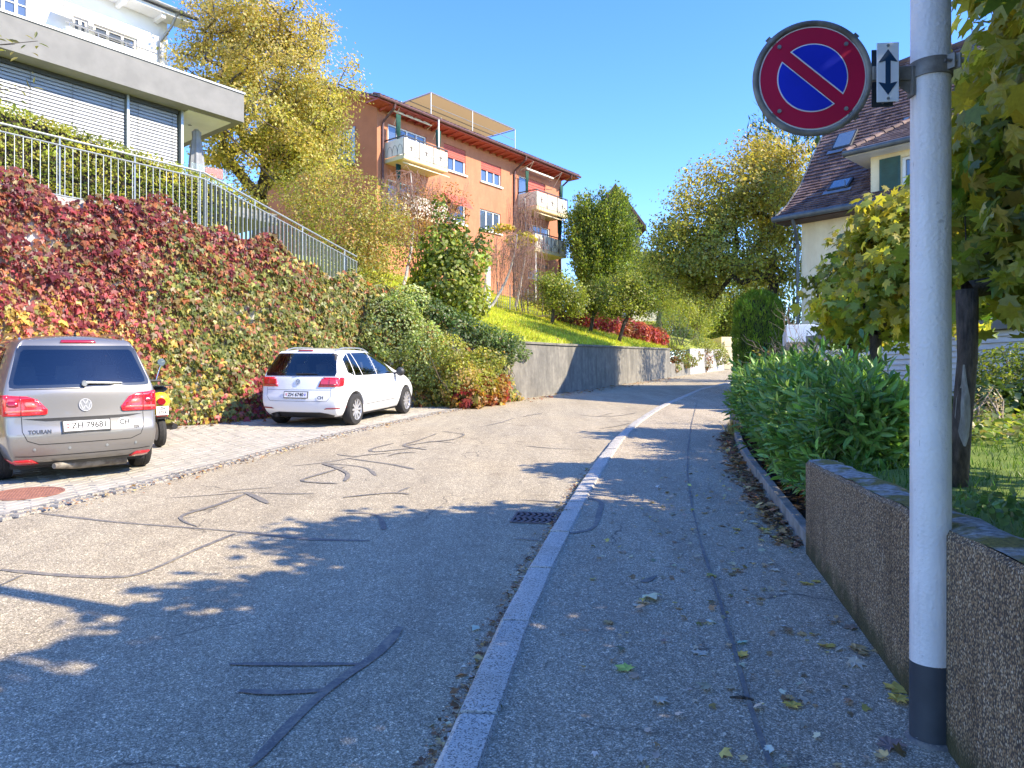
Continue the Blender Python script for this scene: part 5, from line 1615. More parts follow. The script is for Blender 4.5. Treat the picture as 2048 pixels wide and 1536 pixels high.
# ---- clipped hedge behind the railing of the modern house
def clipped(name, label, s0, s1, d0, d1, h0, h1, n, lsize, pal, seed=5):
    rng = np.random.default_rng(seed)
    q0, _ = wall_at(s0)
    t = thing(name, label, 'hedge', (q0[0] + HN[0] * d0, q0[1] + HN[1] * d0, q0[2]))
    s = rng.uniform(s0, s1, n)
    side = rng.random(n) < 0.6
    d = np.where(side, d0 - 0.05 + 0.1 * rng.random(n) ** 2, rng.uniform(d0, d1, n))
    q = np.array([wall_at(v)[0] for v in s])
    hh = np.interp(s, (s0, s1), (h0, h1))
    lump = 0.07 * np.sin(s * 6.1) * np.sin(s * 2.7 + 2)
    z = np.where(side, q[:, 2] + rng.random(n) * (hh - q[:, 2]), hh + lump + rng.normal(0, 0.03, n))
    P = np.stack([q[:, 0] + HN[0] * (d + lump * .6), q[:, 1] + HN[1] * (d + lump * .6), z], 1)
    D = np.where(side[:, None], np.array((-HN[0], -HN[1], 0.2)), np.array((0.1, -0.1, 1.0)))
    fr = leaf_frames(D, 0.65, 0.2, -0.3, rng)
    cl = (np.floor(s * 3) % 37).astype(int) + 37 * (np.floor(z * 4) % 5).astype(int)
    leaf_cloud('foliage', P, *fr, lsize * rng.lognormal(0, .25, n), palette_cols(n, pal, rng, .28, cl), 'quad', MAT['leaf'], t)
    m = MB()
    a0, a1 = wall_at(s0)[0], wall_at(s1)[0]
    n3 = np.array((*HN, 0))
    m.hexa([a0 + n3 * (d0 + .1) - (0, 0, .3), a1 + n3 * (d0 + .1) - (0, 0, .3), a1 + n3 * (d1 - .05) - (0, 0, .3), a0 + n3 * (d1 - .05) - (0, 0, .3),
            a0 * (1, 1, 0) + n3 * (d0 + .1) + (0, 0, h0 - .1), a1 * (1, 1, 0) + n3 * (d0 + .1) + (0, 0, h1 - .1), a1 * (1, 1, 0) + n3 * (d1 - .05) + (0, 0, h1 - .1), a0 * (1, 1, 0) + n3 * (d1 - .05) + (0, 0, h0 - .1)])
    m.build('dark_core', MAT['soil'], t)  # solid soil-dark box that colours in the shade inside the hedge
HED = [(3, (0.42, 0.43, 0.06)), (2, (0.28, 0.33, 0.045)), (1, (0.54, 0.48, 0.06)), (1, (0.15, 0.2, 0.035))]
clipped('clipped_hedge', 'long clipped yellow-green box hedge between the steel railing and the modern house', float(WPL[2]) - 5.5, float(WPL[2]) + 2.0, 0.75, 1.9, 7.15, 6.25, 17000, 0.055, HED)

# ---- the big yellowing tree behind the modern house
YEL = [(4, (0.50, 0.42, 0.10)), (3, (0.40, 0.38, 0.075)), (2, (0.27, 0.30, 0.055)), (2, (0.58, 0.48, 0.17))]
b0 = np.array((-9.35, 27.0, hill_z(-9.35, 27.0) - .1))
tree('autumn_tree', 'tall broad tree with yellow-green autumn leaves above the modern house', 'tree', b0, b0 + (0.15, 0, 2.6),
     [bl(520, 90, 27, 150, 110), bl(430, 175, 27, 95, 120), bl(630, 195, 26.5, 95, 130), bl(530, 240, 26, 150, 120), bl(600, 310, 26, 100, 80), bl(455, 300, 26, 80, 90), bl(470, 30, 27.5, 80, 70), bl(600, 60, 27, 70, 70), bl(480, 400, 26, 60, 60)],
     .28, 430, 60000, .10, YEL, bark='bark', sigma=.25, tip=.015, droop=.6, seed=11, shell=2.2, topbias=(9.5, 18.5, (0.55, 0.42, 0.15)), spread=.8)

# ---- shrubs on the bank between the railing and the grass slope
mound('wild_shrub', 'large feathery yellow-green shrub rising behind the lower end of the railing', 'shrub',
      [bl(690, 430, 21.0, 110, 95), bl(625, 380, 21.5, 70, 60), bl(760, 470, 21.0, 75, 80), bl(700, 520, 20.3, 80, 70), bl(760, 555, 20.2, 55, 45), bl(610, 440, 20.5, 55, 60)],
      15000, .07, [(3, (0.36, 0.34, 0.075)), (2, (0.23, 0.26, 0.05)), (2, (0.45, 0.33, 0.10)), (1, (0.38, 0.19, 0.08))], shell=3.2, var=.3, clumps=160, seed=8, stems=26)
mound('wild_shrub', 'loose reddish-brown autumn shrub in front of the lowest left balcony', 'shrub',
      [bl(850, 430, 23.5, 75, 65), bl(800, 480, 22.5, 60, 60), bl(900, 410, 24, 45, 45)],
      3600, .07, [(3, (0.34, 0.15, 0.06)), (2, (0.30, 0.22, 0.07)), (1, (0.42, 0.13, 0.05))], shell=2.4, var=.3, seed=18, stems=40, stem_mat='twig')
mound('hazel_bush', 'tall green hazel bush with upright leafy shoots in front of the salmon house', 'shrub',
      [bl(895, 570, 21.9, 66, 72), bl(880, 500, 22, 50, 48), bl(935, 520, 22, 42, 50), bl(925, 600, 21.8, 58, 46), bl(878, 425, 22.2, 14, 42), bl(968, 490, 22, 16, 42), bl(915, 465, 22.2, 26, 34)],
      6000, .11, [(3, (0.22, 0.27, 0.05)), (2, (0.11, 0.16, 0.03)), (2, (0.33, 0.34, 0.075))], 'round', shell=3.6, var=.3, clumps=90, seed=28, stems=24)
mound('hazel_bush', 'small bright lime bush beside the foot of the tall hazel', 'shrub', [bl(835, 585, 21.6, 26, 30), bl(845, 548, 21.8, 20, 26)],
      900, .11, [(3, (0.32, 0.34, 0.05)), (1, (0.2, 0.25, 0.04))], 'round', seed=38, stems=6)
mound('trailing_ivy', 'pale variegated ivy spilling down the bank beside the creeper', 'ivy',
      [((-3.1, 19.15, 3.2), (.75, .45, .9)), ((-2.3, 19.35, 2.5), (.6, .4, .85)), ((-1.75, 19.7, 1.9), (.5, .4, .7)), ((-2.8, 19.35, 3.9), (.6, .3, .4))],
      6500, .06, [(3, (0.36, 0.42, 0.17)), (2, (0.2, 0.26, 0.08)), (1, (0.52, 0.55, 0.32))], 'round', shell=9, seed=48, stems=0, floor=1.0)
mound('trailing_ivy', 'dense dark ivy hanging over the end of the concrete wall', 'ivy',
      [(W(985, 705, 21.5), (.85, .45, .42)), (W(1030, 708, 22.8), (.5, .35, .25)), (W(945, 680, 21.0), (.6, .4, .35)), (W(912, 668, 20.6), (.5, .4, .3)), (W(960, 740, 20.9), (.6, .4, .6)), (W(985, 765, 21.5), (.3, .2, .4))] + [(wall_at(s_)[0] + (.02, -.05, -.12), (.42, .3, .3)) for s_ in np.arange(WPL[5] - .3, WPL[7] - .5, .45)],
      11000, .06, [(3, (0.085, 0.145, 0.05)), (2, (0.15, 0.22, 0.08)), (1, (0.24, 0.31, 0.13))], 'round', shell=9, seed=58, stems=0, floor=1.2)
mound('mixed_shrub', 'tangle of yellow-green and dry stems at the foot of the bank beside the white car', 'shrub',
      [((-1.35, 19.3, 1.75), (.55, .5, .75)), ((-.9, 20.0, 1.7), (.5, .45, .6)), ((-1.7, 19.2, 2.5), (.55, .4, .5)), ((-.75, 20.5, 2.3), (.6, .4, .4))],
      5200, .075, [(3, (0.42, 0.42, 0.09)), (2, (0.26, 0.3, 0.06)), (1, (0.45, 0.27, 0.11))], 'quad', shell=4, seed=68, stems=24, floor=1.05, var=.32)
mound('red_creeper', 'low red and orange creeper at the foot of the bank where the parking bay ends', 'climbing plant',
      [((-1.15, 19.1, 1.35), (.5, .3, .35)), ((-.55, 20.3, 1.5), (.45, .35, .45)), ((-.3, 20.8, 1.6), (.25, .25, .4)), ((-.75, 19.9, 1.5), (.35, .3, .4))],
      1500, .12, [(3, (0.42, 0.10, 0.06)), (2, (0.45, 0.26, 0.06)), (2, (0.34, 0.035, 0.04)), (2, (0.30, 0.27, 0.06))], 'creeper', shell=6, seed=78, stems=0, floor=1.05, droop=1.0)
mound('pink_shrub', 'small dusky pink shrub on top of the bank above the ivy', 'shrub', [(W(925, 690, 20.9), (.4, .3, .3)), (W(905, 720, 20.6), (.35, .3, .25))],
      900, .065, [(3, (0.34, 0.14, 0.13)), (1, (0.24, 0.17, 0.07))], seed=88, stems=8, floor=2.4)

# ---- weeping birches in front of the salmon house
def weeping(name, label, base, top, drops, n, length, seed, rad, leafs=600):
    rng = np.random.default_rng(seed)
    t = thing(name, label, 'tree', base)
    base, top = np.array(base), np.array(top)
    pts = [base + (top - base) * f + np.array((0.25 * math.sin(f * 3.2), 0.1 * math.sin(f * 5), 0)) for f in np.linspace(0, 1, 9)]
    MB().tube(pts, list(np.linspace(.075, .03, 9)), 8).build('trunk', MAT['bark_birch'], t, smooth=True)
    A_, B_, ra, rb, LP = [], [], [], [], []
    for i in range(n):
        ang = rng.uniform(0, 2 * math.pi); rr = rad * rng.random() ** .6
        s = pts[rng.integers(5, 9)]
        knee = top + np.array((math.cos(ang) * rr, math.sin(ang) * rr * .8, rng.uniform(-.9, .15) - .15 * rr))
        if i % 5 == 0:
            mid = (s + knee) / 2 + np.array((0, 0, .25))
            A_ += [s, mid]; B_ += [mid, knee]; ra += [.014, .010]; rb += [.010, .006]
        p = knee; L = length * rng.uniform(.35, 1.0)
        drift = rng.normal(0, .05, 2)
        for j in range(5):
            q = p + np.array((drift[0] + rng.normal(0, .03), drift[1] + rng.normal(0, .03), -L / 5))
            A_.append(p); B_.append(q); ra.append(.0075 - .001 * j); rb.append(.0065 - .001 * j)
            if rng.random() < .8: LP.append(q + rng.normal(0, .05, 3))
            p = q
    tubes_obj('hanging_twigs', A_, B_, ra, rb, MAT['twig'], t, 3, 'stuff')
    if leafs:
        LP = np.array(LP)[rng.choice(len(LP), leafs)] + rng.normal(0, .06, (leafs, 3))
        fr = leaf_frames(rng.normal(0, 1, (leafs, 3)), 1, 0, 1.2, rng)
        leaf_cloud('foliage', LP, *fr, .055 * rng.lognormal(0, .2, leafs), palette_cols(leafs, [(2, (0.34, 0.2, 0.11)), (1, (0.3, 0.24, 0.09)), (1, (0.4, 0.25, 0.18))], rng), 'quad', MAT['leaf'], t)
p1 = W(1030, 560, 37.0); p1[2] = hill_z(p1[0], p1[1])
weeping('weeping_birch', 'bare reddish weeping birch before the right-hand balconies of the salmon house', p1, W(1050, 396, 37.0), 0, 170, 4.3, 5, .95, 300)
p2 = W(982, 590, 33.5); p2[2] = hill_z(p2[0], p2[1])
weeping('weeping_birch', 'weeping birch with a pale trunk beside the wire fence on the slope', p2, W(1035, 470, 34.0), 0, 300, 3.0, 6, 1.5, 300)
p3 = W(806, 470, 31.0); p3[2] = hill_z(p3[0], p3[1])
weeping('weeping_birch', 'small weeping birch under the upper left balcony of the salmon house', p3, W(822, 345, 31.5), 0, 300, 2.3, 7, 1.3, 700)
yb = W(1042, 480, 35.5)
mound('yellow_climber', 'yellow-leaved climber on the birch beneath the lower right balcony', 'climbing plant', [(yb, (.75, .4, .35)), (yb + (-.9, 0, .55), (.6, .3, .2))], 800, .11,
      [(3, (0.5, 0.38, 0.04)), (1, (0.33, 0.32, 0.05))], 'round', seed=98, stems=5, floor=float(hill_z(yb[0], yb[1])))

# ---- small fruit trees on the grass slope
FR = [(3, (0.27, 0.31, 0.06)), (2, (0.37, 0.39, 0.08)), (2, (0.17, 0.21, 0.04))]
for i, (ub, vb, Y, bl_, lab) in enumerate([
        (1103, 628, 33.0, [(1125, 560, 42, 38), (1100, 545, 26, 26), (1150, 585, 24, 26)], 'small fruit tree on the grass slope nearest the wire fence'),
        (1180, 648, 35.5, [(1195, 585, 40, 30), (1170, 575, 24, 22), (1210, 560, 25, 25)], 'middle small fruit tree on the slope with a forked pale trunk'),
        (1237, 680, 34.0, [(1250, 590, 50, 42), (1220, 600, 30, 30), (1285, 600, 30, 32), (1255, 555, 36, 26)], 'fruit tree with a dark straight trunk low on the slope before the red creeper')]):
    x = (ub - 1024) / F * Y
    base = np.array((x, Y, hill_z(x, Y) - .05))
    sc = base[2] - W(ub, vb, Y)[2]
    bb = [(W(a, b, Y) + (0, 0, sc), (c * Y / F, c * Y / F, d * Y / F)) for a, b, c, d in bl_]
    tree('fruit_tree', lab, 'tree', base, base + (.1 + .1 * i, 0, 1.0), bb, .085, 150, 7000, .10, FR, bark='bark_dark' if i != 1 else 'bark', group='small fruit trees on the grass slope', sigma=.2, seed=31 + i, tip=.009, shell=2.2)

# ---- red creeper hedge and shrubs at the top of the slope
L0, L1 = W(1128, 634, 36.5), W(1316, 678, 39.6)
mound('red_creeper', 'crimson creeper on the low fence along the upper edge of the grass slope', 'climbing plant',
      [(L0 + (L1 - L0) * f + (0, 0, .05), (.62, .25, .55 + .15 * math.sin(f * 3))) for f in np.linspace(0.02, 1, 10)], 7500, .11,
      [(3, (0.52, 0.09, 0.115)), (3, (0.58, 0.2, 0.2)), (1, (0.27, 0.05, 0.06)), (1, (0.4, 0.26, 0.1))], 'creeper', shell=8, seed=108, stems=0, droop=1.0)
L0, L1 = W(1062, 596, 35.2), W(1135, 628, 36.0)
mound('mixed_shrub', 'low brown and green hedge under the wire fence on the slope', 'hedge', [(L0 + (L1 - L0) * f, (.5, .3, .35)) for f in (0, .33, .66, 1)], 1800, .08, [(2, (0.15, 0.16, 0.05)), (1, (0.28, 0.17, 0.08))], seed=118, stems=6)
mound('juniper', 'blue-green spreading juniper at the corner above the concrete wall', 'shrub', [bl(1340, 655, 40, 36, 36), bl(1370, 680, 40.5, 36, 24), bl(1310, 640, 40, 24, 24)], 4500, .09,
      [(3, (0.10, 0.17, 0.085)), (1, (0.18, 0.24, 0.08)), (1, (0.06, 0.1, 0.05))], 'needle', seed=128, stems=10)
mound('bamboo', 'bright yellow-green bamboo clump beside the juniper', 'shrub', [bl(1362, 612, 43, 34, 40), bl(1395, 640, 44, 26, 40), bl(1335, 600, 43, 26, 28)], 4500, .13,
      [(3, (0.36, 0.37, 0.06)), (2, (0.25, 0.29, 0.05))], 'needle', seed=138, stems=14, droop=1.0)
mound('round_shrub', 'rounded yellow-green bush on top of the pale far wall', 'shrub', [bl(1405, 690, 47, 26, 16), bl(1432, 700, 49, 18, 16)], 2200, .09, [(3, (0.30, 0.31, 0.07)), (1, (0.2, 0.22, 0.05))], seed=148, stems=6)
mound('trailing_ivy', 'ivy curtain hanging down the pale far wall', 'ivy', [(W(1408, 722, 46.5), (.6, .25, .75)), (W(1388, 712, 45.0), (.5, .25, .4)), (W(1440, 715, 49.5), (.7, .3, .5)), (W(1352, 712, 40.2), (.8, .4, .45)), (W(1370, 722, 42.0), (.8, .5, .4)), (W(1345, 735, 40.0), (.5, .3, .3))], 3600, .09,
      [(2, (0.22, 0.26, 0.08)), (1, (0.3, 0.1, 0.08))], 'round', seed=158, stems=0, floor=1.8)
for i, (u, v, Y, ru, rv, lab) in enumerate([(1448, 620, 60, 36, 84, 'dark bushy tree behind the bend of the street'), (1392, 585, 50, 48, 75, 'leafy tree crown above the bamboo left of the bend'), (1492, 590, 58, 40, 90, 'tree crown behind the clipped thuja'),
                                         (1318, 560, 47, 52, 52, 'leafy tree crown right of the lowest fruit tree'), (1262, 540, 52, 50, 44, 'tree crown between the yew and the small fruit trees'),
         (1350, 640, 62, 50, 60, 'distant tree low behind the juniper'), (1420, 665, 66, 46, 60, 'distant tree low behind the round bush on the far wall'), (1300, 610, 58, 45, 50, 'distant tree low behind the crimson creeper'), (1470, 660, 68, 40, 70, 'distant tree low behind the thuja column')]):
    c = W(u, v, Y); zb = hill_z(c[0], Y)
    tree('distant_tree', lab, 'tree', (c[0], Y, min(zb, c[2] - 1)), (c[0], Y, c[2] - .2), [(c, (ru * Y / F, ru * Y / F, rv * Y / F)), (c + (ru * Y / F * .5, .5, -1.0), (ru * Y / F * .7, 1.5, rv * Y / F * .7))], .16, 170, 13000, .14,
         [(3, (0.2, 0.25, 0.045)), (2, (0.3, 0.34, 0.06)), (1, (0.42, 0.41, 0.08))], group='trees beyond the bend', seed=51 + i, sigma=.35)

# ---- yew beside the salmon house
def yew(name, label, base, top, rad, n, pal, seed, lsize=.28, trunk=True, tm='needle'):
    rng = np.random.default_rng(seed)
    t = thing(name, label, 'tree', base)
    base, top = np.array(base, float), np.array(top, float)
    H = top[2] - base[2]
    tips, dirs = [], []
    for i in range(760):
        f = rng.random() ** .85
        a = rng.uniform(0, 2 * math.pi)
        r = rad * (math.sin(math.pi * min(1, .18 + .86 * (1 - f))) ** .6) * rng.uniform(.72, 1.05)
        r *= 1 + .14 * math.sin(3 * a + 5 * f)
        tips.append(base + np.array((math.cos(a) * r, math.sin(a) * r, H * (.06 + .94 * f)))); dirs.append((math.cos(a), math.sin(a), .9 + f))
    tips, dirs = np.array(tips), unit(np.array(dirs))
    k = rng.choice(len(tips), n)
    along = rng.uniform(-1.5, .45, n)
    P = tips[k] + dirs[k] * along[:, None] + rng.normal(0, 1, (n, 3)) * (.10 + .13 * (1 - np.clip(along + .5, 0, 1)))[:, None]
    T = unit(dirs[k] + rng.normal(0, .45, (n, 3))); Nn = unit(np.cross(T, rng.normal(0, 1, (n, 3)))); S = np.cross(T, Nn)
    leaf_cloud('crown', P, S, T, Nn, lsize * rng.lognormal(0, .25, n), palette_cols(n, pal, rng, .28, k), tm, MAT['leaf'], t)
    if trunk:
        A_, B_, ra, rb = [], [], [], []
        for j in range(7):
            o = rng.normal(0, .25, 2); b2 = base + np.array((o[0], o[1], -.3)); e = base + np.array((o[0] * 3, o[1] * 3, H * .28))
            A_.append(b2); B_.append(e); ra.append(.12); rb.append(.03)
        tubes_obj('trunk', A_, B_, ra, rb, MAT['twig'], t, 6)
YW = [(3, (0.18, 0.24, 0.045)), (2, (0.11, 0.16, 0.035)), (2, (0.28, 0.32, 0.065))]
by = W(1204, 570, 46.0); by[2] = min(hill_z(by[0], by[1]), by[2])
yew('yew_tree', 'dense dark green yew standing right of the salmon house', by, W(1200, 398, 46.0), 2.0, 60000, YW, 61, .13, tm='quad')
bc = np.array((13.0, 33.5, 1.8))
yew('spruce', 'dark conifer top peeping out behind the brown tiled roof', bc, W(1590, 235, 33.5), 2.3, 9000, [(3, (0.05, 0.085, 0.035)), (1, (0.09, 0.13, 0.045))], 62)

# ---- the loose walnut leaning over the street
WN = [(3, (0.34, 0.36, 0.07)), (2, (0.23, 0.27, 0.055)), (2, (0.46, 0.44, 0.09)), (1, (0.56, 0.47, 0.10))]
bw = np.array((9.9, 27.5, g(27.5)))
tree('walnut_tree', 'wide loose tree with thin yellow-green foliage leaning over the street by the cream house', 'tree', bw, W(1545, 590, 27.3),
     [bl(1470, 400, 27.5, 120, 85), bl(1530, 320, 28, 75, 62), bl(1385, 460, 27, 80, 75), bl(1350, 520, 27, 55, 55), bl(1450, 520, 27, 110, 60), bl(1560, 460, 28, 55, 90), bl(1540, 560, 28, 55, 55), bl(1585, 370, 28.5, 40, 70), bl(1400, 560, 28, 55, 45), bl(1330, 470, 27.5, 30, 40)],
     .19, 560, 42000, .108, WN, bark='bark_dark', sigma=.27, seed=71, shell=2.0, topbias=(7.0, 11.5, (0.42, 0.31, 0.06)), var=.3)

# ---- clipped thuja column by the pavement
rng = np.random.default_rng(81)
tb = np.array((7.75, 23.0, g(23.0) + KH))
t = thing('thuja', 'tall clipped thuja column at the far end of the laurel hedge', 'shrub', tb)
n = 17000
h = rng.random(n) ** .85 * 3.25; a = rng.uniform(0, 2 * np.pi, n)
rr = np.where(h < 2.55, .74, .74 * np.sqrt(np.clip(1 - ((h - 2.55) / .72) ** 2, 0.01, 1))) * (1 + .03 * np.sin(7 * a + 4 * h)) - .08 * rng.random(n) ** 2
P = tb + np.stack([np.cos(a) * rr, np.sin(a) * rr, h], 1)
D = np.stack([np.cos(a), np.sin(a), np.where(h > 2.4, .8, .15)], 1)
T = unit(D * .5 + np.array((0, 0, 1.0)) + rng.normal(0, .3, (n, 3))); Nn = unit(np.cross(T, rng.normal(0, 1, (n, 3)))); S = np.cross(T, Nn)
leaf_cloud('foliage', P, S, T, Nn, .11 * rng.lognormal(0, .2, n), palette_cols(n, [(3, (0.22, 0.32, 0.03)), (2, (0.14, 0.22, 0.025)), (1, (0.32, 0.41, 0.04))], rng, .25, (np.floor(h * 5) * 23 + np.floor(a * 3.6)).astype(int)), 'needle', MAT['leaf'], t)
MB().lathe([(0.0, 3.05), (.3, 3.0), (.55, 2.6), (.6, 2.2), (.6, 0), (0, 0)], 14, tb).build('dark_core', MAT['soil'], t, smooth=True)  # dark solid filling, paints the shade behind the outer foliage
mound('dark_shrub', 'dark evergreen skirt of foliage at the foot of the thuja', 'shrub', [((7.9, 21.6, 1.75), (.8, .5, .45)), ((8.6, 22.0, 2.0), (.6, .5, .6))], 2500, .09, [(2, (0.05, 0.09, 0.025)), (1, (0.08, 0.13, 0.03))], seed=168, floor=1.2, stems=4)

# ---- cherry laurel hedge
def laurel():
    rng = np.random.default_rng(91)
    t = thing('laurel_hedge', 'glossy dark green cherry laurel hedge along the planting bed by the pavement', 'hedge', (float(XS(8)) + .8, 8.0, g(8) + .1))
    ns = 1500
    y = 5.75 + 7.5 * rng.random(ns) ** 1.1
    xl = np.array([float(XS(v)) for v in y]) + .34 + .09 * np.sin(y * 3.3)
    wd_ = np.interp(y, [5.7, 7.5, 9.5], [.55, .85, 1.2])[:, None][:, 0]
    bz = G(y) + KH + .1; tz = 1.66 + .035 * (y - 6) + .07 * np.sin(y * 4.7) + .05 * np.sin(y * 9.1)
    kind = rng.random(ns)
    side = kind < .5; near = (kind >= .5) & (kind < .62)
    f = rng.random(ns)
    y = np.where(near, 5.78 + .18 * rng.random(ns), y)
    xl = np.array([float(XS(v)) for v in y]) + .34 + .09 * np.sin(y * 3.3)
    wd_ = np.interp(y, [5.7, 7.5, 9.5], [.55, .85, 1.2])
    bz = G(y) + KH + .1; tz = 1.42 + .065 * (y - 6) + .06 * np.sin(y * 4.7) + .05 * np.sin(y * 9.1)
    fx = np.where(side, 0.04 + 0.12 * rng.random(ns), rng.random(ns))
    z = np.where(side | near, bz + .12 + f * (tz - bz - .2), tz - .12 * rng.random(ns) - .05)
    lean = np.clip((z - bz) / (tz - bz), 0, 1)
    P0 = np.stack([xl + wd_ * fx - .12 * np.sin(lean * 3.1) * side, y, z], 1)
    D = np.stack([np.where(side, -.75, rng.normal(0, .3, ns)), np.where(near, -.8, rng.normal(0, .35, ns)), np.where(side | near, .65, 1.0)], 1)
    D = unit(D + rng.normal(0, .25, (ns, 3)))
    Ls = rng.uniform(.22, .42, ns)
    tall = rng.random(ns) < .12
    Ls = np.where(tall & ~side & ~near, Ls * 1.5, Ls)
    m = 11
    LP, LT, LN, LS, SZ, CI = [], [], [], [], [], []
    A_, B_ = P0 - D * .1, P0 + D * Ls[:, None]
    for j in range(m):
        fj = (j + .5) / m
        p = P0 + D * (Ls * fj)[:, None]
        ang = j * 2.4 + rng.uniform(0, 6.28, ns) * .15 + np.arange(ns)
        ref = unit(np.cross(D, np.tile((.3, .2, 1.0), (ns, 1)))); ref2 = np.cross(D, ref)
        rad = np.cos(ang)[:, None] * ref + np.sin(ang)[:, None] * ref2
        tt = unit(rad * (1.0 - .45 * fj) + D * (.45 + .6 * fj) + rng.normal(0, .15, (ns, 3)) - np.array((0, 0, .12)))
        nn = unit(D - tt * np.sum(D * tt, 1, keepdims=True) + rng.normal(0, .2, (ns, 3)))
        nn = unit(nn - tt * np.sum(nn * tt, 1, keepdims=True))
        LP.append(p); LT.append(tt); LN.append(nn); LS.append(np.cross(tt, nn)); SZ.append(.125 * rng.lognormal(0, .18, ns)); CI.append(np.arange(ns))
    P, T, N, S = map(np.concatenate, (LP, LT, LN, LS)); SZ = np.concatenate(SZ); CI = np.concatenate(CI)
    cols = palette_cols(len(P), [(3, (0.15, 0.29, 0.06)), (2, (0.2, 0.37, 0.08)), (1, (0.10, 0.21, 0.055)), (1, (0.29, 0.42, 0.1))], rng, .2, CI)
    split_leaves(t, P, (S, T, N), SZ, cols, 'long', (MAT['leaf_gloss'], MAT['leaf_gloss_one']), 300)
    tubes_obj('stems', A_, B_, np.full(ns, .005), np.full(ns, .003), simple('laurel_stem', (0.16, 0.2, 0.06)), t, 4, 'stuff')
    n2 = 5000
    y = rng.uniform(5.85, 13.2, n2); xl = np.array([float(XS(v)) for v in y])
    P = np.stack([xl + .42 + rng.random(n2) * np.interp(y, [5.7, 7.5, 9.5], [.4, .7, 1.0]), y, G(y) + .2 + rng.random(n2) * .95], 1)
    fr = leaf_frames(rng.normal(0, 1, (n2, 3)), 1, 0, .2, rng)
    leaf_cloud('inner_foliage', P, *fr, np.full(n2, .15), palette_cols(n2, [(1, (0.025, 0.065, 0.018))], rng), 'long', MAT['leaf_gloss'], t, 'stuff')  # inner leaves coloured much darker to paint the hedge's shaded inside
    A_, B_ = [], []
    for i in range(34):
        yy = rng.uniform(5.9, 13); x = float(XS(yy)) + rng.uniform(.5, .8)
        for j in range(3):
            A_.append((x, yy, g(yy) + .05)); B_.append((x + rng.normal(0, .25), yy + rng.normal(0, .25), 1.5))
    tubes_obj('branches', A_, B_, np.full(len(A_), .012), np.full(len(A_), .006), MAT['bark_dark'], t, 5, 'stuff')
laurel()

# ---- row of young globe maples behind the wall
MP = [(3, (0.2, 0.25, 0.045)), (2, (0.13, 0.185, 0.035)), (2, (0.32, 0.335, 0.06)), (1, (0.46, 0.38, 0.055))]
MPL = dict(tmpl='maple', bark='bark_dark', group='globe maples in a row behind the wall', droop=.9, up=.35, shell=3.2, tip=.008, low=.85)
MPB = [(w_, tuple(1.3 * q for q in c_)) for w_, c_ in MP]  # same leaf palette lightened for the light in the second crown
MA = np.array((2.76, 4.55, lawn_z(2.76, 4.55) - .03))
tree('globe_maple', 'nearest young maple just behind the sign pole, a bare scar on its trunk', 'tree', MA, MA + (.06, -.02, 1.25),
     [((3.6, 4.3, 3.45), (.7, .85, 1.0)), ((3.7, 4.3, 4.4), (.66, .8, .65)), ((3.42, 4.55, 2.7), (.5, .7, .5)), ((3.3, 4.15, 2.4), (.5, .45, .36)), ((3.65, 5.1, 3.2), (.33, .6, .7)), ((3.25, 3.5, 3.5), (.6, .5, .8)), ((4.0, 4.6, 3.5), (.8, .9, 1.0)), ((4.25, 3.7, 3.2), (.65, .6, .7)), ((4.8, 4.2, 3.1), (.45, .5, .6)), ((3.75, 5.7, 3.1), (.3, .5, .6))],  # outermost right blobs are unseen, added to block sun flecks on pavement
     .058, 300, 15000, .125, MP, sigma=.16, seed=101, single=300, topbias=(3.1, 4.6, (0.5, 0.42, 0.06)), **MPL)  # crown top coloured brighter and yellower for the sun on it
MBs = np.array((4.08, 8.2, lawn_z(4.08, 8.2) - .03))
tree('globe_maple', 'farther young maple rising out of the laurel hedge in front of the cream house', 'tree', MBs, MBs + (0, 0, 1.1),
     [((4.32, 8.2, 2.85), (.5, .75, .7)), ((4.45, 8.2, 3.35), (.42, .6, .5)), ((4.7, 8.1, 2.8), (.6, .8, .65)), ((4.25, 8.2, 3.6), (.16, .3, .32)), ((3.85, 8.2, 2.5), (.36, .5, .33)), ((4.5, 7.1, 2.9), (.42, .6, .6)), ((4.4, 6.7, 3.0), (.35, .5, .5))],
     .065, 180, 6200, .11, MPB, sigma=.13, seed=102, single=300, topbias=(2.8, 3.9, (0.40, 0.35, 0.05)), **MPL)  # sunlit look of the crown top put into its leaf colour
MD = np.array((5.55, 11.9, lawn_z(5.55, 11.9) - .03))
tree('globe_maple', 'third maple of the row, mostly hidden behind the one in the laurel hedge', 'tree', MD, MD + (0, 0, 1.1),
     [((5.7, 11.9, 3.0), (.7, .9, .8)), ((5.8, 11.9, 3.6), (.6, .7, .6))], .075, 100, 3200, .12, MP, sigma=.15, seed=104, **MPL)
MC = np.array((1.75, .75, 1.0))
tree('globe_maple', 'maple whose crown shades the pavement, its trunk behind the near end of the wall', 'tree', MC, MC + (.1, 0, 1.3),
     [((1.5, .5, 3.7), (1.2, 1.0, .8)), ((2.1, .6, 4.2), (1.1, .9, .7)), ((2.2, -.4, 3.6), (1.2, 1.0, .9)), ((2.6, -1.8, 3.9), (1.5, 1.2, 1.1)), ((2.9, 1.9, 3.5), (.9, .9, .9)), ((2.85, 2.75, 3.45), (.7, .7, .8)), ((1.7, 1.0, 3.4), (.9, .8, .5))],
     .07, 330, 17000, .15, MP, sigma=.18, seed=103, **MPL)
ME = np.array((1.1, -3.2, .98))
tree('globe_maple', 'maple behind the camera at the near end of the row', 'tree', ME, ME + (.1, 0, 1.3),
     [((1.5, -3.4, 3.6), (1.4, 1.2, 1.0)), ((2.0, -4.2, 4.0), (1.4, 1.4, 1.0))], .07, 120, 4200, .15, MP, sigma=.18, seed=105, **MPL)

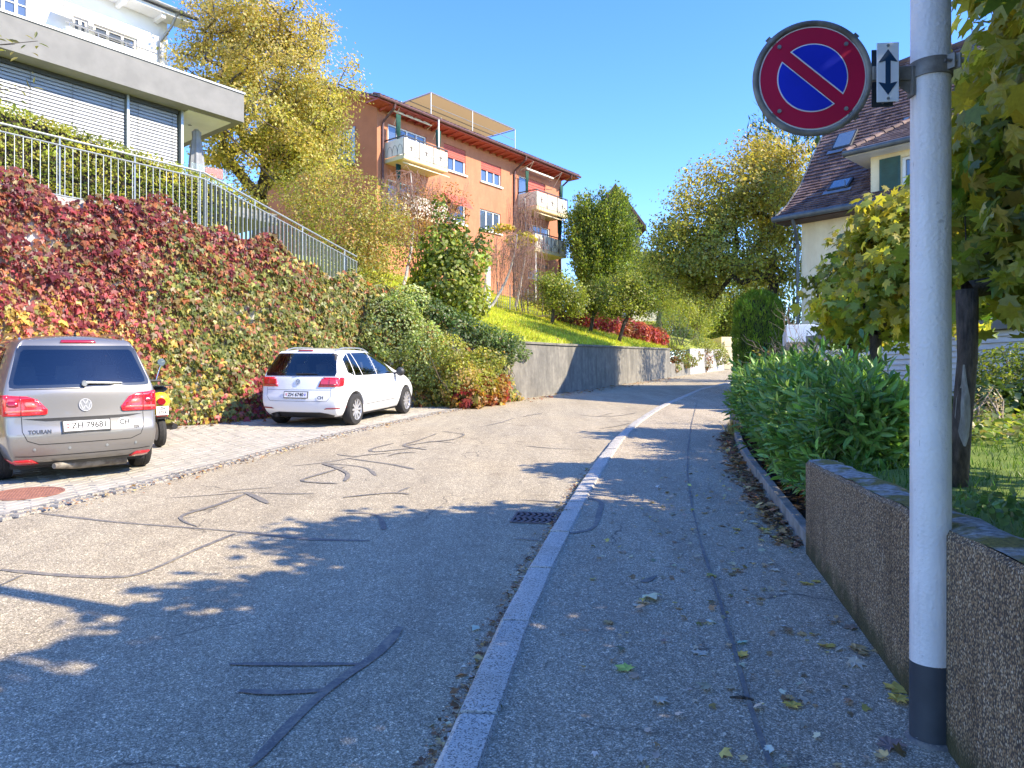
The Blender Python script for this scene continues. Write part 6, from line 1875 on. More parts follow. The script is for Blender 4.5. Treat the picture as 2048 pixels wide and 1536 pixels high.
mound('shade_hedge', 'tall green hornbeam hedge across the near part of the garden', 'hedge', [((2.75 + .1 * i, 2.3 - .85 * i, 2.0), (.42, .6, .95)) for i in range(8)] + [((3.3, 2.9, 2.1), (.5, .5, .9)), ((4.1, 3.1, 2.1), (.6, .5, .9))], 15000, .1,
      [(3, (0.08, 0.13, 0.025)), (1, (0.13, 0.17, 0.03))], 'round', shell=3, seed=218, floor=.98, stems=40)  # out-of-view hedge, added to stop sun passing under the crowns
# bare scar on the nearest trunk
maple = [o for o in bpy.data.objects if o.name == 'globe_maple'][0]
tk = [o for o in maple.children if o.name.startswith('trunk')][0]
tb_ = bmesh.new(); tb_.from_mesh(tk.data); tbv = BVHTree.FromBMesh(tb_); tb_.free()
m = MB(); vs, fs = [], []
pts = [(1.24, .006), (1.30, .026), (1.42, .036), (1.53, .028), (1.62, .013), (1.74, .004)]
for z, w in pts:
    for a in (-1, -.3, .3, 1):
        x = MA[0] + .012 + a * w; loc, nn, _, _ = tbv.ray_cast(Vector((x, MA[1] - 1, z)), Vector((0, 1, 0)))
        vs.append(loc + Vector((0, -.004, 0)) if loc else Vector((x, MA[1] - .07, z)))
for i in range(len(pts) - 1):
    for j in range(3):
        fs.append((i * 4 + j, i * 4 + j + 1, (i + 1) * 4 + j + 1, (i + 1) * 4 + j))
m.add(vs, fs).build('bark_scar', MAT['scar'], maple, smooth=True)

# ---- shrubs and ground cover in the right-hand garden
mound('round_shrub', 'sunlit round yellow-green bush in front of the white boarded garage', 'shrub', [((7.6, 11.0, 1.85), (.6, .6, .42)), ((7.15, 11.0, 1.55), (.38, .5, .33)), ((8.1, 11.2, 1.6), (.6, .5, .5))], 5200, .055,
      [(3, (0.19, 0.24, 0.035)), (2, (0.12, 0.17, 0.03)), (1, (0.27, 0.3, 0.05))], seed=178, floor=1.2, stems=12)
mound('dark_shrub', 'low dark ivy hedge under the sunlit round bush', 'hedge', [((6.6 + .5 * i, 10.2 + .1 * i, 1.3), (.5, .4, .38)) for i in range(6)], 5000, .08, [(2, (0.05, 0.09, 0.02)), (1, (0.09, 0.14, 0.03))], 'round', seed=188, floor=1.05, stems=0, mat='leaf_gloss')
mound('pale_weed', 'dry pale seed stalks standing in the garden ground cover', 'plant', [((5.6, 8.6, 1.42), (.16, .14, .2))], 160, .03, [(1, (0.45, 0.36, 0.22))], seed=198, floor=1.1, stems=9, stem_mat='pale_twig')
mound('leafy_plant', 'small pale green leafy plant growing on the mossy wall top', 'plant', [((2.08, 3.15, 1.10), (.16, .2, .045)), ((2.12, 2.8, 1.09), (.14, .15, .03))], 260, .032, [(2, (0.16, 0.26, 0.1)), (1, (0.1, 0.18, 0.06))], 'round', seed=208, floor=1.04, stems=0, shell=3)
rng = np.random.default_rng(211)
n = 26000
P = np.stack([rng.uniform(2.6, 12, n), rng.uniform(3.2, 13, n), np.zeros(n)], 1)
cover = (np.sin(P[:, 0] * 1.9 + P[:, 1]) + np.sin(P[:, 1] * 2.3 - P[:, 0] * .7) + rng.normal(0, .4, n) > -.4) & (P[:, 1] > 6.4) & (P[:, 0] > 4.3)
P = P[cover]; n = len(P)
P[:, 2] = [lawn_z(x, y) for x, y in P[:, :2]]; P[:, 2] += rng.random(n) * .16
leaf_cloud('ground_cover', P, *leaf_frames(np.tile((0, -.2, 1.0), (n, 1)), .5, .2, .1, rng), .07 * rng.lognormal(0, .25, n), palette_cols(n, [(3, (0.17, 0.23, 0.035)), (2, (0.26, 0.29, 0.06)), (1, (0.36, 0.33, 0.13))], rng, .25), 'round', MAT['leaf'], None, 'stuff')

def grass(name, X, Y, zf, h, pal, seed, wscale=1.0):
    rng = np.random.default_rng(seed); n = len(X)
    P = np.stack([X, Y, np.array([zf(x, y) for x, y in zip(X, Y)])], 1)
    T = unit(np.stack([rng.normal(0, .35, n), rng.normal(0, .35, n), np.ones(n)], 1)); N = unit(np.cross(T, rng.normal(0, 1, (n, 3)))); S = np.cross(T, N)
    TEMPL['blade'] = (np.array([(-.06 * wscale, 0, 0), (.06 * wscale, 0, 0), (.02, 1, .15)], float), [(0, 1, 2)])
    return leaf_cloud(name, P, S, T, N, h * rng.lognormal(0, .3, n), palette_cols(n, pal, rng, .25), 'blade', MAT['leaf'], None, 'stuff')
rng = np.random.default_rng(212)
n = 22000
X, Y = rng.uniform(2.05, 7.5, n), rng.uniform(2.0, 8.5, n)
k = X > np.array([float(XS(v)) for v in Y]) + np.where(Y < 5.6, .25, 1.5)
grass('grass', X[k], Y[k], lawn_z, .05, [(2, (0.06, 0.13, 0.016)), (1, (0.1, 0.17, 0.025))], 213)
# grass on the slope
rng = np.random.default_rng(214)
n = 120000
ss_ = rng.uniform(S_TURN + .6, WPL[9], n); dd = rng.uniform(.15, 12, n)
q = np.array([wall_at(v)[0] for v in ss_]); slv = np.array([wall_at(v)[1] for v in ss_])
X, Y = q[:, 0] + HN[0] * dd, q[:, 1] + HN[1] * dd
Z = {}
zz = np.array([a + rise(b, c) for a, b, c in zip(q[:, 2], slv, dd)])
P = np.stack([X, Y, zz], 1)
T = unit(np.stack([rng.normal(.15, .35, n), rng.normal(-.1, .35, n), np.ones(n)], 1)); N = unit(np.cross(T, rng.normal(0, 1, (n, 3)))); S = np.cross(T, N)
pn = np.sin(X * 1.1 + Y * .7) * np.sin(Y * 1.3 - X * .5)
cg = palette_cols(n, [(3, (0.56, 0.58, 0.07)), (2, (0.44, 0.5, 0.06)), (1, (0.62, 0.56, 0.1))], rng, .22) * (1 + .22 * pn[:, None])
TEMPL['blade'] = (np.array([(-.14, 0, 0), (.14, 0, 0), (.03, 1, .15)], float), [(0, 1, 2)])
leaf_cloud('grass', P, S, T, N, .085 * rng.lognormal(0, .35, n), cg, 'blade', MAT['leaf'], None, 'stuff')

k = rng.choice(n, 420); fr_ = leaf_frames(np.tile((.2, -.2, 1.0), (420, 1)), .4, .2, 0, rng)
leaf_cloud('leaf_litter', P[k] + (0, 0, .06), *fr_, .11 * rng.lognormal(0, .3, 420), palette_cols(420, [(2, (0.5, 0.36, 0.1)), (1, (0.42, 0.2, 0.09)), (1, (0.3, 0.16, 0.07))], rng), 'creeper', MAT['leaf_dry_many'], None, 'stuff')

# ---- bare twiggy shrub beside the house, overhanging sprig at the left, grass tufts
rng = np.random.default_rng(221)
bb = np.array((5.6, 13.4, 1.1))
t = thing('bare_shrub', 'leafless pale twiggy shrub between the laurel hedge and the cream house', 'shrub', bb)
A_, B_, ra, rb = [], [], [], []
def twig(p, d, L, r, lev):
    n = 4
    for i in range(n):
        q = p + d * L / n + rng.normal(0, .03, 3)
        A_.append(p); B_.append(q); ra.append(r * (1 - i * .15)); rb.append(r * (1 - (i + 1) * .15))
        if lev < 3 and i > 0:
            for _ in range(2):
                dd = unit(d + rng.normal(0, .6, 3) + (0, 0, .1)); twig(q, dd, L * .5, r * .55, lev + 1)
        p = q
for i in range(9):
    twig(bb + rng.normal(0, .15, 3) * (1, 1, 0), unit(np.array((rng.normal(-.1, .6), rng.normal(0, .4), 1.0))), rng.uniform(.9, 1.5), .012, 1)
tubes_obj('twigs', A_, B_, ra, rb, MAT['pale_twig'], t, 4)
n = 420
E = np.array(B_)[rng.choice(len(B_), n)] + rng.normal(0, .05, (n, 3)); E = E[E[:, 2] < 2.3]; n = len(E)
leaf_cloud('foliage', E, *leaf_frames(rng.normal(0, 1, (n, 3))), .055, palette_cols(n, [(2, (0.42, 0.33, 0.08)), (1, (0.45, 0.22, 0.1))], rng), 'round', MAT['leaf'], t)

sb = np.array((-4.9, 4.9, g(4.9) - .02))
rng = np.random.default_rng(231)
t = thing('roadside_sapling', 'slender sapling at the left edge whose leafy twig tips reach into view', 'tree', sb)
A_, B_, ra, rb, LP = [], [], [], [], []
top = sb + (.05, .1, 4.6)
for a, b, r1, r2 in ((sb, sb + (0, .05, 2.2), .035, .026), (sb + (0, .05, 2.2), top, .026, .01)):
    A_.append(a); B_.append(b); ra.append(r1); rb.append(r2)
for (u, v, Y) in ((75, 68, 5.0), (55, 160, 5.0), (20, 180, 5.1), (30, 75, 5.2), (-20, 130, 5.0)):
    e = W(u, v, Y); s = np.array((sb[0], 4.95, e[2] - .25))
    n = 6; p = s
    for i in range(n):
        q = s + (e - s) * (i + 1) / n + np.array((0, 0, .05 * math.sin(i)))
        A_.append(p); B_.append(q); ra.append(.007 - .0008 * i); rb.append(.006 - .0008 * i)
        if i > 0:
            for _ in range(5): LP.append(q + rng.normal(0, .045, 3))
        p = q
tubes_obj('trunk', A_[:2], B_[:2], ra[:2], rb[:2], MAT['bark'], t, 7)
tubes_obj('twigs', A_[2:], B_[2:], ra[2:], rb[2:], MAT['bark'], t, 5)
LP = np.array(LP); n = len(LP)
leaf_cloud('foliage', LP, *leaf_frames(np.tile((.3, -.4, .6), (n, 1)), .7, .3, .4, rng), .065 * rng.lognormal(0, .2, n), palette_cols(n, [(2, (0.23, 0.22, 0.06)), (1, (0.38, 0.28, 0.05)), (1, (0.13, 0.15, 0.04))], rng), 'long', MAT['leaf'], t)
x, y = 3.75, 13.0
P = np.stack([rng.normal(3.72, .12, 260), rng.normal(13.2, .4, 260), np.zeros(260)], 1)
P[:, 0] = np.array([float(XS(v)) for v in P[:, 1]]) + rng.normal(.02, .06, 260)
o = grass('grass_tuft', P[:, 0], P[:, 1], lambda a, b: g(b) + KH, .16, [(1, (0.2, 0.2, 0.05)), (1, (0.32, 0.25, 0.1))], 241, .6)
# ================================================================== VEHICLES
def ground_matrix(x, y, heading, dz=0.0):
    """heading: degrees to the right of straight up the street; the ground's own slope tilts the vehicle"""
    h = R(heading)
    f = Vector((math.sin(h), math.cos(h), 0.055 * math.cos(h))).normalized()
    n = Vector((0, -0.055, 1)).normalized()
    r = f.cross(n).normalized()
    m = Matrix((r, f, n)).transposed().to_4x4()
    m.translation = Vector((x, y, g(y) + dz))
    return m

def car_shell(levels, roof_z, bs, as_, tuck, arch, wheel_r):
    """levels: (z, half width, rear y, front y). Box lattice -> Catmull-Clark -> wheel arches cut out. Local x right, y forward."""
    nz, nb, na = len(levels), len(bs), len(as_)
    bm = bmesh.new(); vid = {}
    def P(i, j, k):                                # i across, j along, k up
        key = (i, j, k)
        if key in vid: return vid[key]
        z, w, yr, yf = levels[k]
        a, b = as_[i], bs[j]
        y = yr + (yf - yr) * b
        e = 1 - tuck * max(0, abs(b - .5) * 2 - .72) / .28
        x = w * a * e
        bow = .085 * (a * a)
        if j == 0: y += bow
        if j == nb - 1: y -= bow * 2.2
        zz = z
        if k == nz - 1: zz = roof_z(b) - .045 * a * a
        vid[key] = bm.verts.new((x, y, zz)); return vid[key]
    def quad(*k):
        bm.faces.new([P(*q) for q in k])
    for j in range(nb - 1):
        for k in range(nz - 1):
            quad((0, j, k), (0, j, k + 1), (0, j + 1, k + 1), (0, j + 1, k)); quad((na - 1, j, k), (na - 1, j + 1, k), (na - 1, j + 1, k + 1), (na - 1, j, k + 1))
        for i in range(na - 1):
            quad((i, j, 0), (i, j + 1, 0), (i + 1, j + 1, 0), (i + 1, j, 0)); quad((i, j, nz - 1), (i + 1, j, nz - 1), (i + 1, j + 1, nz - 1), (i, j + 1, nz - 1))
    for k in range(nz - 1):
        for i in range(na - 1):
            quad((i, 0, k), (i + 1, 0, k), (i + 1, 0, k + 1), (i, 0, k + 1)); quad((i, nb - 1, k), (i, nb - 1, k + 1), (i + 1, nb - 1, k + 1), (i + 1, nb - 1, k))
    bmesh.ops.recalc_face_normals(bm, faces=bm.faces)
    me = bpy.data.meshes.new('body'); bm.to_mesh(me); bm.free()
    o = bpy.data.objects.new('body', me); col.objects.link(o)
    s = o.modifiers.new('s', 'SUBSURF'); s.levels = 3; s.render_levels = 3
    cut = []
    for (yw,) in arch:
        for sx in (-1, 1):
            c = MB(); c.lathe([(0, sx * .58), (wheel_r + .055, sx * .58), (wheel_r + .055, sx * 1.3), (0, sx * 1.3)], 40, (0, yw, wheel_r), 'x')
            co = c.build('cutter', MAT['black']); cut.append(co)
            b = o.modifiers.new('b', 'BOOLEAN'); b.operation = 'DIFFERENCE'; b.object = co; b.solver = 'EXACT'
    dg = bpy.context.evaluated_depsgraph_get()
    me2 = bpy.data.meshes.new_from_object(o.evaluated_get(dg))
    bpy.data.objects.remove(o)
    for c in cut: bpy.data.objects.remove(c)
    me2.materials.clear()
    return me2

class Car:
    def __init__(s, root, me, paint, arch, wr):
        s.root = root
        me.materials.append(paint); me.materials.append(MAT['black'])
        idx = []
        for p in me.polygons:
            c = p.center
            blk = any(math.hypot(c.y - a[0], c.z - wr) < wr + .052 and abs(c.x) > .5 and (abs(p.normal.x) < .5 or abs(c.x) < .62) for a in arch) or (c.z < .215)
            idx.append(1 if blk else 0)
        me.polygons.foreach_set('material_index', idx)
        me.polygons.foreach_set('use_smooth', [True] * len(me.polygons))
        me.set_sharp_from_angle(angle=0.65)
        bm = bmesh.new(); bm.from_mesh(me); s.bvh = BVHTree.FromBMesh(bm); bm.free()
        s.me = me; s.cuts = []
        s.body = bpy.data.objects.new('body', me); link(s.body, root, True)
    def open_windows(s):
        """cut the glazed areas out of the shell and line it with a dark inner skin"""
        def inside(p, x, y):
            c = False; j = len(p) - 1
            for i in range(len(p)):
                a, b = p[i], p[j]
                if (a[1] > y) != (b[1] > y) and x < (b[0] - a[0]) * (y - a[1]) / (b[1] - a[1]) + a[0]: c = not c
                j = i
            return c
        bm = bmesh.new(); bm.from_mesh(s.me); bm.normal_update(); kill = []
        for f in bm.faces:
            for kind, poly in s.cuts:
                ok = {'rear': f.normal.y < -.15, 'front': f.normal.y > .15, 'right': f.normal.x > .3, 'left': f.normal.x < -.3}[kind]
                if ok and all(inside(poly, *((v.co.x, v.co.z) if kind in ('rear', 'front') else (v.co.y, v.co.z))) for v in f.verts):
                    kill.append(f); break
        bmesh.ops.delete(bm, geom=kill, context='FACES'); bm.to_mesh(s.me)
        for v in bm.verts: v.co -= v.normal * .022
        bmesh.ops.reverse_faces(bm, faces=bm.faces)
        me = bpy.data.meshes.new('interior_trim'); bm.to_mesh(me); bm.free(); me.materials.clear(); me.materials.append(MAT['trim'])
        me.polygons.foreach_set('material_index', [0] * len(me.polygons))
        o = bpy.data.objects.new('interior_trim', me); link(o, s.root, True)
    def glass(s, name, kind, poly, rim=.05, step=.06, off=.004, mat='see_glass', rnd=0):
        c = sum((Vector(p) for p in poly), Vector((0, 0))) / len(poly)
        ext = [max(abs(p[k] - c[k]) for p in poly) for k in (0, 1)]
        inner = [tuple(c + Vector(((p[0] - c[0]) * (1 - rim / ext[0]), (p[1] - c[1]) * (1 - rim / ext[1])))) for p in poly]
        s.cuts.append((kind, poly))
        s.patch(name + '_rim', kind, poly, MAT['black'], off - .002, .03, holes=[inner])
        return s.patch(name, kind, poly, MAT[mat], off, step)
    def seats(s, rows):
        for y, xs, zt in rows:
            for x in xs:
                m = MB(); w = .24
                m.hexa([(x - w, y, .55), (x + w, y, .55), (x + w, y + .14, .55), (x - w, y + .14, .55), (x - w * .8, y - .16, zt), (x + w * .8, y - .16, zt), (x + w * .8, y - .05, zt), (x - w * .8, y - .05, zt)])
                m.box((x, y + .28, .52), (.48, .5, .16)); o = m.build('seat', MAT['trim'], s.root, bevel=.04, local=True)
                m = MB(); m.hexa([(x - .13, y - .17, zt + .05), (x + .13, y - .17, zt + .05), (x + .13, y - .06, zt + .05), (x - .13, y - .06, zt + .05), (x - .11, y - .20, zt + .22), (x + .11, y - .20, zt + .22), (x + .11, y - .10, zt + .22), (x - .11, y - .10, zt + .22)])
                m.tube([(x - .05, y - .11, zt - .02), (x - .05, y - .12, zt + .08)], .008, 5); m.tube([(x + .05, y - .11, zt - .02), (x + .05, y - .12, zt + .08)], .008, 5)
                m.build('headrest', MAT['trim'], o, bevel=.03, local=True)
    def hit(s, kind, u, v, off):
        if kind == 'rear': o, d = Vector((u, -2, v)), Vector((0, 1, 0))
        elif kind == 'top': o, d = Vector((u, v, 4)), Vector((0, 0, -1))
        elif kind == 'right': o, d = Vector((3, u, v)), Vector((-1, 0, 0))
        elif kind == 'left': o, d = Vector((-3, u, v)), Vector((1, 0, 0))
        elif kind == 'front': o, d = Vector((u, 9, v)), Vector((0, -1, 0))
        loc, n, i, _ = s.bvh.ray_cast(o, d)
        if loc is None: return None
        if n.dot(d) > 0: n = -n
        return loc + n * off
    def patch(s, name, kind, poly, mat, off=.004, step=.05, thick=.0, parent=None, round_=0, label=None, holes=()):
        """a piece of the car's skin inside a 2-D outline seen from one side, lifted off the body"""
        pts = [Vector(p) for p in poly]
        for _ in range(round_):                                # corner cutting
            q = []
            for a, b in zip(pts, pts[1:] + pts[:1]): q += [a * .8 + b * .2, a * .2 + b * .8]
            pts = q
        dense = []
        for a, b in zip(pts, pts[1:] + pts[:1]):
            n = max(1, int((b - a).length / step))
            dense += [a + (b - a) * i / n for i in range(n)]
        lo = (min(p.x for p in pts), min(p.y for p in pts)); hi = (max(p.x for p in pts), max(p.y for p in pts))
        def inside(x, y, dense=dense):
            c = False; n = len(dense); j = n - 1
            for i in range(n):
                a, b = dense[i], dense[j]
                if (a.y > y) != (b.y > y) and x < (b.x - a.x) * (y - a.y) / (b.y - a.y) + a.x: c = not c
                j = i
            return c
        inner = [Vector((x, y)) for x in np.arange(lo[0] + step / 2, hi[0], step) for y in np.arange(lo[1] + step / 2, hi[1], step) if inside(x, y)]
        n = len(dense)
        edges = [(i, (i + 1) % n) for i in range(n)]; hp = []
        for h in holes:
            h = [Vector(p) for p in h]; hd = []
            for a, b in zip(h, h[1:] + h[:1]):
                k = max(1, int((b - a).length / step)); hd += [a + (b - a) * i / k for i in range(k)]
            o_ = n + len(hp); edges += [(o_ + i, o_ + (i + 1) % len(hd)) for i in range(len(hd))]; hp += hd
        V, E, Fc, *_ = delaunay_2d_cdt(dense + hp + inner, edges, [], 1, 1e-5)
        for h in holes:
            h = [Vector(p) for p in h]
            Fc = [f for f in Fc if not inside(*(sum((V[i] for i in f), Vector((0, 0))) / len(f)), h)]
        vs = [s.hit(kind, p.x, p.y, off) for p in V]
        ok = [f for f in Fc if all(vs[i] is not None for i in f)]
        ref = next(p for p in vs if p is not None)
        me = bpy.data.meshes.new(name); me.from_pydata([p if p is not None else ref for p in vs], [], ok); me.materials.append(mat)
        bm = bmesh.new(); bm.from_mesh(me); bmesh.ops.recalc_face_normals(bm, faces=bm.faces); bm.to_mesh(me); bm.free()
        me.polygons.foreach_set('use_smooth', [True] * len(me.polygons))
        o = bpy.data.objects.new(name, me)
        link(o, parent or s.root, True)
        if thick:
            m = o.modifiers.new('t', 'SOLIDIFY'); m.thickness = thick; m.offset = 0
        if label: o['label'] = label
        return o
    def seam(s, name, kind, line, w=.008, mat=None, off=.002, parent=None):
        """a thin groove line along the skin"""
        L = [Vector(p) for p in line]; Q = []
        for a, b in zip(L[:-1], L[1:]):
            n = max(1, int((b - a).length / .04)); Q += [a + (b - a) * i / n for i in range(n)]
        Q.append(L[-1]); vs = []
        for i, p in enumerate(Q):
            d = (Q[min(i + 1, len(Q) - 1)] - Q[max(i - 1, 0)]).normalized(); nn = Vector((-d.y, d.x)) * w / 2
            for e in (-1, 1):
                h = s.hit(kind, p.x + e * nn.x, p.y + e * nn.y, off); vs.append(h)
        fs = [(2 * i, 2 * i + 1, 2 * i + 3, 2 * i + 2) for i in range(len(Q) - 1) if all(vs[k] is not None for k in (2 * i, 2 * i + 1, 2 * i + 3, 2 * i + 2))]
        ref = next(p for p in vs if p is not None)
        me = bpy.data.meshes.new(name); me.from_pydata([p or ref for p in vs], [], fs); me.materials.append(mat or MAT['black'])
        o = bpy.data.objects.new(name, me); return link(o, parent or s.body, True)
    def flat(s, me, name, x, z, off, parent, tilt=True, kind='rear'):
        """lay a flat mesh (drawn in x/y) on the tail at (x, z)"""
        p = s.hit(kind, x, z, 0); a = s.hit(kind, x + .03, z, 0); b = s.hit(kind, x, z + .03, 0)
        r = (a - p).normalized(); u = (b - p); u = (u - r * u.dot(r)).normalized(); n = r.cross(u)
        m = Matrix((r, u, n)).transposed().to_4x4(); m.translation = p + n * off
        o = bpy.data.objects.new(name, me); col.objects.link(o); o.parent = parent; o.matrix_basis = m; return o

def wheel(root, x, y, r, width, sx, spokes, wheel_mat='alloy'):
    t = MB()
    hw = width / 2
    t.lathe([(r * .66, -hw), (r * .82, -hw * 1.02), (r * .95, -hw * .9), (r, -hw * .6), (r, -hw * .2), (r * .985, -hw * .19), (r * .985, -hw * .14), (r, -hw * .13), (r, hw * .13), (r * .985, hw * .14), (r * .985, hw * .19), (r, hw * .2), (r, hw * .6), (r * .95, hw * .9), (r * .82, hw * 1.02), (r * .66, hw)], 44, (x, y, r), 'x')
    w = t.build('wheel', MAT['rubber'], root, smooth=True, local=True, angle=.6)
    rm = MB(); e = sx * hw
    rm.lathe([(r * .66, -e * .9), (r * .64, -e * .2), (r * .60, e * .6), (r * .64, e * .96), (r * .68, e * 1.0)], 40, (x, y, r), 'x')
    rm.lathe([(0, e * .82), (r * .13, e * .80), (r * .15, e * .6), (r * .2, e * .5)], 20, (x, y, r), 'x')
    for k in range(spokes):
        a = 2 * math.pi * k / spokes
        ca, sa = math.cos(a), math.sin(a)
        def q(rad, tan, ax): return (x + ax, y + rad * ca - tan * sa, r + rad * sa + tan * ca)
        w0, w1 = r * .075, r * .055
        rm.hexa([q(r * .1, -w0, e * .55), q(r * .64, -w1, e * .7), q(r * .64, w1, e * .7), q(r * .1, w0, e * .55), q(r * .1, -w0, e * .8), q(r * .64, -w1, e * .9), q(r * .64, w1, e * .9), q(r * .1, w0, e * .8)])
    link_ = rm.build('rim', MAT[wheel_mat], w, smooth=True, local=True, angle=.5)
    d = MB(); d.lathe([(0, e * .25), (r * .6, e * .25), (r * .6, e * .2), (0, e * .2)], 24, (x, y, r), 'x'); d.build('brake_disc', MAT['dark_metal'], w, local=True)
    return w

def emblem(car, x, z, rad, parent_name='badge'):
    """round badge: ring with a V over a W in it"""
    m = MB(); n = 36
    for r0, r1, h in ((rad * .86, rad, .008),):
        vs = [(r_ * math.cos(2 * math.pi * k / n), r_ * math.sin(2 * math.pi * k / n), zz) for r_, zz in ((r0, 0), (r0, h), (r1, h), (r1, 0)) for k in range(n)]
        m.add(vs, [(j * n + k, j * n + (k + 1) % n, (j + 1) * n + (k + 1) % n, (j + 1) * n + k) for j in range(3) for k in range(n)])
    def stroke(a, b, w):
        a, b = np.array(a) * rad, np.array(b) * rad; d = (b - a) / np.linalg.norm(b - a); s = np.array((-d[1], d[0])) * w * rad / 2
        pts = [a - s, b - s, b + s, a + s]; m.hexa([(*p, 0) for p in pts] + [(*p, .007) for p in pts])
    for a, b in (((-.42, .80), (0, .12)), ((.42, .80), (0, .12)), ((-.80, .42), (-.38, -.72)), ((.80, .42), (.38, -.72)), ((-.38, -.72), (0, -.02)), ((.38, -.72), (0, -.02))):
        stroke(a, b, .17)
    o = car.flat(m.mesh('badge', MAT['alloy']), 'badge', x, z, .004, car.root)
    k = MB(); k.lathe([(0, 0), (rad * .95, 0), (rad * .95, .003), (0, .003)], 30); car.flat(k.mesh('badge_disc', MAT['zinc']), 'badge_disc', x, z, .003, car.root)
    return o

def number_plate(car, x, z, w, h, txt, shields):
    m = MB(); m.box((0, 0, .006), (w + .03, h + .03, .012)); o = car.flat(m.mesh('plate_holder', MAT['black']), 'plate_holder', x, z, .004, car.root)
    b = bpy.data.objects.new('plate', MB().box((0, 0, .014), (w, h, .006)).mesh('plate', MAT['plate'])); col.objects.link(b); b.parent = o
    t = bpy.data.objects.new('lettering', text_mesh(txt, h * .86, MAT['ink'])); col.objects.link(t); t.parent = o; t.location = (.03 if shields == 1 else 0, 0, .0175)
    for i in range(shields):
        sx = (-w / 2 + .045) if i == 0 else (w / 2 - .045)
        q = MB(); q.prism([(-.017, .024), (.017, .024), (.017, -.006), (0, -.026), (-.017, -.006)], (sx, 0, .0172), (1, 0, 0), (0, 1, 0), (0, 0, .001)); k = bpy.data.objects.new('shield', q.mesh('shield', MAT['swiss_red'] if i == 0 else MAT['sign_blue'])); col.objects.link(k); k.parent = o
        q = MB(); q.box((sx, .003, .0187), (.022, .007, .0006)); q.box((sx, .003, .0189), (.007, .022, .0006)); k = bpy.data.objects.new('cross', q.mesh('cross', MAT['plate'])); col.objects.link(k); k.parent = o
    return o

def ch_oval(car, x, z, a, b, size):
    m = MB(); m.prism([(a * math.cos(t), b * math.sin(t)) for t in np.linspace(0, 2 * math.pi, 32, endpoint=False)], (0, 0, 0), (1, 0, 0), (0, 1, 0), (0, 0, .002))
    o = car.flat(m.mesh('country_sticker', MAT['plate']), 'country_sticker', x, z, .005, car.root)
    t = bpy.data.objects.new('lettering', text_mesh('CH', size, MAT['ink'])); col.objects.link(t); t.parent = o; t.location = (0, 0, .0035)

def word(car, s, x, z, size, mat):
    car.flat(text_mesh(s, size, mat, .003), 'lettering', x, z, .004, car.body)

# ------------------------------------------------------------------ silver-grey people carrier, seen from behind
TM = ground_matrix(-5.02, 8.68, -41) @ Matrix.Diagonal((.955, 1.05, 1.06, 1))
tou = thing('people_carrier', 'silver-grey people carrier parked nose to the creeper wall', 'car', mat=TM)
LV = [(.20, .78, .22, 4.2), (.27, .84, .06, 4.3), (.42, .895, .015, 4.4), (.56, .90, .0, 4.4), (.62, .905, .03, 4.38), (.80, .91, .06, 4.2), (.985, .91, .075, 3.62), (1.07, .885, .095, 3.22), (1.30, .80, .21, 2.78), (1.50, .715, .315, 2.35), (1.595, .64, .37, 2.05), (1.62, .56, .48, 1.85)]
me = car_shell(LV, lambda b: 1.655 - .10 * max(0, b - .62) ** 2 - .10 * max(0, .18 - b), [0, .03, .10, .25, .42, .6, .78, .92, 1], [-1, -.9, -.5, 0, .5, .9, 1], .10, [(.87,), (3.55,)], .325)
tc = Car(tou, me, MAT['silver'], [(.87,), (3.55,)], .325)
gl = tc.glass('rear_window', 'rear', [(-.765, 1.075), (-.72, 1.062), (.72, 1.062), (.765, 1.075), (.765, 1.13), (.655, 1.49), (.62, 1.525), (-.62, 1.525), (-.655, 1.49), (-.765, 1.13)], .045)
for sx in (-1, 1):
    P_ = [(.405, .785), (.43, .772), (.835, .767), (.83, .992), (.60, .975), (.50, .94), (.40, .83)]
    kd = 'right' if sx > 0 else 'left'
    y0_ = tc.hit('rear', sx * .83, .88, 0).y
    tc.patch('tail_light_wing', kd, [(y0_ - .03, .768), (.34, .79), (.40, .965), (.36, .992), (y0_ - .02, .992)], MAT['tail'], .012, .04, .01)
    if sx < 0: P_ = [(-a, b) for a, b in P_]
    tl_ = tc.patch('tail_light', 'rear', P_, MAT['tail'], .012, .04, .01)
    q = [(.44, .81), (.81, .80), (.81, .826), (.47, .832)]; q = [(sx * a, b) for a, b in q]
    tc.patch('lamp_strip', 'rear', q, MAT['tail_light'], .020, .05, .004, tl_)
    q = [(.66, .775), (.672, .775), (.672, .982), (.66, .98)]; q = [(sx * a, b) for a, b in q]
    tc.patch('lamp_joint', 'rear', q, MAT['tail_dark'], .021, .05, .002, tl_)
    q = [(.69, .86), (.80, .865), (.80, .93), (.69, .925)]; q = [(sx * a, b) for a, b in q]
    tc.patch('lamp_chamber', 'rear', q, MAT['tail_dark'], .0195, .05, .002, tl_, 1)
    q = [(.50, .855), (.63, .86), (.63, .915), (.54, .91)]; q = [(sx * a, b) for a, b in q]
    tc.patch('lamp_chamber', 'rear', q, MAT['tail_light'], .0195, .05, .002, tl_, 1)
    q = [(.50, .245), (.56, .232), (.84, .245), (.80, .288), (.58, .288)]; q = [(sx * a, b) for a, b in q]
    tc.patch('reflector', 'rear', q, MAT['tail'], .008, .05, .008)
tc.patch('brake_light', 'rear', [(-.20, 1.552), (.20, 1.552), (.18, 1.582), (-.18, 1.582)], MAT['tail_dark'], .010, .04, .008)
tc.patch('handle_recess', 'rear', [(-.66, .735), (.66, .735), (.42, .704), (-.42, .704)], MAT['black'], .005, .05)
for ln in ([(-.665, .76), (-.665, .60), (-.62, .50), (-.50, .455), (.50, .455), (.62, .50), (.665, .60), (.665, .76)], [(-.74, .335), (-.6, .325), (.6, .325), (.74, .335)], [(-.77, 1.05), (.77, 1.05)]):
    tc.seam('panel_gap', 'rear', ln)
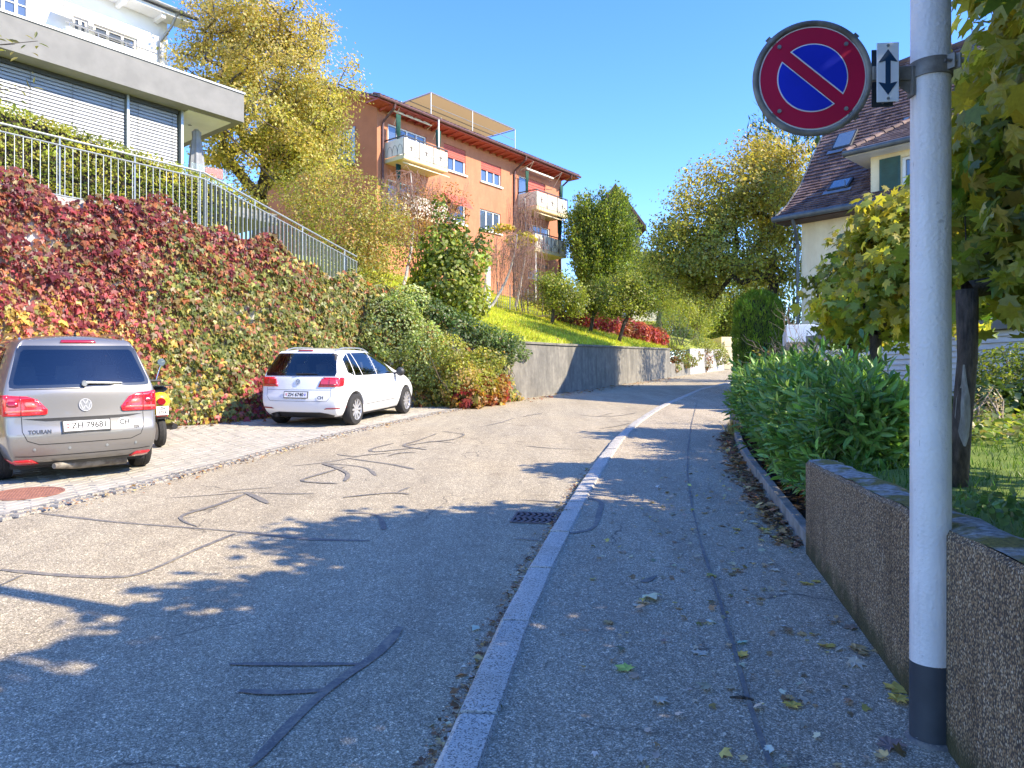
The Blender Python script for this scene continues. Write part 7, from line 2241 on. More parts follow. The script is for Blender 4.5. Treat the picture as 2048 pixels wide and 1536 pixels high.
tc.patch('rear_sill', 'rear', [(-.62, .215), (.62, .215), (.72, .245), (-.72, .245)], MAT['dark_metal'], .006, .08)
emblem(tc, 0, .865, .072)
number_plate(tc, 0, .635, .50, .11, 'ZH 79681', 1)
ch_oval(tc, .43, .648, .082, .055, .085)
word(tc, 'TOURAN', -.49, .59, .056, MAT['dark_metal']); word(tc, 'TDI', .57, .585, .040, MAT['dark_metal'])
p0 = tc.hit('rear', .0, 1.095, .02)
m = MB(); m.tube([p0, p0 + Vector((0, -.03, 0))], [.035, .03], 12); a = tc.hit('rear', .05, 1.10, .03); b = tc.hit('rear', .30, 1.092, .022); c = tc.hit('rear', .43, 1.092, .018)
m.tube([a - Vector((.06, 0, .005)), a, b, c], [.022, .017, .012, .006], 8); m.build('wiper', MAT['galv'], tou, smooth=True, local=True)
for sx in (-1, 1):
    m = MB(); pts = []
    for f in np.linspace(0, 1, 12):
        yy = .62 + f * 1.75; h = tc.hit('top', sx * .585, yy, 0); pts.append(h + Vector((0, 0, .008 + .05 * min(1, 6 * min(f, 1 - f)))))
    m.tube(pts, .016, 8); m.build('roof_rail', MAT['chrome'], tou, smooth=True, local=True)
h = tc.hit('top', 0.02, .62, 0)
MB().tube([h, h + Vector((0, .01, .03)), h + Vector((0, -.05, .06))], [.018, .012, .006], 8).build('aerial', MAT['black'], tou, smooth=True, local=True)
for kind, sx in (('left', -1), ('right', 1)):
    tc.glass('side_window', kind, [(.62, 1.12), (1.12, 1.10), (1.12, 1.50), (.80, 1.50)], .045)
    tc.glass('side_window', kind, [(1.17, 1.10), (2.02, 1.08), (2.02, 1.50), (1.17, 1.51)], .045)
    tc.glass('side_window', kind, [(2.09, 1.08), (2.95, 1.08), (2.45, 1.44), (2.09, 1.50)], .045)
    tc.seam('door_gap', kind, [(1.15, 1.04), (1.12, .75), (1.22, .55), (1.25, .28)], .01)
    tc.seam('door_gap', kind, [(2.05, 1.04), (2.05, .28)], .01)
    m = MB(); m.lathe([(0, -.07), (.07, -.06), (.10, 0), (.07, .05), (0, .06)], 16, (sx * 1.03, 2.95, 1.08), 'y'); m.tube([(sx * .87, 2.93, 1.02), (sx * .98, 2.94, 1.05)], .025, 6)
    m.build('wing_mirror', MAT['silver'], tou, smooth=True, local=True)
tc.glass('windscreen', 'front', [(-.72, 1.08), (.72, 1.08), (.60, 1.47), (-.60, 1.47)], .05)
tc.open_windows()
tc.seats([(1.25, (-.48, 0, .48), 1.06), (2.15, (-.38, .38), 1.10)])
for y_ in (.87, 3.55):
    for sx in (-1, 1): wheel(tou, sx * .80, y_, .325, .215, sx, 10)
for x_ in (-.55, -.19, .22, .56):
    m = MB(); m.lathe([(0, -.002), (.016, -.002), (.016, .002), (0, .003)], 12); tc.flat(m.mesh('parking_sensor', MAT['galv']), 'parking_sensor', x_, .40, .004, tou)
m = MB(); m.tube([(-.35, .12, .2), (-.1, .3, .19), (.5, .34, .19)], [.03, .07, .07], 10); m.build('exhaust', MAT['galv_old'], tou, smooth=True, local=True)
m = MB(); m.box((0, 2.2, .23), (1.5, 3.6, .14)); m.build('underbody', MAT['black'], tou, local=True)

# ------------------------------------------------------------------ white hatchback, seen from behind and its right side
GM = ground_matrix(-4.27, 14.5, 14)
gol = thing('hatchback', 'white tall hatchback parked along the creeper wall', 'car', mat=GM)
LV = [(.20, .80, .20, 4.12), (.28, .85, .08, 4.24), (.42, .90, .02, 4.32), (.56, .905, .0, 4.32), (.64, .91, .02, 4.28), (.80, .915, .05, 4.12), (.95, .91, .07, 3.72), (1.05, .885, .10, 3.25), (1.25, .80, .22, 2.75), (1.44, .70, .34, 2.25), (1.525, .635, .36, 2.0), (1.545, .55, .48, 1.8)]
me = car_shell(LV, lambda b: 1.585 - .16 * max(0, b - .6) ** 2 - .12 * max(0, .2 - b), [0, .03, .10, .25, .42, .6, .78, .92, 1], [-1, -.9, -.5, 0, .5, .9, 1], .10, [(.80,), (3.485,)], .325)
gc = Car(gol, me, MAT['white_car'], [(.80,), (3.485,)], .325)
gc.glass('rear_window', 'rear', [(-.76, 1.03), (.76, 1.03), (.775, 1.10), (.665, 1.44), (.63, 1.475), (-.63, 1.475), (-.665, 1.44), (-.775, 1.10)], .055)
for sx in (-1, 1):
    q = [(.44, .815), (.80, .815), (.79, 1.0), (.62, .992), (.50, .965)]; q = [(sx * a, b) for a, b in q]
    tl_ = gc.patch('tail_light', 'rear', q, MAT['tail'], .012, .04, .01)
    q = [(.47, .84), (.78, .842), (.78, .872), (.49, .872)]; q = [(sx * a, b) for a, b in q]; gc.patch('lamp_strip', 'rear', q, MAT['tail_dark'], .020, .05, .003, tl_)
    q = [(.66, .818), (.67, .818), (.67, .99), (.66, .99)]; q = [(sx * a, b) for a, b in q]; gc.patch('lamp_joint', 'rear', q, MAT['tail_dark'], .021, .05, .003, tl_)
    kd = 'right' if sx > 0 else 'left'
    y0_ = gc.hit('rear', sx * .795, .9, 0).y
    gc.patch('tail_light_wing', kd, [(y0_ - .03, .818), (.30, .832), (.36, .975), (.32, 1.0), (y0_ - .02, 1.0)], MAT['tail'], .012, .04, .01)
    q = [(.55, .375), (.86, .385), (.86, .41), (.60, .40)]; q = [(sx * a, b) for a, b in q]; gc.patch('reflector', 'rear', q, MAT['tail_dark'], .008, .05, .006)
gc.patch('brake_light', 'rear', [(-.17, 1.512), (.17, 1.512), (.155, 1.534), (-.155, 1.534)], MAT['tail_dark'], .010, .04, .008)
gc.patch('lower_bumper', 'rear', [(-.84, .205), (.84, .205), (.60, .285), (.45, .31), (-.45, .31), (-.60, .285)], MAT['black'], .006, .06)
for ln in ([(-.70, .80), (-.70, .62), (-.62, .53), (.62, .53), (.70, .62), (.70, .80)], [(-.70, .755), (.70, .755)], [(-.78, 1.02), (.78, 1.02)]): gc.seam('panel_gap', 'rear', ln, .006, MAT['dark_metal'])
emblem(gc, 0, .91, .06)
number_plate(gc, -.02, .655, .50, .11, 'ZH 6740', 2)
ch_oval(gc, .50, .60, .085, .058, .085)
for kind, sx in (('right', 1), ('left', -1)):
    for poly in ([(.55, 1.09), (.78, 1.02), (.79, 1.465), (.56, 1.36)], [(.81, 1.02), (1.82, 1.008), (1.76, 1.485), (.82, 1.475)], [(1.85, 1.008), (2.80, 1.005), (2.32, 1.385), (1.99, 1.455), (1.79, 1.478)]):
        gc.glass('side_window', kind, poly, .04)
    gc.patch('window_post', kind, [(1.11, 1.0), (1.135, 1.0), (1.0, 1.485), (.975, 1.485)], MAT['white_car'], .008, .05)
    gc.seam('door_gap', kind, [(1.00, 1.0), (.98, .86), (1.12, .72), (1.16, .45), (1.30, .30)], .008, MAT['dark_metal']); gc.seam('door_gap', kind, [(1.83, 1.0), (1.85, .28)], .008, MAT['dark_metal']); gc.seam('door_gap', kind, [(2.98, .97), (2.92, .6), (2.90, .28)], .008, MAT['dark_metal'])
    gc.seam('door_moulding', kind, [(1.30, .40), (2.9, .42)], .02, MAT['zinc']); gc.seam('crease_shade', kind, [(.45, .92), (1.6, .90), (3.2, .88)], .006, MAT['galv'])  # second strip: grey line drawn on the skin for a fold's shading
    for yy in (1.22, 2.08):
        a, b = gc.hit(kind, yy, .905, .022), gc.hit(kind, yy + .2, .905, .022); MB().tube([a - Vector((sx * .02, 0, 0)), a, b, b - Vector((sx * .02, 0, 0))], .012, 6).build('door_handle', MAT['white_car'], gol, smooth=True, local=True)
    m = MB(); m.lathe([(0, -.08), (.07, -.07), (.105, 0), (.08, .06), (0, .08)], 16, (sx * 1.04, 2.80, 1.04), 'y'); m.tube([(sx * .86, 2.80, .99), (sx * .98, 2.81, 1.02)], .025, 6); m.build('wing_mirror', MAT['dark_metal'], gol, smooth=True, local=True)
    pts = []
    for f in np.linspace(0, 1, 12):
        yy = .58 + f * 1.7; h = gc.hit('top', sx * .56, yy, 0); pts.append(h + Vector((0, 0, .006 + .04 * min(1, 6 * min(f, 1 - f)))))
    MB().tube(pts, .014, 8).build('roof_rail', MAT['galv'], gol, smooth=True, local=True)
    for y_ in (.80, 3.485): wheel(gol, sx * .815, y_, .325, .215, sx, 10)
p0 = gc.hit('rear', -.05, 1.06, .02)
MB().tube([p0, gc.hit('rear', .2, 1.065, .02), gc.hit('rear', .4, 1.06, .016)], [.018, .012, .006], 8).build('wiper', MAT['black'], gol, smooth=True, local=True)
gc.glass('windscreen', 'front', [(-.72, 1.05), (.72, 1.05), (.60, 1.42), (-.60, 1.42)], .05)
gc.open_windows()
gc.seats([(1.20, (-.45, 0, .45), 1.02), (2.05, (-.38, .38), 1.05)])
MB().box((0, 2.15, .24), (1.5, 3.5, .14)).build('underbody', MAT['black'], gol, local=True)
m = MB(); m.tube([(-.5, .1, .24), (-.5, .5, .23)], .04, 10); m.build('exhaust', MAT['black'], gol, smooth=True, local=True)

# ------------------------------------------------------------------ yellow scooter between the two cars
SM = ground_matrix(-5.56, 11.62, -41)
sc = thing('scooter', 'yellow motor scooter parked half hidden behind the silver-grey people carrier', 'scooter', mat=SM)
def loft(name, secs, mat, n=16, parent=sc):
    """secs: (y, z centre, half width, half height)"""
    m = MB(); vs = [(hw * math.cos(2 * math.pi * k / n) * (1 - .12 * abs(math.sin(2 * math.pi * k / n))), y, z + hh * math.sin(2 * math.pi * k / n)) for y, z, hw, hh in secs for k in range(n)]
    q = len(secs); m.add(vs, [(j * n + k, j * n + (k + 1) % n, (j + 1) * n + (k + 1) % n, (j + 1) * n + k) for j in range(q - 1) for k in range(n)] + [tuple(range(n - 1, -1, -1)), tuple((q - 1) * n + k for k in range(n))])
    return m.build(name, mat, parent, smooth=True, local=True, angle=.9)
loft('rear_body', [(-.02, .76, .06, .05), (.03, .76, .14, .12), (.18, .72, .20, .19), (.45, .66, .20, .20), (.70, .58, .14, .20), (.78, .5, .08, .16)], MAT['yellow'])
loft('seat', [(.06, .90, .08, .03), (.14, .93, .14, .06), (.45, .92, .16, .07), (.75, .88, .12, .06), (.82, .86, .05, .03)], MAT['black'])
loft('footboard', [(.70, .34, .16, .05), (.95, .30, .18, .04), (1.15, .34, .16, .06), (1.25, .45, .14, .1)], MAT['yellow'])
loft('front_shield', [(1.15, .62, .20, .33), (1.22, .68, .22, .36), (1.30, .70, .14, .30), (1.36, .72, .06, .2)], MAT['yellow'])
loft('front_mudguard', [(1.12, .52, .04, .04), (1.3, .56, .07, .06), (1.5, .48, .06, .06), (1.58, .4, .03, .03)], MAT['yellow'])
for y_ in (.15, 1.42):
    w = MB(); w.lathe([(.15, -.05), (.20, -.06), (.24, -.05), (.26, 0), (.24, .05), (.20, .06), (.15, .05)], 30, (0, y_, .26), 'x'); wo = w.build('wheel', MAT['rubber'], sc, smooth=True, local=True)
    w = MB(); w.lathe([(0, -.04), (.14, -.05), (.16, -.045), (.16, .045), (.14, .05), (0, .04)], 24, (0, y_, .26), 'x'); w.build('rim', MAT['alloy'], wo, smooth=True, local=True)
m = MB(); m.tube([(-.32, 1.12, 1.02), (-.12, 1.16, 1.03), (.12, 1.16, 1.03), (.32, 1.12, 1.02)], .018, 8); m.tube([(0, 1.38, .3), (0, 1.17, 1.0)], .03, 8); m.build('handlebar', MAT['dark_metal'], sc, smooth=True, local=True)
for sx in (-1, 1):
    m = MB(); m.tube([(sx * .24, 1.14, 1.03), (sx * .30, 1.15, 1.22), (sx * .33, 1.14, 1.30)], .008, 6); mo = m.build('mirror_stalk', MAT['chrome'], sc, smooth=True, local=True)
    m = MB(); m.lathe([(0, -.012), (.06, -.008), (.065, .0), (.05, .02), (0, .028)], 18, (sx * .33, 1.13, 1.34), 'y'); m.build('mirror', MAT['skylight'], mo, smooth=True, local=True)
loft('tail_light', [(-.045, .74, .06, .05), (-.02, .74, .075, .065), (.03, .74, .06, .05)], MAT['tail_dark'])
m = MB(); m.box((0, -.07, .60), (.18, .008, .14)); po = m.build('plate', MAT['plate'], sc, local=True)
for i, s_ in enumerate(('ZH', '5714')):
    t_ = bpy.data.objects.new('lettering', text_mesh(s_, .055, MAT['ink'])); col.objects.link(t_); t_.parent = po; t_.location = (0, -.0755, .633 - .062 * i); t_.rotation_euler = (R(90), 0, 0)
m = MB(); m.box((0, -.03, .515), (.17, .02, .03)); m.build('reflector', MAT['tail'], sc, local=True, bevel=.004)
m = MB(); m.box((0, .02, .48), (.16, .2, .02)); m.build('mudguard', MAT['black'], sc, local=True)
m = MB(); m.tube([(.17, -.1, .34), (.17, .1, .33), (.15, .4, .3)], [.045, .06, .04], 12); m.build('exhaust', MAT['black'], sc, smooth=True, local=True)
m = MB(); m.obox((-.14, -.02, .98), (.28, 0, 0), (0, .14, 0), (0, 0, .02)); m.tube([(-.1, .05, .95), (-.1, .05, .99)], .01, 5); m.build('luggage_rack', MAT['chrome'], sc, local=True)
m = MB(); m.tube([(-.1, .62, .3), (-.2, .55, .02)], .012, 6); m.build('stand', MAT['dark_metal'], sc, local=True)
# ================================================================== SIGN POLE, SIGN, DRAIN COVERS, FALLEN LEAVES
pb = np.array((*gp(1861, 1478, KH), 0)); pb[2] = g(pb[1]) + KH
pr = 75 / F * pb[1] / 2
pole = thing('street_pole', 'tall pale grey painted steel pole with a dark base on the pavement', 'pole', pb)
zs = W(1861, 1322, pb[1])[2]
m = MB(); n = 40
m.lathe([(0, -.1), (pr * 1.02, -.1), (pr * 1.015, .15), (pr * 1.0, zs - pb[2] - .002)], n, pb); m.build('base_section', MAT['pole_base'], pole, smooth=True)
prof = [(pr * 1.005, zs - pb[2]), (pr * 1.0, zs - pb[2] + .004)]
for h in np.linspace(zs - pb[2] + .2, 8.2, 18): prof.append((pr * (1 - .032 * h / 2.0 if h < 3 else 1 - .048 - .03 * (h - 3) / 2), h))
m = MB(); m.lathe(prof + [(0, 8.22)], n, pb); m.build('shaft', MAT['pole'], pole, smooth=True)
m = MB(); m.lathe([(pr * 1.0, .012), (pr * 1.10, .010), (pr * 1.22, .003), (pr * 1.28, -.004)], 40, pb); m.build('footing_seal', MAT['tar'], pole, smooth=True)
m = MB(); m.box((pb[0], pb[1] + .5, pb[2] + 8.2), (.06, 1.2, .06)); m.build('lamp_arm', MAT['pole'], pole)
m = MB(); m.lathe([(0, .06), (.14, .05), (.2, 0), (.16, -.05), (0, -.06)], 18, (pb[0], pb[1] + 1.2, pb[2] + 8.18)); m.build('lamp_head', MAT['galv'], pole, smooth=True)

# bracket: clamp band, arm, gusset, all one thing
YS = pb[1] - .06
def at(u, v, Y): return W(u, v, Y)
zc = W(1860, 143, pb[1])[2]; rp = pr * .955
bk = thing('sign_bracket', 'weathered steel clamp and arm holding the sign to the pale pole', 'bracket', (pb[0], pb[1], zc))
m = MB(); hh = .032
vs = []; 
m.lathe([(rp, -hh), (rp + .007, -hh), (rp + .007, hh), (rp, hh)], 36, (pb[0], pb[1], zc)); m.build('clamp_band', MAT['galv_old'], bk, smooth=True, angle=.5)
# screw lugs of the clamp on the camera's side
m = MB(); ca = R(-62); cx, cy = pb[0] + (rp + .015) * math.cos(ca), pb[1] + (rp + .015) * math.sin(ca)
for o_ in (-.011, .011): m.box((cx + o_, cy - .004, zc + .004), (.008, .04, .055), ca + R(90))
m.tube([(cx - .035, cy - .012, zc + .006), (cx + .035, cy - .012, zc + .006)], .006, 8); m.tube([(cx + .02, cy - .012, zc + .006), (cx + .034, cy - .012, zc + .006)], .011, 6)
m.build('clamp_bolt', MAT['galv_old'], bk)
# the sign plane: slightly turned so its right edge is nearer
sa = R(-6)
AX = np.array((math.cos(sa), math.sin(sa), 0)); AN = np.array((math.sin(sa), -math.cos(sa), 0))     # AN faces the camera
SC = W(1624, 157, pb[1] + .02)
SR = .5 * 232 / F * (pb[1] + .02)           # outer radius of the ring
arm_a = np.array((pb[0] - rp - .003, pb[1] - .005, zc - .012)); arm_b = SC + AX * (SR - .006); arm_b[2] = zc - .012
d = arm_b - arm_a; m = MB()
m.obox(arm_a + (0, -.012, -.028), d, (0, .024, 0), (0, 0, .056)); m.build('arm', MAT['galv_old'], bk, bevel=.004)
m = MB(); m.prism([(0, -.028), (-.085, -.028), (0, -.085)], arm_a + (0, -.004, 0), (1, 0, 0), (0, 0, 1), (0, .008, 0)); m.build('gusset', MAT['galv_old'], bk)
m = MB(); m.obox(arm_a + (-.012, -.02, -.09), (.014, 0, 0), (0, .04, 0), (0, 0, .115)); m.build('arm_foot', MAT['galv_old'], bk, bevel=.003)

sg = thing('no_parking_sign', 'round red and blue no parking sign in a weathered steel ring', 'sign', SC)
def disc_pts(r, n=72, a0=0, a1=2 * math.pi): return [(r * math.cos(t), r * math.sin(t)) for t in np.linspace(a0, a1, n, endpoint=(a1 - a0 < 6.2))]
def plate(name, poly, mat, d0, th, par=sg, c=SC, bevel=0):
    m = MB(); m.prism(poly, c + AN * d0, AX, UP, AN * th); return m.build(name, MAT[mat], par, bevel=bevel)
n = 72; m = MB(); tube_r = .056 * SR
rr = SR - tube_r
vs = []
for k in range(n):
    t = 2 * math.pi * k / n
    for q in range(10):
        b = 2 * math.pi * q / 10
        r_ = rr + tube_r * math.cos(b); vs.append(SC + AX * (r_ * math.cos(t)) + UP * (r_ * math.sin(t)) + AN * (tube_r * .9 * math.sin(b)))
m.add(vs, [(k * 10 + q, k * 10 + (q + 1) % 10, ((k + 1) % n) * 10 + (q + 1) % 10, ((k + 1) % n) * 10 + q) for k in range(n) for q in range(10)]); m.build('ring_frame', MAT['galv_old'], sg, smooth=True, angle=2)
RD = SR * .9
plate('disc', disc_pts(RD * .995), 'sign_white', -.004, .006)
plate('red_face', disc_pts(RD * .965), 'sign_red', .0025, .002)
RB_ = RD * .655
ang = R(-41); hw_ = RD * .115
for sgn in (1, -1):
    def half(r, w):
        t0 = math.asin(w / r); pts = [(r * math.cos(t), r * math.sin(t)) for t in np.linspace(t0, math.pi - t0, 40)]
        pts = [(x, sgn * y) for x, y in pts]; pts = pts if sgn > 0 else pts[::-1]
        return [(x * math.cos(ang) - y * math.sin(ang), x * math.sin(ang) + y * math.cos(ang)) for x, y in pts]
    o = plate('blue_field_border', half(RB_, hw_), 'sign_white', .005, .0012)
    plate('blue_field', half(RB_ * .965, hw_ + RB_ * .034), 'sign_blue', .0065, .0012)
for a in (45, 135, 225, 315):
    p = SC + AX * RD * .87 * math.cos(R(a)) + UP * RD * .87 * math.sin(R(a)) + AN * .005
    m = MB(); m.prism(disc_pts(.008, 12), p, AX, UP, AN * .005); m.build('rivet', MAT['galv'], sg)
for a in (44, 136, 224, 316):
    p = SC + AX * RD * 1.0 * math.cos(R(a)) + UP * RD * 1.0 * math.sin(R(a)) - AN * .002
    m = MB(); tx = AX * -math.sin(R(a)) + UP * math.cos(R(a)); ra = AX * math.cos(R(a)) + UP * math.sin(R(a)); m.obox(p - tx * .011 - ra * .018, tx * .022, ra * .05, AN * .004); m.build('mounting_tab', MAT['galv_old'], sg)
PC = W(1775, 145, pb[1] - .035)
pw, ph = 42 / F * pb[1], 117 / F * pb[1]
pt = thing('arrow_plate', 'small white plate with a dark double-headed vertical arrow beside the pole', 'sign', PC)
m = MB(); m.prism([(-pw / 2, -ph / 2), (pw / 2, -ph / 2), (pw / 2, ph / 2), (-pw / 2, ph / 2)], PC, AX, UP, AN * .004); m.build('plate', MAT['sign_white'], pt, bevel=.002)
w, h, sh, hd = pw * .42, ph * .385, pw * .115, ph * .215
poly = [(0, -h), (w, -h + hd), (w * .82, -h + hd), (sh, -h + hd * .9), (sh, h - hd * .9), (w * .82, h - hd), (w, h - hd), (0, h), (-w, h - hd), (-w * .82, h - hd), (-sh, h - hd * .9), (-sh, -h + hd * .9), (-w * .82, -h + hd), (-w, -h + hd)]
m = MB(); m.prism(poly, PC + AN * .0045, AX, UP, AN * .0012); m.build('arrow', MAT['sign_navy'], pt)
for q in (.445, -.445):
    m = MB(); m.prism(disc_pts(.0055, 10), PC + UP * ph * q + AN * .0045, AX, UP, AN * .004); m.build('screw', MAT['galv'], pt)
PC2 = W(1764, 157, pb[1] + .05)
pt2 = thing('rear_plate', 'dark back of a second plate facing the other way behind the arrow plate', 'sign', PC2)
m = MB(); m.prism([(-pw / 2, -ph / 2), (pw / 2, -ph / 2), (pw / 2, ph / 2), (-pw / 2, ph / 2)], PC2, AX, UP, AN * .004); m.build('plate', MAT['sign_back'], pt2, bevel=.002)
m = MB(); m.prism(disc_pts(.006, 8), PC2 + AN * .004 - UP * ph * .43, AX, UP, AN * .006); m.build('bolt', MAT['galv_old'], pt2)

# ------------------------------------------------------------------ drain grate: iron plate with two rows of chevron slots
c4 = [np.array(gp(*p)) for p in ((1033, 1049), (1108, 1052), (1128, 1027), (1050, 1024))]
gx = (c4[1] - c4[0] + c4[2] - c4[3]) / 2; gy = (c4[3] - c4[0] + c4[2] - c4[1]) / 2; oc = sum(c4) / 4
ux = gx / np.linalg.norm(gx); uy = np.array((-ux[1], ux[0])); LX = .50; LY = .42
dr = thing('drain_grate', 'cast iron drain grate with two rows of chevron slots at the kerb', 'drain', (*oc, g(oc[1])))
def gq(x, y, z): p = oc + ux * x + uy * y; return (p[0], p[1], g(p[1]) + z)
m = MB(); m.add([gq(-LX / 2, -LY / 2, .0045), gq(LX / 2, -LY / 2, .0045), gq(LX / 2, LY / 2, .0045), gq(-LX / 2, LY / 2, .0045)], [(0, 1, 2, 3)]); m.build('pit_shade', MAT['void'], dr)  # flat black sheet painting the shade of the hollow below the bars
m = MB()
for a, b, c, e in ((-LX / 2, LX / 2, -LY / 2, -LY / 2 + .022), (-LX / 2, LX / 2, LY / 2 - .022, LY / 2), (-LX / 2, -LX / 2 + .02, -LY / 2 + .022, LY / 2 - .022), (LX / 2 - .02, LX / 2, -LY / 2 + .022, LY / 2 - .022), (-LX / 2 + .02, LX / 2 - .02, -.018, .018)):
    m.hexa([gq(a, c, .003), gq(b, c, .003), gq(b, e, .003), gq(a, e, .003), gq(a, c, .014), gq(b, c, .014), gq(b, e, .014), gq(a, e, .014)])
m.build('frame', MAT['iron'], dr)
nb = 8
for row in (0, 1):
    y0, y1 = ((-LY / 2 + .022, -.018), (.018, LY / 2 - .022))[row]; ym = (y0 + y1) / 2
    for i in range(nb):
        x = -LX / 2 + .02 + (LX - .04) * i / nb; w_ = (LX - .04) / nb * .52; sk = .035
        m = MB()
        for (ya, xa), (yb, xb) in (((y0, x), (ym, x + sk)), ((ym, x + sk), (y1, x))):
            xa, xb = max(xa, -LX / 2 + .02), max(xb, -LX / 2 + .02)
            xe, xf = min(xa + w_, LX / 2 - .02), min(xb + w_, LX / 2 - .02)
            if xe - xa < .005: continue
            m.hexa([gq(xa, ya, .004), gq(xe, ya, .004), gq(xf, yb, .004), gq(xb, yb, .004), gq(xa, ya, .0135), gq(xe, ya, .0135), gq(xf, yb, .0135), gq(xb, yb, .0135)])
        m.build('chevron_bar', MAT['iron'], dr)

mc = np.array(gp(52, 988)); mr = .335
mh = thing('manhole_cover', 'round rusty iron manhole cover set in the parking bay', 'manhole cover', (*mc, g(mc[1])))
def mq(r, t, z): y_ = mc[1] + r * math.sin(t); return (mc[0] + r * math.cos(t), y_, g(y_) + z)
m = MB(); n = 48
rings = [(mr + .03, .004), (mr + .03, .013), (mr + .004, .013), (mr + .002, .008), (mr - .004, .008), (mr - .004, .012), (mr - .02, .012), (mr - .02, .009), (0.001, .009)]
m.add([mq(r, 2 * math.pi * k / n, z) for r, z in rings for k in range(n)], [(j * n + k, j * n + (k + 1) % n, (j + 1) * n + (k + 1) % n, (j + 1) * n + k) for j in range(len(rings) - 1) for k in range(n)])
m.build('cover', MAT['rust'], mh)
m = MB()
for i in range(-9, 10):
    for j in range(-9, 10):
        x, y = i * .033 + (.016 if j % 2 else 0), j * .033
        if math.hypot(x, y) < mr - .035:
            def s4(dx, dy, z): yy = mc[1] + y + dy; return (mc[0] + x + dx, yy, g(yy) + z)
            m.hexa([s4(-.011, -.011, .0095), s4(.011, -.011, .0095), s4(.011, .011, .0095), s4(-.011, .011, .0095), s4(-.009, -.009, .013), s4(.009, -.009, .013), s4(.009, .009, .013), s4(-.009, .009, .013)])
tag(m.build('studs', MAT['rust'], mh), kind='stuff')

# ------------------------------------------------------------------ low stone block where the planting bed ends
q = np.array(gp(1474, 858, KH))
t = thing('stone_block', 'low pale stone block at the far end of the laurel bed', 'block', (q[0], q[1], g(q[1])))
for i in range(3):
    m = MB(); m.obox((q[0] + .02 + .01 * i, q[1] - .05, g(q[1]) + KH + .155 * i), (.36, .1, 0), (-.02, .5, .02), (0, 0, .15)); m.build('stone', MAT['grey_render'], t, bevel=.012)

# ------------------------------------------------------------------ fallen leaves
rl = np.random.default_rng(301)
def fallen(x, y, size, c, tmpl, name='fallen_leaf', lab=None, grp=None, dz=KH, curl=.35):
    key = ('F', tmpl, int(rl.integers(4)))
    if key not in LEAFMESH:
        tv, tf = TEMPL[tmpl]; tv = tv.copy(); r2 = np.random.default_rng(hash(key[2]) + 5)
        tv[:, 2] += .28 * (tv[:, 0] ** 2) * r2.uniform(-.4, 1.6) + .22 * (tv[:, 1] - .4) ** 2 * r2.uniform(0, 1.6) + r2.normal(0, .03, len(tv))
        tv[:, 2] -= tv[:, 2].min() - .01; tv[:, 1] -= .4
        me = bpy.data.meshes.new(name); me.from_pydata([tuple(p) for p in tv], [], tf); me.materials.append(MAT['leaf_dry']); LEAFMESH[key] = me
    m = Matrix.Translation((x, y, g(y) + dz + .004)) @ Matrix.Rotation(rl.uniform(0, 6.28), 4, 'Z') @ Matrix.Rotation(rl.normal(0, .12), 4, 'X') @ Matrix.Rotation(.055, 4, 'X') @ Matrix.Scale(size, 4)
    o = instance(name, LEAFMESH[key], m, None, c)
    return tag(o, lab, 'leaf', grp)
YC, TC_, PC_, GC, BC = (0.80, 0.57, 0.12), (0.62, 0.42, 0.19), (0.74, 0.66, 0.52), (0.36, 0.42, 0.20), (0.12, 0.06, 0.04)
GRP = 'leaves fallen on the pavement'
spots = [(1480, 1311, YC, .085, 'maple'), (1585, 1412, YC, .075, 'maple'), (1575, 1398, TC_, .055, 'maple'), (1654, 1292, YC, .085, 'maple'), (1712, 1330, PC_, .09, 'maple'), (1800, 1402, YC, .1, 'maple'), (1795, 1378, YC, .11, 'maple'), (1758, 1304, TC_, .075, 'maple'),
         (1248, 1338, (0.55, 0.7, 0.16), .095, 'maple'), (1322, 1404, PC_, .075, 'maple'), (1400, 1307, PC_, .075, 'maple'), (1484, 1286, (0.5, 0.72, 0.55), .06, 'maple'), (1286, 1207, PC_, .08, 'maple'), (1216, 1247, TC_, .06, 'maple'), (1357, 1218, TC_, .045, 'maple'), (1275, 1212, PC_, .06, 'maple'),
         (1507, 1046, PC_, .09, 'maple'), (1462, 1064, PC_, .06, 'long'), (1473, 1060, YC, .08, 'maple'), (1530, 1061, YC, .1, 'maple'), (1552, 1075, YC, .09, 'maple'), (1565, 1084, TC_, .09, 'maple'), (1438, 1138, PC_, .06, 'long'), (1504, 1125, PC_, .055, 'maple'), (1613, 1168, YC, .09, 'maple'), (1632, 1164, YC, .06, 'maple'),
         (1784, 1492, (0.30, 0.22, 0.2), .1, 'maple'), (1680, 1300, PC_, .08, 'long'), (1718, 1300, TC_, .1, 'maple'), (1730, 1310, TC_, .06, 'round'), (1604, 1270, TC_, .05, 'maple'), (1700, 1256, (0.33, 0.24, 0.17), .08, 'maple'), (1410, 1027, TC_, .06, 'maple'), (1440, 1090, PC_, .05, 'maple'), (1245, 1106, (0.5, .35, .25), .06, 'maple'),
         (1550, 1142, PC_, .06, 'maple'), (1490, 1180, PC_, .05, 'long'), (1560, 1236, PC_, .05, 'long'), (1625, 1270, YC, .04, 'round')]
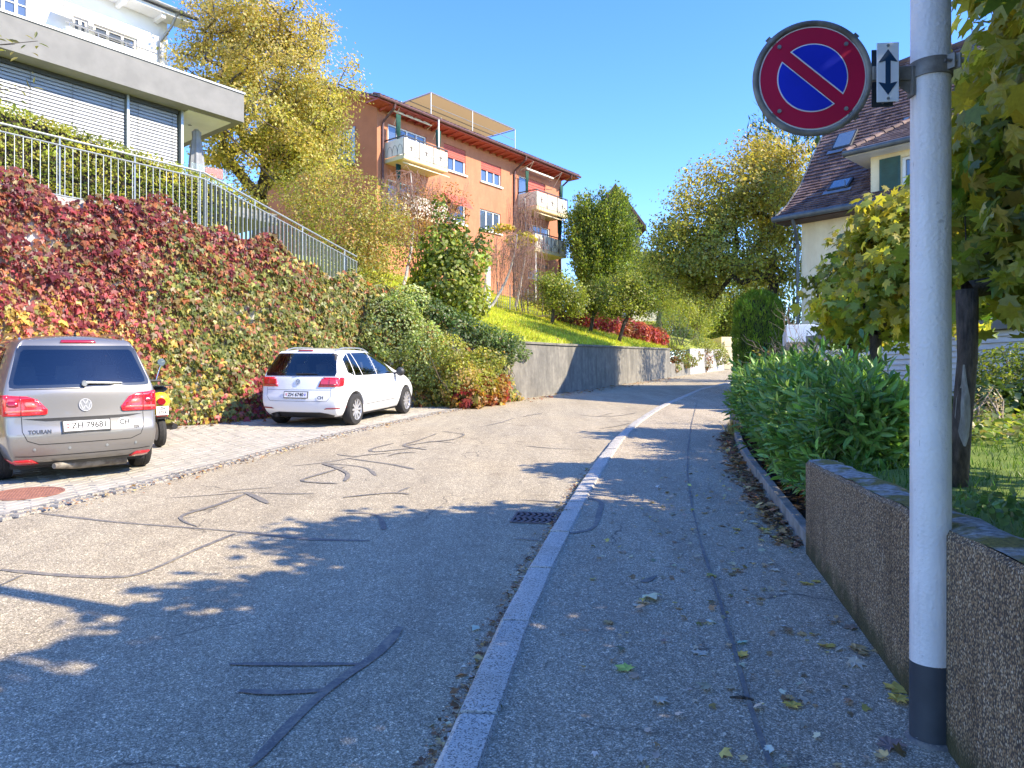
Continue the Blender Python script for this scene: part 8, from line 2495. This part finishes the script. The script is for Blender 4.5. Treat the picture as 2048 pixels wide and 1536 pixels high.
WHERE = ['curled yellow maple leaf lying on the pavement seam', 'nearest yellow maple leaf right of the pavement seam', 'small tan leaf touching a yellow one right of the seam', 'bright yellow maple leaf with long lobes midway to the wall', 'pale buff maple leaf halfway between pole and yellow leaf', 'lower yellow maple leaf at the left of the pole foot', 'broad yellow leaf at the wall foot just left of the pole', 'tan leaf against the mossy foot of the wall',
 'single lime green maple leaf lying flat on the grey pavement', 'nearest pale buff leaf on the pavement left of the stick', 'pale buff leaf left of the mint green leaf', 'pale mint green leaf beside the pavement seam', 'larger of two pale leaves on the middle of the pavement', 'tan leaf near the kerb at mid pavement', 'small tan leaf on the seam at mid pavement', 'smaller of two pale leaves on the middle of the pavement',
 'pale leaf by the brown litter along the bed edging', 'narrow pale leaf lying beside a small yellow leaf', 'small yellow leaf beside a narrow pale leaf', 'yellow leaf at the near end of the brown litter', 'second yellow leaf at the near end of the brown litter', 'dry tan leaf by the end of the bed edging', 'narrow pale leaf right of the seam at mid distance', 'small pale leaf right of the seam at mid distance', 'yellow leaf below the corner of the garden wall', 'small yellow leaf against the corner of the garden wall',
 'curled purplish brown leaf near the foot of the pale pole', 'long pale leaf left of the tan leaves by the wall', 'larger tan leaf by the mossy wall foot', 'rounded tan leaf by the mossy wall foot', 'small tan leaf left of the bright yellow one', 'brown dry leaf close to the mossy foot of the garden wall', 'small tan leaf on the seam near the drain', 'pale leaf by the seam farther than the narrow one', 'pinkish tan leaf by the patch next to the drain',
 'pale leaf in front of the wall corner', 'narrow pale leaf just right of the seam', 'long thin pale leaf in the middle of the right half', 'tiny yellow round leaf near the wall']
for (u, v, c, s_, tm), lab in zip(spots, WHERE):
    x, y = gp(u, v, KH)
    fallen(x, y, s_, c, tm, lab=lab, grp='leaves fallen on the pavement')
m = MB(); x, y = gp(1482, 1400, KH); m.tube([(x - .05, y, g(y) + KH + .012), (x, y - .005, g(y) + KH + .014), (x + .05, y - .02, g(y) + KH + .009)], [.004, .008, .005], 6)
tag(m.build('stick', MAT['bark_dark']), 'short dark stick lying across the pavement seam', 'stick')

def litter(name, X, Y, dz, size, pal, seed, tm='quad'):
    r = np.random.default_rng(seed); n = len(X)
    P = np.stack([X, Y, G(Y) + dz + .006 + r.random(n) * .015], 1)
    fr = leaf_frames(np.tile((0, -.05, 1.0), (n, 1)), .28, .2, 0, r)
    return leaf_cloud(name, P, *fr, size * r.lognormal(0, .4, n), palette_cols(n, pal, r, .35), tm, MAT['leaf_dry_many'], None, 'stuff')
BR = [(3, (0.31, 0.165, 0.08)), (2, (0.46, 0.29, 0.13)), (1, (0.56, 0.4, 0.18)), (2, (0.16, 0.085, 0.05))]
n = 1500; Y = rl.uniform(5.6, 13.2, n); X = np.array([float(XS(v)) for v in Y]) - np.abs(rl.normal(0, .09, n)) - .01 - .10 * (rl.random(n) < .25) * rl.random(n)
litter('leaf_litter', X, Y, KH, .05, BR, 311, 'creeper')
n = 1000; Y = rl.uniform(2.5, 9.5, n); X = np.array([float(KR(v)) for v in Y]) - np.abs(rl.normal(0, .045, n)) - .005
litter('leaf_litter', X, Y, 0, .026, BR + [(3, (0.42, 0.37, 0.3))], 312)
n = 900; Y = rl.uniform(5.7, 13, n); X = np.array([float(XS(v)) for v in Y]) + rl.uniform(.12, .6, n)
P = np.stack([X, Y, np.array([lawn_z(a, b) for a, b in zip(X, Y)]) + .01], 1)
leaf_cloud('leaf_litter', P, *leaf_frames(np.tile((0, 0, 1.0), (n, 1)), .4, .2, 0, rl), .05 * rl.lognormal(0, .3, n), palette_cols(n, [(3, (0.07, 0.04, 0.025)), (1, (0.14, 0.08, 0.04))], rl, .3), 'creeper', MAT['leaf_dry_many'], None, 'stuff')
n = 900; Y = rl.uniform(7, 19.5, n); X = np.array([float(KL(v)) for v in Y]) + rl.normal(.02, .10, n)
litter('leaf_litter', X, Y, .012, .03, BR, 313)
n = 1600; Y = np.concatenate([rl.uniform(9, 20, 1100), rl.uniform(21, 38, 500)]); X = []
for v in Y:
    wx = float(np.interp(v, WP[:, 1], WP[:, 0])); X.append(wx + .75 * abs(rl.normal(0, .6)) + .1)
litter('leaf_litter', np.array(X), Y, .012, .055, [(2, (0.36, 0.12, 0.06)), (2, (0.36, 0.24, 0.08)), (2, (0.2, 0.1, 0.05))], 314, 'creeper')
n = 420; Y = rl.uniform(2.6, 12, n); X = np.array([float(KR(v)) for v in Y]) + .25 + rl.random(n) * 1.6
k = X < np.array([float(XS(v)) for v in Y]) - .02
litter('leaf_litter', X[k], Y[k], KH, .016, [(3, (0.66, 0.6, 0.5)), (1, (0.42, 0.3, 0.16))], 315, 'needle')
n = 380; Y = rl.uniform(2.6, 9.5, n); f = rl.beta(2.2, 1.2, n); X = np.array([float(KR(v)) for v in Y]) + .25
X = X + f * (np.array([float(XS(v)) for v in Y]) - .06 - X)
litter('leaf_scraps', X, Y, KH, .034, [(3, (0.6, 0.5, 0.36)), (2, (0.46, 0.3, 0.15)), (1, (0.66, 0.5, 0.14))], 316, 'creeper')
# moss and grass in the kerb joints
for (u, v) in ((1035, 1235), (960, 1418), (1130, 1022)):
    x, y = gp(u, v, KH); n = 130
    P = np.stack([x + rl.normal(0, .045, n), y + rl.normal(0, .012, n), np.full(n, g(y) + KH + .004)], 1)
    leaf_cloud('moss', P, *leaf_frames(np.tile((0, 0, 1.0), (n, 1)), .8, .2, -.5, rl), .02, palette_cols(n, [(2, (0.10, 0.11, 0.025)), (1, (0.2, 0.13, 0.04))], rl), 'needle', MAT['leaf'], None, 'stuff')
